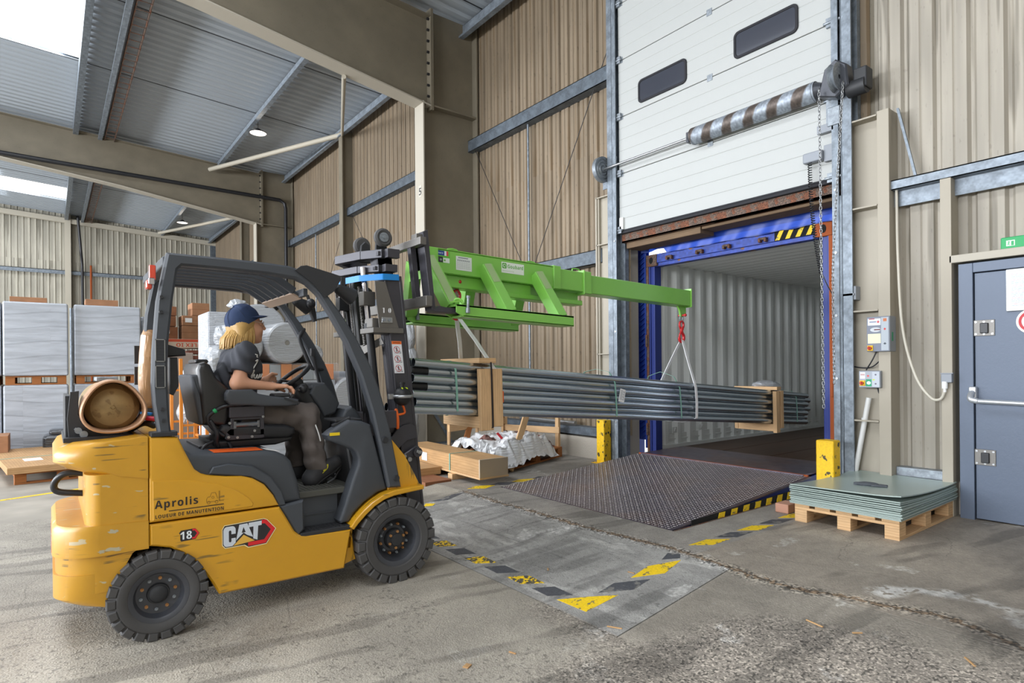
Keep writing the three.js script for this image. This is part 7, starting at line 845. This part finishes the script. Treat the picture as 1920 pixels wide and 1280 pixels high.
// pallet of steel sheets by the side door
{
  const x0 = 4.89, x1 = 6.03, z0 = -2.52, z1 = -1.745, y = 0.14; pallet('bare wooden pallet under the stack of grey green sheets', (x0 + x1) / 2, (z0 + z1) / 2, 0, x1 - x0, z1 - z0, y);
  const n = 12, r = rng(21); let h = y + 0.146;
  for (let i = 0; i < n; i++) {
    const th = 0.0105, top = i === n - 1, P = [], idx = [], N = 16, dx = (r() - 0.5) * 0.02, dz = (r() - 0.5) * 0.02, f = i / (n - 1);
    const yy = (u, v) => h + 0.0018 + 0.010 * f * Math.pow(Math.max(0, v - 0.5) * 2, 2) * (1 - 0.5 * u) * 0 + (f > 0.4 ? (f - 0.4) * (0.052 * Math.pow(1 - u, 3) + 0.038 * Math.pow(u, 6) * (1 - 0.6 * v)) : 0) + (top ? 0.018 * Math.pow(1 - u, 2) * v + 0.012 * Math.pow(v, 8) : 0);
    for (const s of [1, 0]) for (let a = 0; a <= N; a++) for (let b = 0; b <= N; b++) { const u = a / N, v = b / N; P.push(mix(x0 - 0.02, x1 + 0.03, u) + dx, yy(u, v) + s * (th - 0.002), mix(z0 - 0.03, z1 + 0.02, v) + dz); }
    const K = (N + 1) * (N + 1), at = (a, b) => a * (N + 1) + b; for (let a = 0; a < N; a++) for (let b = 0; b < N; b++) { idx.push(at(a, b), at(a, b + 1), at(a + 1, b), at(a + 1, b), at(a, b + 1), at(a + 1, b + 1)); idx.push(K + at(a, b), K + at(a + 1, b), K + at(a, b + 1), K + at(a + 1, b), K + at(a + 1, b + 1), K + at(a, b + 1)); }
    for (let a = 0; a < N; a++) for (const [p, q] of [[at(a, 0), at(a + 1, 0)], [at(a + 1, N), at(a, N)], [at(0, a + 1), at(0, a)], [at(N, a), at(N, a + 1)]]) idx.push(p, q, p + K, q, q + K, p + K);
    const g = new THREE.BufferGeometry(); g.setAttribute('position', new THREE.Float32BufferAttribute(P, 3)); g.setIndex(idx); const q = g.toNonIndexed(); q.computeVertexNormals();
    const ord = ['bottom', 'second', 'third', 'fourth', 'fifth', 'sixth', 'seventh', 'eighth', 'ninth', 'tenth', 'eleventh'][i]; solo('steel_sheet', top ? 'grey green sheet with curled corners on top of the stack' : 'grey green sheet in the stack, ' + ord + (i ? ' from below' : ' one lying on the pallet'), 'sheet', uvBox(q), M.sheet, 'grey green sheets'); h += th;
  }
  const gl = (() => { const g = new THREE.IcosahedronGeometry(1, 4), p = g.attributes.position; for (let i = 0; i < p.count; i++) { const k = 1 + 0.5 * (fbm(p.getX(i) * 1.7 + 9, p.getZ(i) * 1.7 + 4 * p.getY(i), 3) - 0.5); p.setXYZ(i, p.getX(i) * 0.055 * k, Math.max(-0.012, p.getY(i) * 0.018 * k), p.getZ(i) * 0.10 * k); } g.rotateY(0.5); g.translate(5.40, h + 0.018, -2.17); g.computeVertexNormals(); return uvBox(flat(g)); })();
  solo('work_glove', 'dark crumpled glove lying on the top sheet', 'glove', [gl, bar([5.36, h + 0.02, -2.12], [5.42, h + 0.018, -2.02], 0.015, 0.035, 0.006), bar([5.43, h + 0.02, -2.12], [5.46, h + 0.016, -2.03], 0.014, 0.02, 0.006)], std(0x54585e, 0.9)); solo('brick', 'pink brick lying behind the corner of the sheet stack', 'brick', bx(5.05, 0.14, -2.78, 5.22, 0.22, -2.66, 0.008), std(0xb98a74, 0.9));
}
// crate floor with torn plastic between the forklift and the wall
{
  const cx = 5.05, cz = -6.72, tn = 0.34; pallet('wooden crate base under crumpled white plastic by the wall', cx, cz, tn, 1.36, 1.06, 0.14, undefined, M.woodDark);
  const w = (a, b) => [cx + a * Math.cos(tn) + b * Math.sin(tn), cz - a * Math.sin(tn) + b * Math.cos(tn)], b3 = (a, b, y) => { const [x, z] = w(a, b); return [x, y, z]; };
  const fr = thing('crate_frame', 'open timber side frame standing at the back of the crate base', 'crate frame', [cx, 0.28, cz]);
  for (const a of [-0.66, -0.02, 0.64]) part('upright', bar(b3(a, -0.48, 0.28), b3(a, -0.48, 0.80), 0.09, 0.035, 0.003, b3(1, 0, 0)), M.wood, fr); part('rail', bar(b3(-0.7, -0.45, 0.62), b3(0.68, -0.45, 0.62), 0.09, 0.03, 0.003), M.wood, fr); part('rail', bar(b3(0.66, -0.5, 0.52), b3(0.66, 0.5, 0.52), 0.09, 0.03, 0.003), M.wood, fr); part('upright', bar(b3(0.68, 0.46, 0.16), b3(0.68, 0.46, 0.82), 0.07, 0.04, 0.003, [0, 0, 1]), M.wood, fr); part('upright', bar(b3(0.68, -0.46, 0.28), b3(0.68, -0.46, 0.78), 0.07, 0.04, 0.003, [0, 0, 1]), M.wood, fr);
  const sheetG = (ax, bx2, by, bz, h, sd, drop) => { const P = [], idx = [], N = 64; for (let i = 0; i <= N; i++) for (let j = 0; j <= N; j++) { const u = i / N, v = j / N, a = mix(ax, bx2, u), b = mix(by, bz, v), rid = Math.abs(fbm(a * 5 + sd, b * 5 + sd, 3) - 0.5) * 2, e = Math.min(u, 1 - u, v, 1 - v); const y = h + 0.24 * (fbm(a * 2.2 + sd, b * 2.2, 3) - 0.45) - 0.12 * rid + 0.03 * fbm(a * 16, b * 16 + sd, 2) - drop * sstep(0.12, 0, e) - (v > 0.86 ? (v - 0.86) * 1.4 : 0); const [x, z] = w(a + 0.05 * (fbm(u * 6, v * 6 + sd, 2) - 0.5), b + 0.08 * (fbm(u * 5 + 3, v * 5 + sd, 2) - 0.5)); P.push(x, Math.max(y, 0.30 - (v > 0.93 ? 0.1 : 0)), z); if (i && j) { const k = (i - 1) * (N + 1) + j - 1; idx.push(k, k + 1, k + N + 1, k + 1, k + N + 2, k + N + 1); } } const g = new THREE.BufferGeometry(); g.setAttribute('position', new THREE.Float32BufferAttribute(P, 3)); g.setIndex(idx); g.computeVertexNormals(); return uvBox(g.toNonIndexed()); };
  const pw = phy(0xe2e2e4, 0.35, 0, { bumpMap: rep(TEX.wrapBump, 0.5), bumpScale: 0.008, clearcoat: 0.3 }), br = std(0x8a625a, 0.7, 0, { bumpMap: rep(TEX.wrapBump, 0.3), bumpScale: 0.02 });
  solo('plastic_sheet', 'crumpled white plastic sheet heaped on the crate base', 'plastic sheet', sheetG(-0.98, 0.42, -0.40, 0.62, 0.50, 3, 0.10), pw); solo('plastic_sheet', 'reddish backed plastic sheeting folded under the white sheet', 'plastic sheet', sheetG(-0.70, 0.64, -0.42, 0.50, 0.42, 9, 0.05), br);
  solo('red_tag', 'small red and white tag on the crumpled plastic sheet', 'tag', [xf(bx(-0.02, 0, -0.05, 0.02, 0.004, 0.05), { at: [4.55, 0.56, -6.18], rot: [0.9, 0.4, 0] })], M.red);
  solo('timber_board', 'loose brown board leaning against the crate plastic', 'board', bar([4.50, 0.17, -5.90], [5.22, 0.80, -6.45], 0.03, 0.09, 0.003, [0, 0.3, 1]), M.wood); solo('timber_board', 'short brown board sticking up at the left of the crate', 'board', bar([4.32, 0.20, -6.75], [4.72, 0.66, -7.1], 0.03, 0.08, 0.003, [0, 0.3, 1]), M.woodDark);
  const tp = thing('timber_package', 'long pale timber package strapped on two skids beside the crate', 'timber package', [3.95, 0.14, -6.3]); const q = (g) => xf(g, { at: [3.93, 0, -6.35], rot: [0, -0.03, 0] });
  for (let i = 0; i < 3; i++) part('plank', q(bx(-0.185 + i * 0.125, 0.225, -0.98, -0.063 + i * 0.125, 0.42, 0.92, 0.003)), M.woodPale, tp); part('end_board', q(bx(-0.19, 0.22, 0.92, 0.19, 0.425, 0.945, 0.004)), std(0xb9a68e, 0.8), tp); part('base_board', q(bx(-0.195, 0.205, -0.98, 0.195, 0.226, 0.95, 0.002)), M.wood, tp); for (const z of [0.38, -0.7]) part('skid', q(bx(-0.24, 0.12, z - 0.05, 0.30, 0.205, z + 0.05, 0.003)), M.wood, tp); part('strap', q(merge([bx(-0.192, 0.422, 0.28, 0.19, 0.424, 0.30), bx(-0.193, 0.20, 0.28, -0.190, 0.424, 0.30), bx(0.190, 0.20, 0.28, 0.193, 0.424, 0.30)])), M.strapGreen, tp); part('label', q(bx(-0.191, 0.27, -0.42, -0.1895, 0.37, -0.28)), M.paper, tp);
  solo('flat_pack', 'flat board package on the floor just beyond the mast foot', 'package', [bx(3.35, 0.16, -7.2, 3.72, 0.25, -6.25, 0.004)], M.woodPale); solo('flat_pack', 'thin wrapped board package with a label near the mast foot', 'package', [bx(3.28, 0.12, -6.4, 3.62, 0.165, -5.85, 0.004)], M.cardDark);
  solo('steel_tube', 'loose steel tube lying along the wall ledge behind the crate', 'tube', rod([6.02, 0.625, -7.6], [6.0, 0.625, -6.3], 0.03), M.steel);
}
// white wrapped stacks, two high, along the far left
const stack = (label, x0, x1, z, y0, y1, hasP) => { if (hasP) pallet('dark pallet under the ' + label.split(' stack')[0] + ' stack', (x0 + x1) / 2, z - 0.55, 0, x1 - x0 - 0.06, 1.0, y0, 'pallets of the wrapped stacks', M.woodDark); const b = y0 + (hasP ? 0.145 : 0), g = bx(x0, b, z - 1.1, x1, y1, z, 0.03); return solo('wrapped_stack', label, 'wrapped stack', uvUpright(g), M.wrap, 'film wrapped stacks'); };
for (const [n, a, b, z] of [['leftmost', -1.5, -0.62, -12.7], ['left', -0.60, 0.25, -12.6], ['right', 0.325, 1.30, -12.65], ['partly hidden', 1.36, 1.70, -13.2]]) { stack(n + ' lower film wrapped white stack', a, b, z, 0.0, 1.22, true); stack(n + ' upper film wrapped white stack standing on another', a, b, z + 0.02, 1.22, 2.575 - (n === 'partly hidden' ? 0.12 : 0), true); }
solo('carton', 'flat brown carton on top of the left white stack', 'carton', bx(-0.52, 2.58, -13.3, -0.03, 2.68, -12.85, 0.006), M.card, 'cartons on the white stacks'); solo('carton', 'flat brown carton on top of the right white stack', 'carton', bx(0.50, 2.58, -13.3, 0.98, 2.70, -12.85, 0.006), M.card, 'cartons on the white stacks');
solo('steel_stand', 'thin upright steel tube between the white stacks', 'tube', rod([0.29, 0.0, -12.55], [0.29, 2.5, -12.55], 0.022), M.galv);
solo('wrapped_bundle', 'black film wrapped bundle in front of the white stacks', 'bundle', [uvBox(bx(-0.10, 0.0, -12.5, 0.40, 0.42, -12.05, 0.06)), bx(-0.02, 0.40, -12.45, 0.34, 0.5, -12.1, 0.05)], M.blackWrap); solo('carton', 'brown carton at the left edge before the white stacks', 'carton', bx(-1.1, 0.0, -12.3, -0.50, 0.48, -11.7, 0.008), M.card);
{ const P = pallet('low pallet under a flat wooden board package behind the forklift', 0.0, -11.0, 0.12, 1.0, 2.2, 0.0, undefined, M.woodDark); void P; const f = thing('board_package', 'flat pale board package on a low pallet behind the forklift', 'package', [0, 0.146, -11.0]); part('board', xf(bx(-0.58, 0, -1.25, 0.62, 0.085, 1.2, 0.006), { at: [0, 0.147, -11.0], rot: [0, 0.12, 0] }), M.woodPale, f); part('paper_label', xf(bx(-0.35, 0.086, 0.3, -0.15, 0.088, 0.6), { at: [0, 0.147, -11.0], rot: [0, 0.12, 0] }), M.paper, f); part('strap', xf(bx(-0.585, 0.0, 0.10, 0.625, 0.088, 0.13), { at: [0, 0.147, -11.0], rot: [0, 0.12, 0] }), M.strapGreen, f); }
// cartons behind the driver
{
  const z = -14.0, cartonAt = (label, x0, x1, y0, y1, zz, mat = M.card, lab = 0) => { const t = thing('carton', label, 'carton', [(x0 + x1) / 2, y0, zz - 0.25], 'cartons behind the driver'); part('box', bx(x0, y0, zz - 0.5, x1, y1, zz, 0.008), mat, t); part('tape', bx(x0 - 0.001, (y0 + y1) / 2 - 0.004, zz - 0.3, x1 + 0.001, (y0 + y1) / 2 + 0.004, zz + 0.0015), M.cardDark, t); for (let k = 0; k < lab; k++) part('label', bx(x0 + 0.05 + k * 0.27, y1 - 0.14, zz, x0 + 0.18 + k * 0.27, y1 - 0.05, zz + 0.003), M.paper, t); };
  cartonAt('topmost small wrapped carton behind the driver', 2.36, 2.69, 2.58, 2.85, z, M.card); cartonAt('broad carton with two white labels behind the driver', 2.18, 2.69, 2.37, 2.575, z, M.card, 2); cartonAt('broad plain carton under the two label carton', 2.18, 2.69, 2.09, 2.365, z, M.card); cartonAt('small labelled carton, lowest of the left column', 1.78, 2.11, 2.09, 2.34, z - 0.1, M.cardDark, 1); cartonAt('small labelled carton in the middle of the left column', 1.78, 2.08, 2.35, 2.56, z - 0.1, M.cardDark, 1); cartonAt('small labelled carton on top of the left column', 1.78, 2.09, 2.57, 2.76, z - 0.1, M.cardDark, 1);
  const o = thing('carton', 'long orange and white printed carton under the brown cartons', 'carton', [2.2, 1.93, z]); part('box', bx(1.70, 1.90, z - 0.6, 2.70, 2.085, z + 0.02, 0.008), std(0xd8bca4, 0.7), o); const [g, m] = decal(canvasTex(512, 110, (c) => { c.fillStyle = '#d9c4ae'; c.fillRect(0, 0, 512, 110); c.fillStyle = '#d2502c'; c.fillRect(0, 0, 512, 34); c.save(); c.translate(512, 110); c.rotate(PI); c.font = 'bold 66px sans-serif'; c.fillText('FLEX IO', 90, 60); c.restore(); }), [1.71, 1.905, z + 0.022], [1, 0, 0], [0, 1, 0], 0.98, 0.175); part('front_print', g, m, o);
  const sl = thing('slatted_crate', 'reddish slatted crate below the orange printed carton', 'crate', [2.5, 0, z]); for (let k = 0; k < 16; k++) part('slat', bx(2.30, 0.1 + k * 0.112, z - 0.5, 2.72, 0.175 + k * 0.112, z, 0.003), k % 4 === 1 ? std(0xb0523a, 0.8) : std(0x8e5644, 0.8), sl);
  solo('card_stack', 'pale pinkish grey card stack beside the slatted crate', 'carton', bx(1.80, 0.0, z - 0.6, 2.36, 1.80, z + 0.08, 0.01), M.cardGrey); solo('carton', 'tilted grey carton flap leaning on the slatted crate', 'carton', bar([2.46, 1.25, z + 0.16], [2.78, 1.9, z + 0.1], 0.3, 0.02, 0.003), M.cardGrey);
}
// orange roll cage
{
  const t = thing('roll_cage', 'orange tubular roll cage standing behind the seat', 'roll cage', [1.38, 0, -8.3]), x0 = 1.225, x1 = 1.50, z0 = -8.7, z1 = -8.0; for (const [x, z, h] of [[x0, z1, 1.57], [x1, z1, 1.36], [x0, z0, 1.57], [x1, z0, 1.36]]) part('post', bx(x - 0.018, 0.1, z - 0.018, x + 0.018, h, z + 0.018, 0.004), M.cageOrange, t);
  for (const y of [1.18, 0.78, 0.62]) { part('rail', [bar([x0, y, z1], [x1, y, z1], 0.025, 0.025), bar([x0, y, z0], [x1, y, z0], 0.025, 0.025)], M.cageOrange, t); part('side_rail', bar([x1, y - 0.02, z0], [x1 + 0.0, y - 0.02, z1], 0.025, 0.025), M.cageOrange, t); } for (let k = 1; k < 4; k++) part('bar', rod([mix(x0, x1, k / 4), 0.62, z1], [mix(x0, x1, k / 4), 1.18, z1], 0.008), M.cageOrange, t); part('base', [bx(x0, 0.12, z0, x1, 0.15, z1), ...[[x0, z0], [x1, z0], [x0, z1], [x1, z1]].map(([x, z]) => rod([x - 0.02, 0.06, z], [x + 0.02, 0.06, z], 0.06))], M.cageOrange, t); part('diagonal', rod([x1, 0.7, z1], [x1 + 0.35, 0.5, z1 + 0.05], 0.012), M.cageOrange, t);
}
// foam rolls, bags and wrapped goods behind the driver
const lump = (x, y, z, rx, ry, rz, sd, amp = 0.3) => { const g = new THREE.IcosahedronGeometry(1, 6), p = g.attributes.position; for (let i = 0; i < p.count; i++) { const a = p.getX(i), b = p.getY(i), c = p.getZ(i), k = 1 + amp * (fbm(a * 1.6 + sd, b * 1.6 + c * 1.3 + sd, 4) - 0.5); p.setXYZ(i, x + a * rx * k, y + b * ry * k, z + c * rz * k); } g.computeVertexNormals(); return uvBox(flat(g)); };
function foamRoll(label, a, b, r) { // a = near end centre
  const t = thing('foam_roll', label, 'foam roll', [a[0], a[1] - r, a[2]], 'foam rolls'), L = Math.hypot(b[0] - a[0], b[1] - a[1], b[2] - a[2]), pr = [[0.035, 0.03], [0.035, 0.004]]; for (let k = 1; k < 9; k++) pr.push([0.035 + (r - 0.06) * k / 9, k % 2 ? 0 : 0.005]); pr.push([r - 0.03, 0.002], [r - 0.008, 0.014], [r, 0.04]); for (let k = 1; k < 6; k++) pr.push([r * (k % 2 ? 1.012 : 0.992), L * k / 6]); pr.push([r, L - 0.04], [r - 0.02, L], [0, L]);
  const g = lathe(pr, 44); g.applyQuaternion(new THREE.Quaternion().setFromUnitVectors(V3(0, 1, 0), arr(b).sub(arr(a)).normalize())); g.translate(...a); part('sheet', uvBox(g), M.foam, t); const d = arr(b).sub(arr(a)).normalize(), c0 = arr(a).addScaledVector(d, 0.008); part('core', rod(c0, c0.clone().addScaledVector(d, 0.1), 0.034, 0.034, 20), std(0x8c8a84, 0.8), t); return t;
}
{
  const zq = -8.5; solo('wrapped_carton', 'grey film wrapped block under the large foam roll', 'wrapped carton', uvUpright(bx(2.15, 0.0, zq - 2.1, 3.05, 1.65, zq - 1.15, 0.02)), M.wrap); solo('wrapped_carton', 'film wrapped carton block with orange panels carrying the foam rolls', 'wrapped carton', uvUpright(bx(2.05, 0.14, zq - 1.1, 3.30, 1.28, zq, 0.02)), M.wrap); const t = thing('carton_row', 'row of orange and brown printed cartons on the wrapped block', 'carton', [2.7, 1.285, zq - 0.4]); const cols = [0xb98a62, 0xe08848, 0x9aa0a6, 0xdf8a3e, 0xb07c50, 0x8f979e, 0xa8aeb4, 0xdc8444]; cols.forEach((c, i) => part('carton_box', bx(2.08 + i * 0.15, 1.285, zq - 0.9, 2.225 + i * 0.15, 1.50 + 0.01 * (i % 2), zq - 0.01, 0.005), std(c, 0.6), t)); solo('film_cover', 'clear film stretched over the printed cartons', 'film', uvUpright(bx(2.04, 1.26, zq - 0.95, 3.36, 1.525, zq + 0.015, 0.03)), M.film);
  foamRoll('round white foam roll end facing the steering wheel', [2.60, 1.80, zq + 0.05], [2.50, 1.80, zq - 1.0], 0.285); foamRoll('white foam roll behind the driver\'s chin', [2.06, 1.75, zq + 0.02], [1.98, 1.75, zq - 0.9], 0.245); foamRoll('low white foam roll right of the round one', [3.02, 1.655, zq - 0.05], [2.94, 1.655, zq - 0.9], 0.135);
  foamRoll('large film covered foam roll above the others', [2.58, 2.05, zq - 1.2], [2.60, 2.05, zq - 2.0], 0.40); solo('film_wrap', 'loose clear film bunched on the large foam roll', 'film', lump(2.30, 2.41, zq - 1.3, 0.14, 0.09, 0.14, 4, 0.9), M.bag);
  solo('foam_stack', 'tall block of white foam sheets beside the cartons', 'foam', uvUpright(bx(1.64, 0.1, -9.3, 2.05, 2.20, -8.6, 0.015)), phy(0xb4b8be, 0.5, 0, { bumpMap: rep(TEX.wrapBump, 0.6, 0.25), bumpScale: 0.012 }), undefined); [[1.80, 1.86, -8.25, 0.17, 0.14, 'upper'], [1.62, 1.55, -8.0, 0.20, 0.17, 'middle'], [1.70, 1.25, -7.95, 0.26, 0.2, 'lower'], [1.42, 1.32, -8.35, 0.13, 0.16, 'small left'], [1.36, 0.92, -8.35, 0.12, 0.14, 'caged'], [1.72, 0.85, -8.0, 0.25, 0.25, 'lowest']].forEach(([x, y, z, rx, ry, n], i) => solo('plastic_bag', n + ' white plastic bag bulging behind the seat', 'bag', lump(x, y, z, rx, ry, 0.2, 3 + i * 5, 0.45), M.bag, 'white bags behind the seat'));
  solo('wrapped_stack', 'grey film wrapped block between the steering column and the mast', 'wrapped stack', uvUpright(bx(3.25, 0.1, zq - 1.4, 3.75, 1.40, zq - 0.4, 0.02)), M.wrap); foamRoll('small round foam roll end seen below the front guard post', [3.50, 1.06, zq + 0.05], [3.5, 1.06, zq - 0.4], 0.25); solo('wrapped_stack', 'narrow white wrapped column behind the front guard post', 'wrapped stack', [lump(3.72, 1.55, zq - 0.1, 0.17, 0.25, 0.2, 8), lump(3.76, 1.15, zq - 0.1, 0.18, 0.28, 0.2, 12), lump(3.8, 0.75, zq - 0.1, 0.2, 0.3, 0.2, 15), lump(3.8, 0.35, zq - 0.1, 0.2, 0.28, 0.2, 19)], M.bag);
  solo('wrapped_bundle', 'tall white wrapped bundle standing by the steel column beyond the mast', 'bundle', [lump(4.72, 1.98, -9.0, 0.13, 0.26, 0.2, 31), lump(4.75, 1.55, -9.0, 0.14, 0.28, 0.2, 35), lump(4.75, 1.05, -9.0, 0.15, 0.34, 0.2, 37), lump(4.75, 0.5, -9.0, 0.16, 0.4, 0.2, 39)], M.bag);
}
renderer.render(scene, camera);
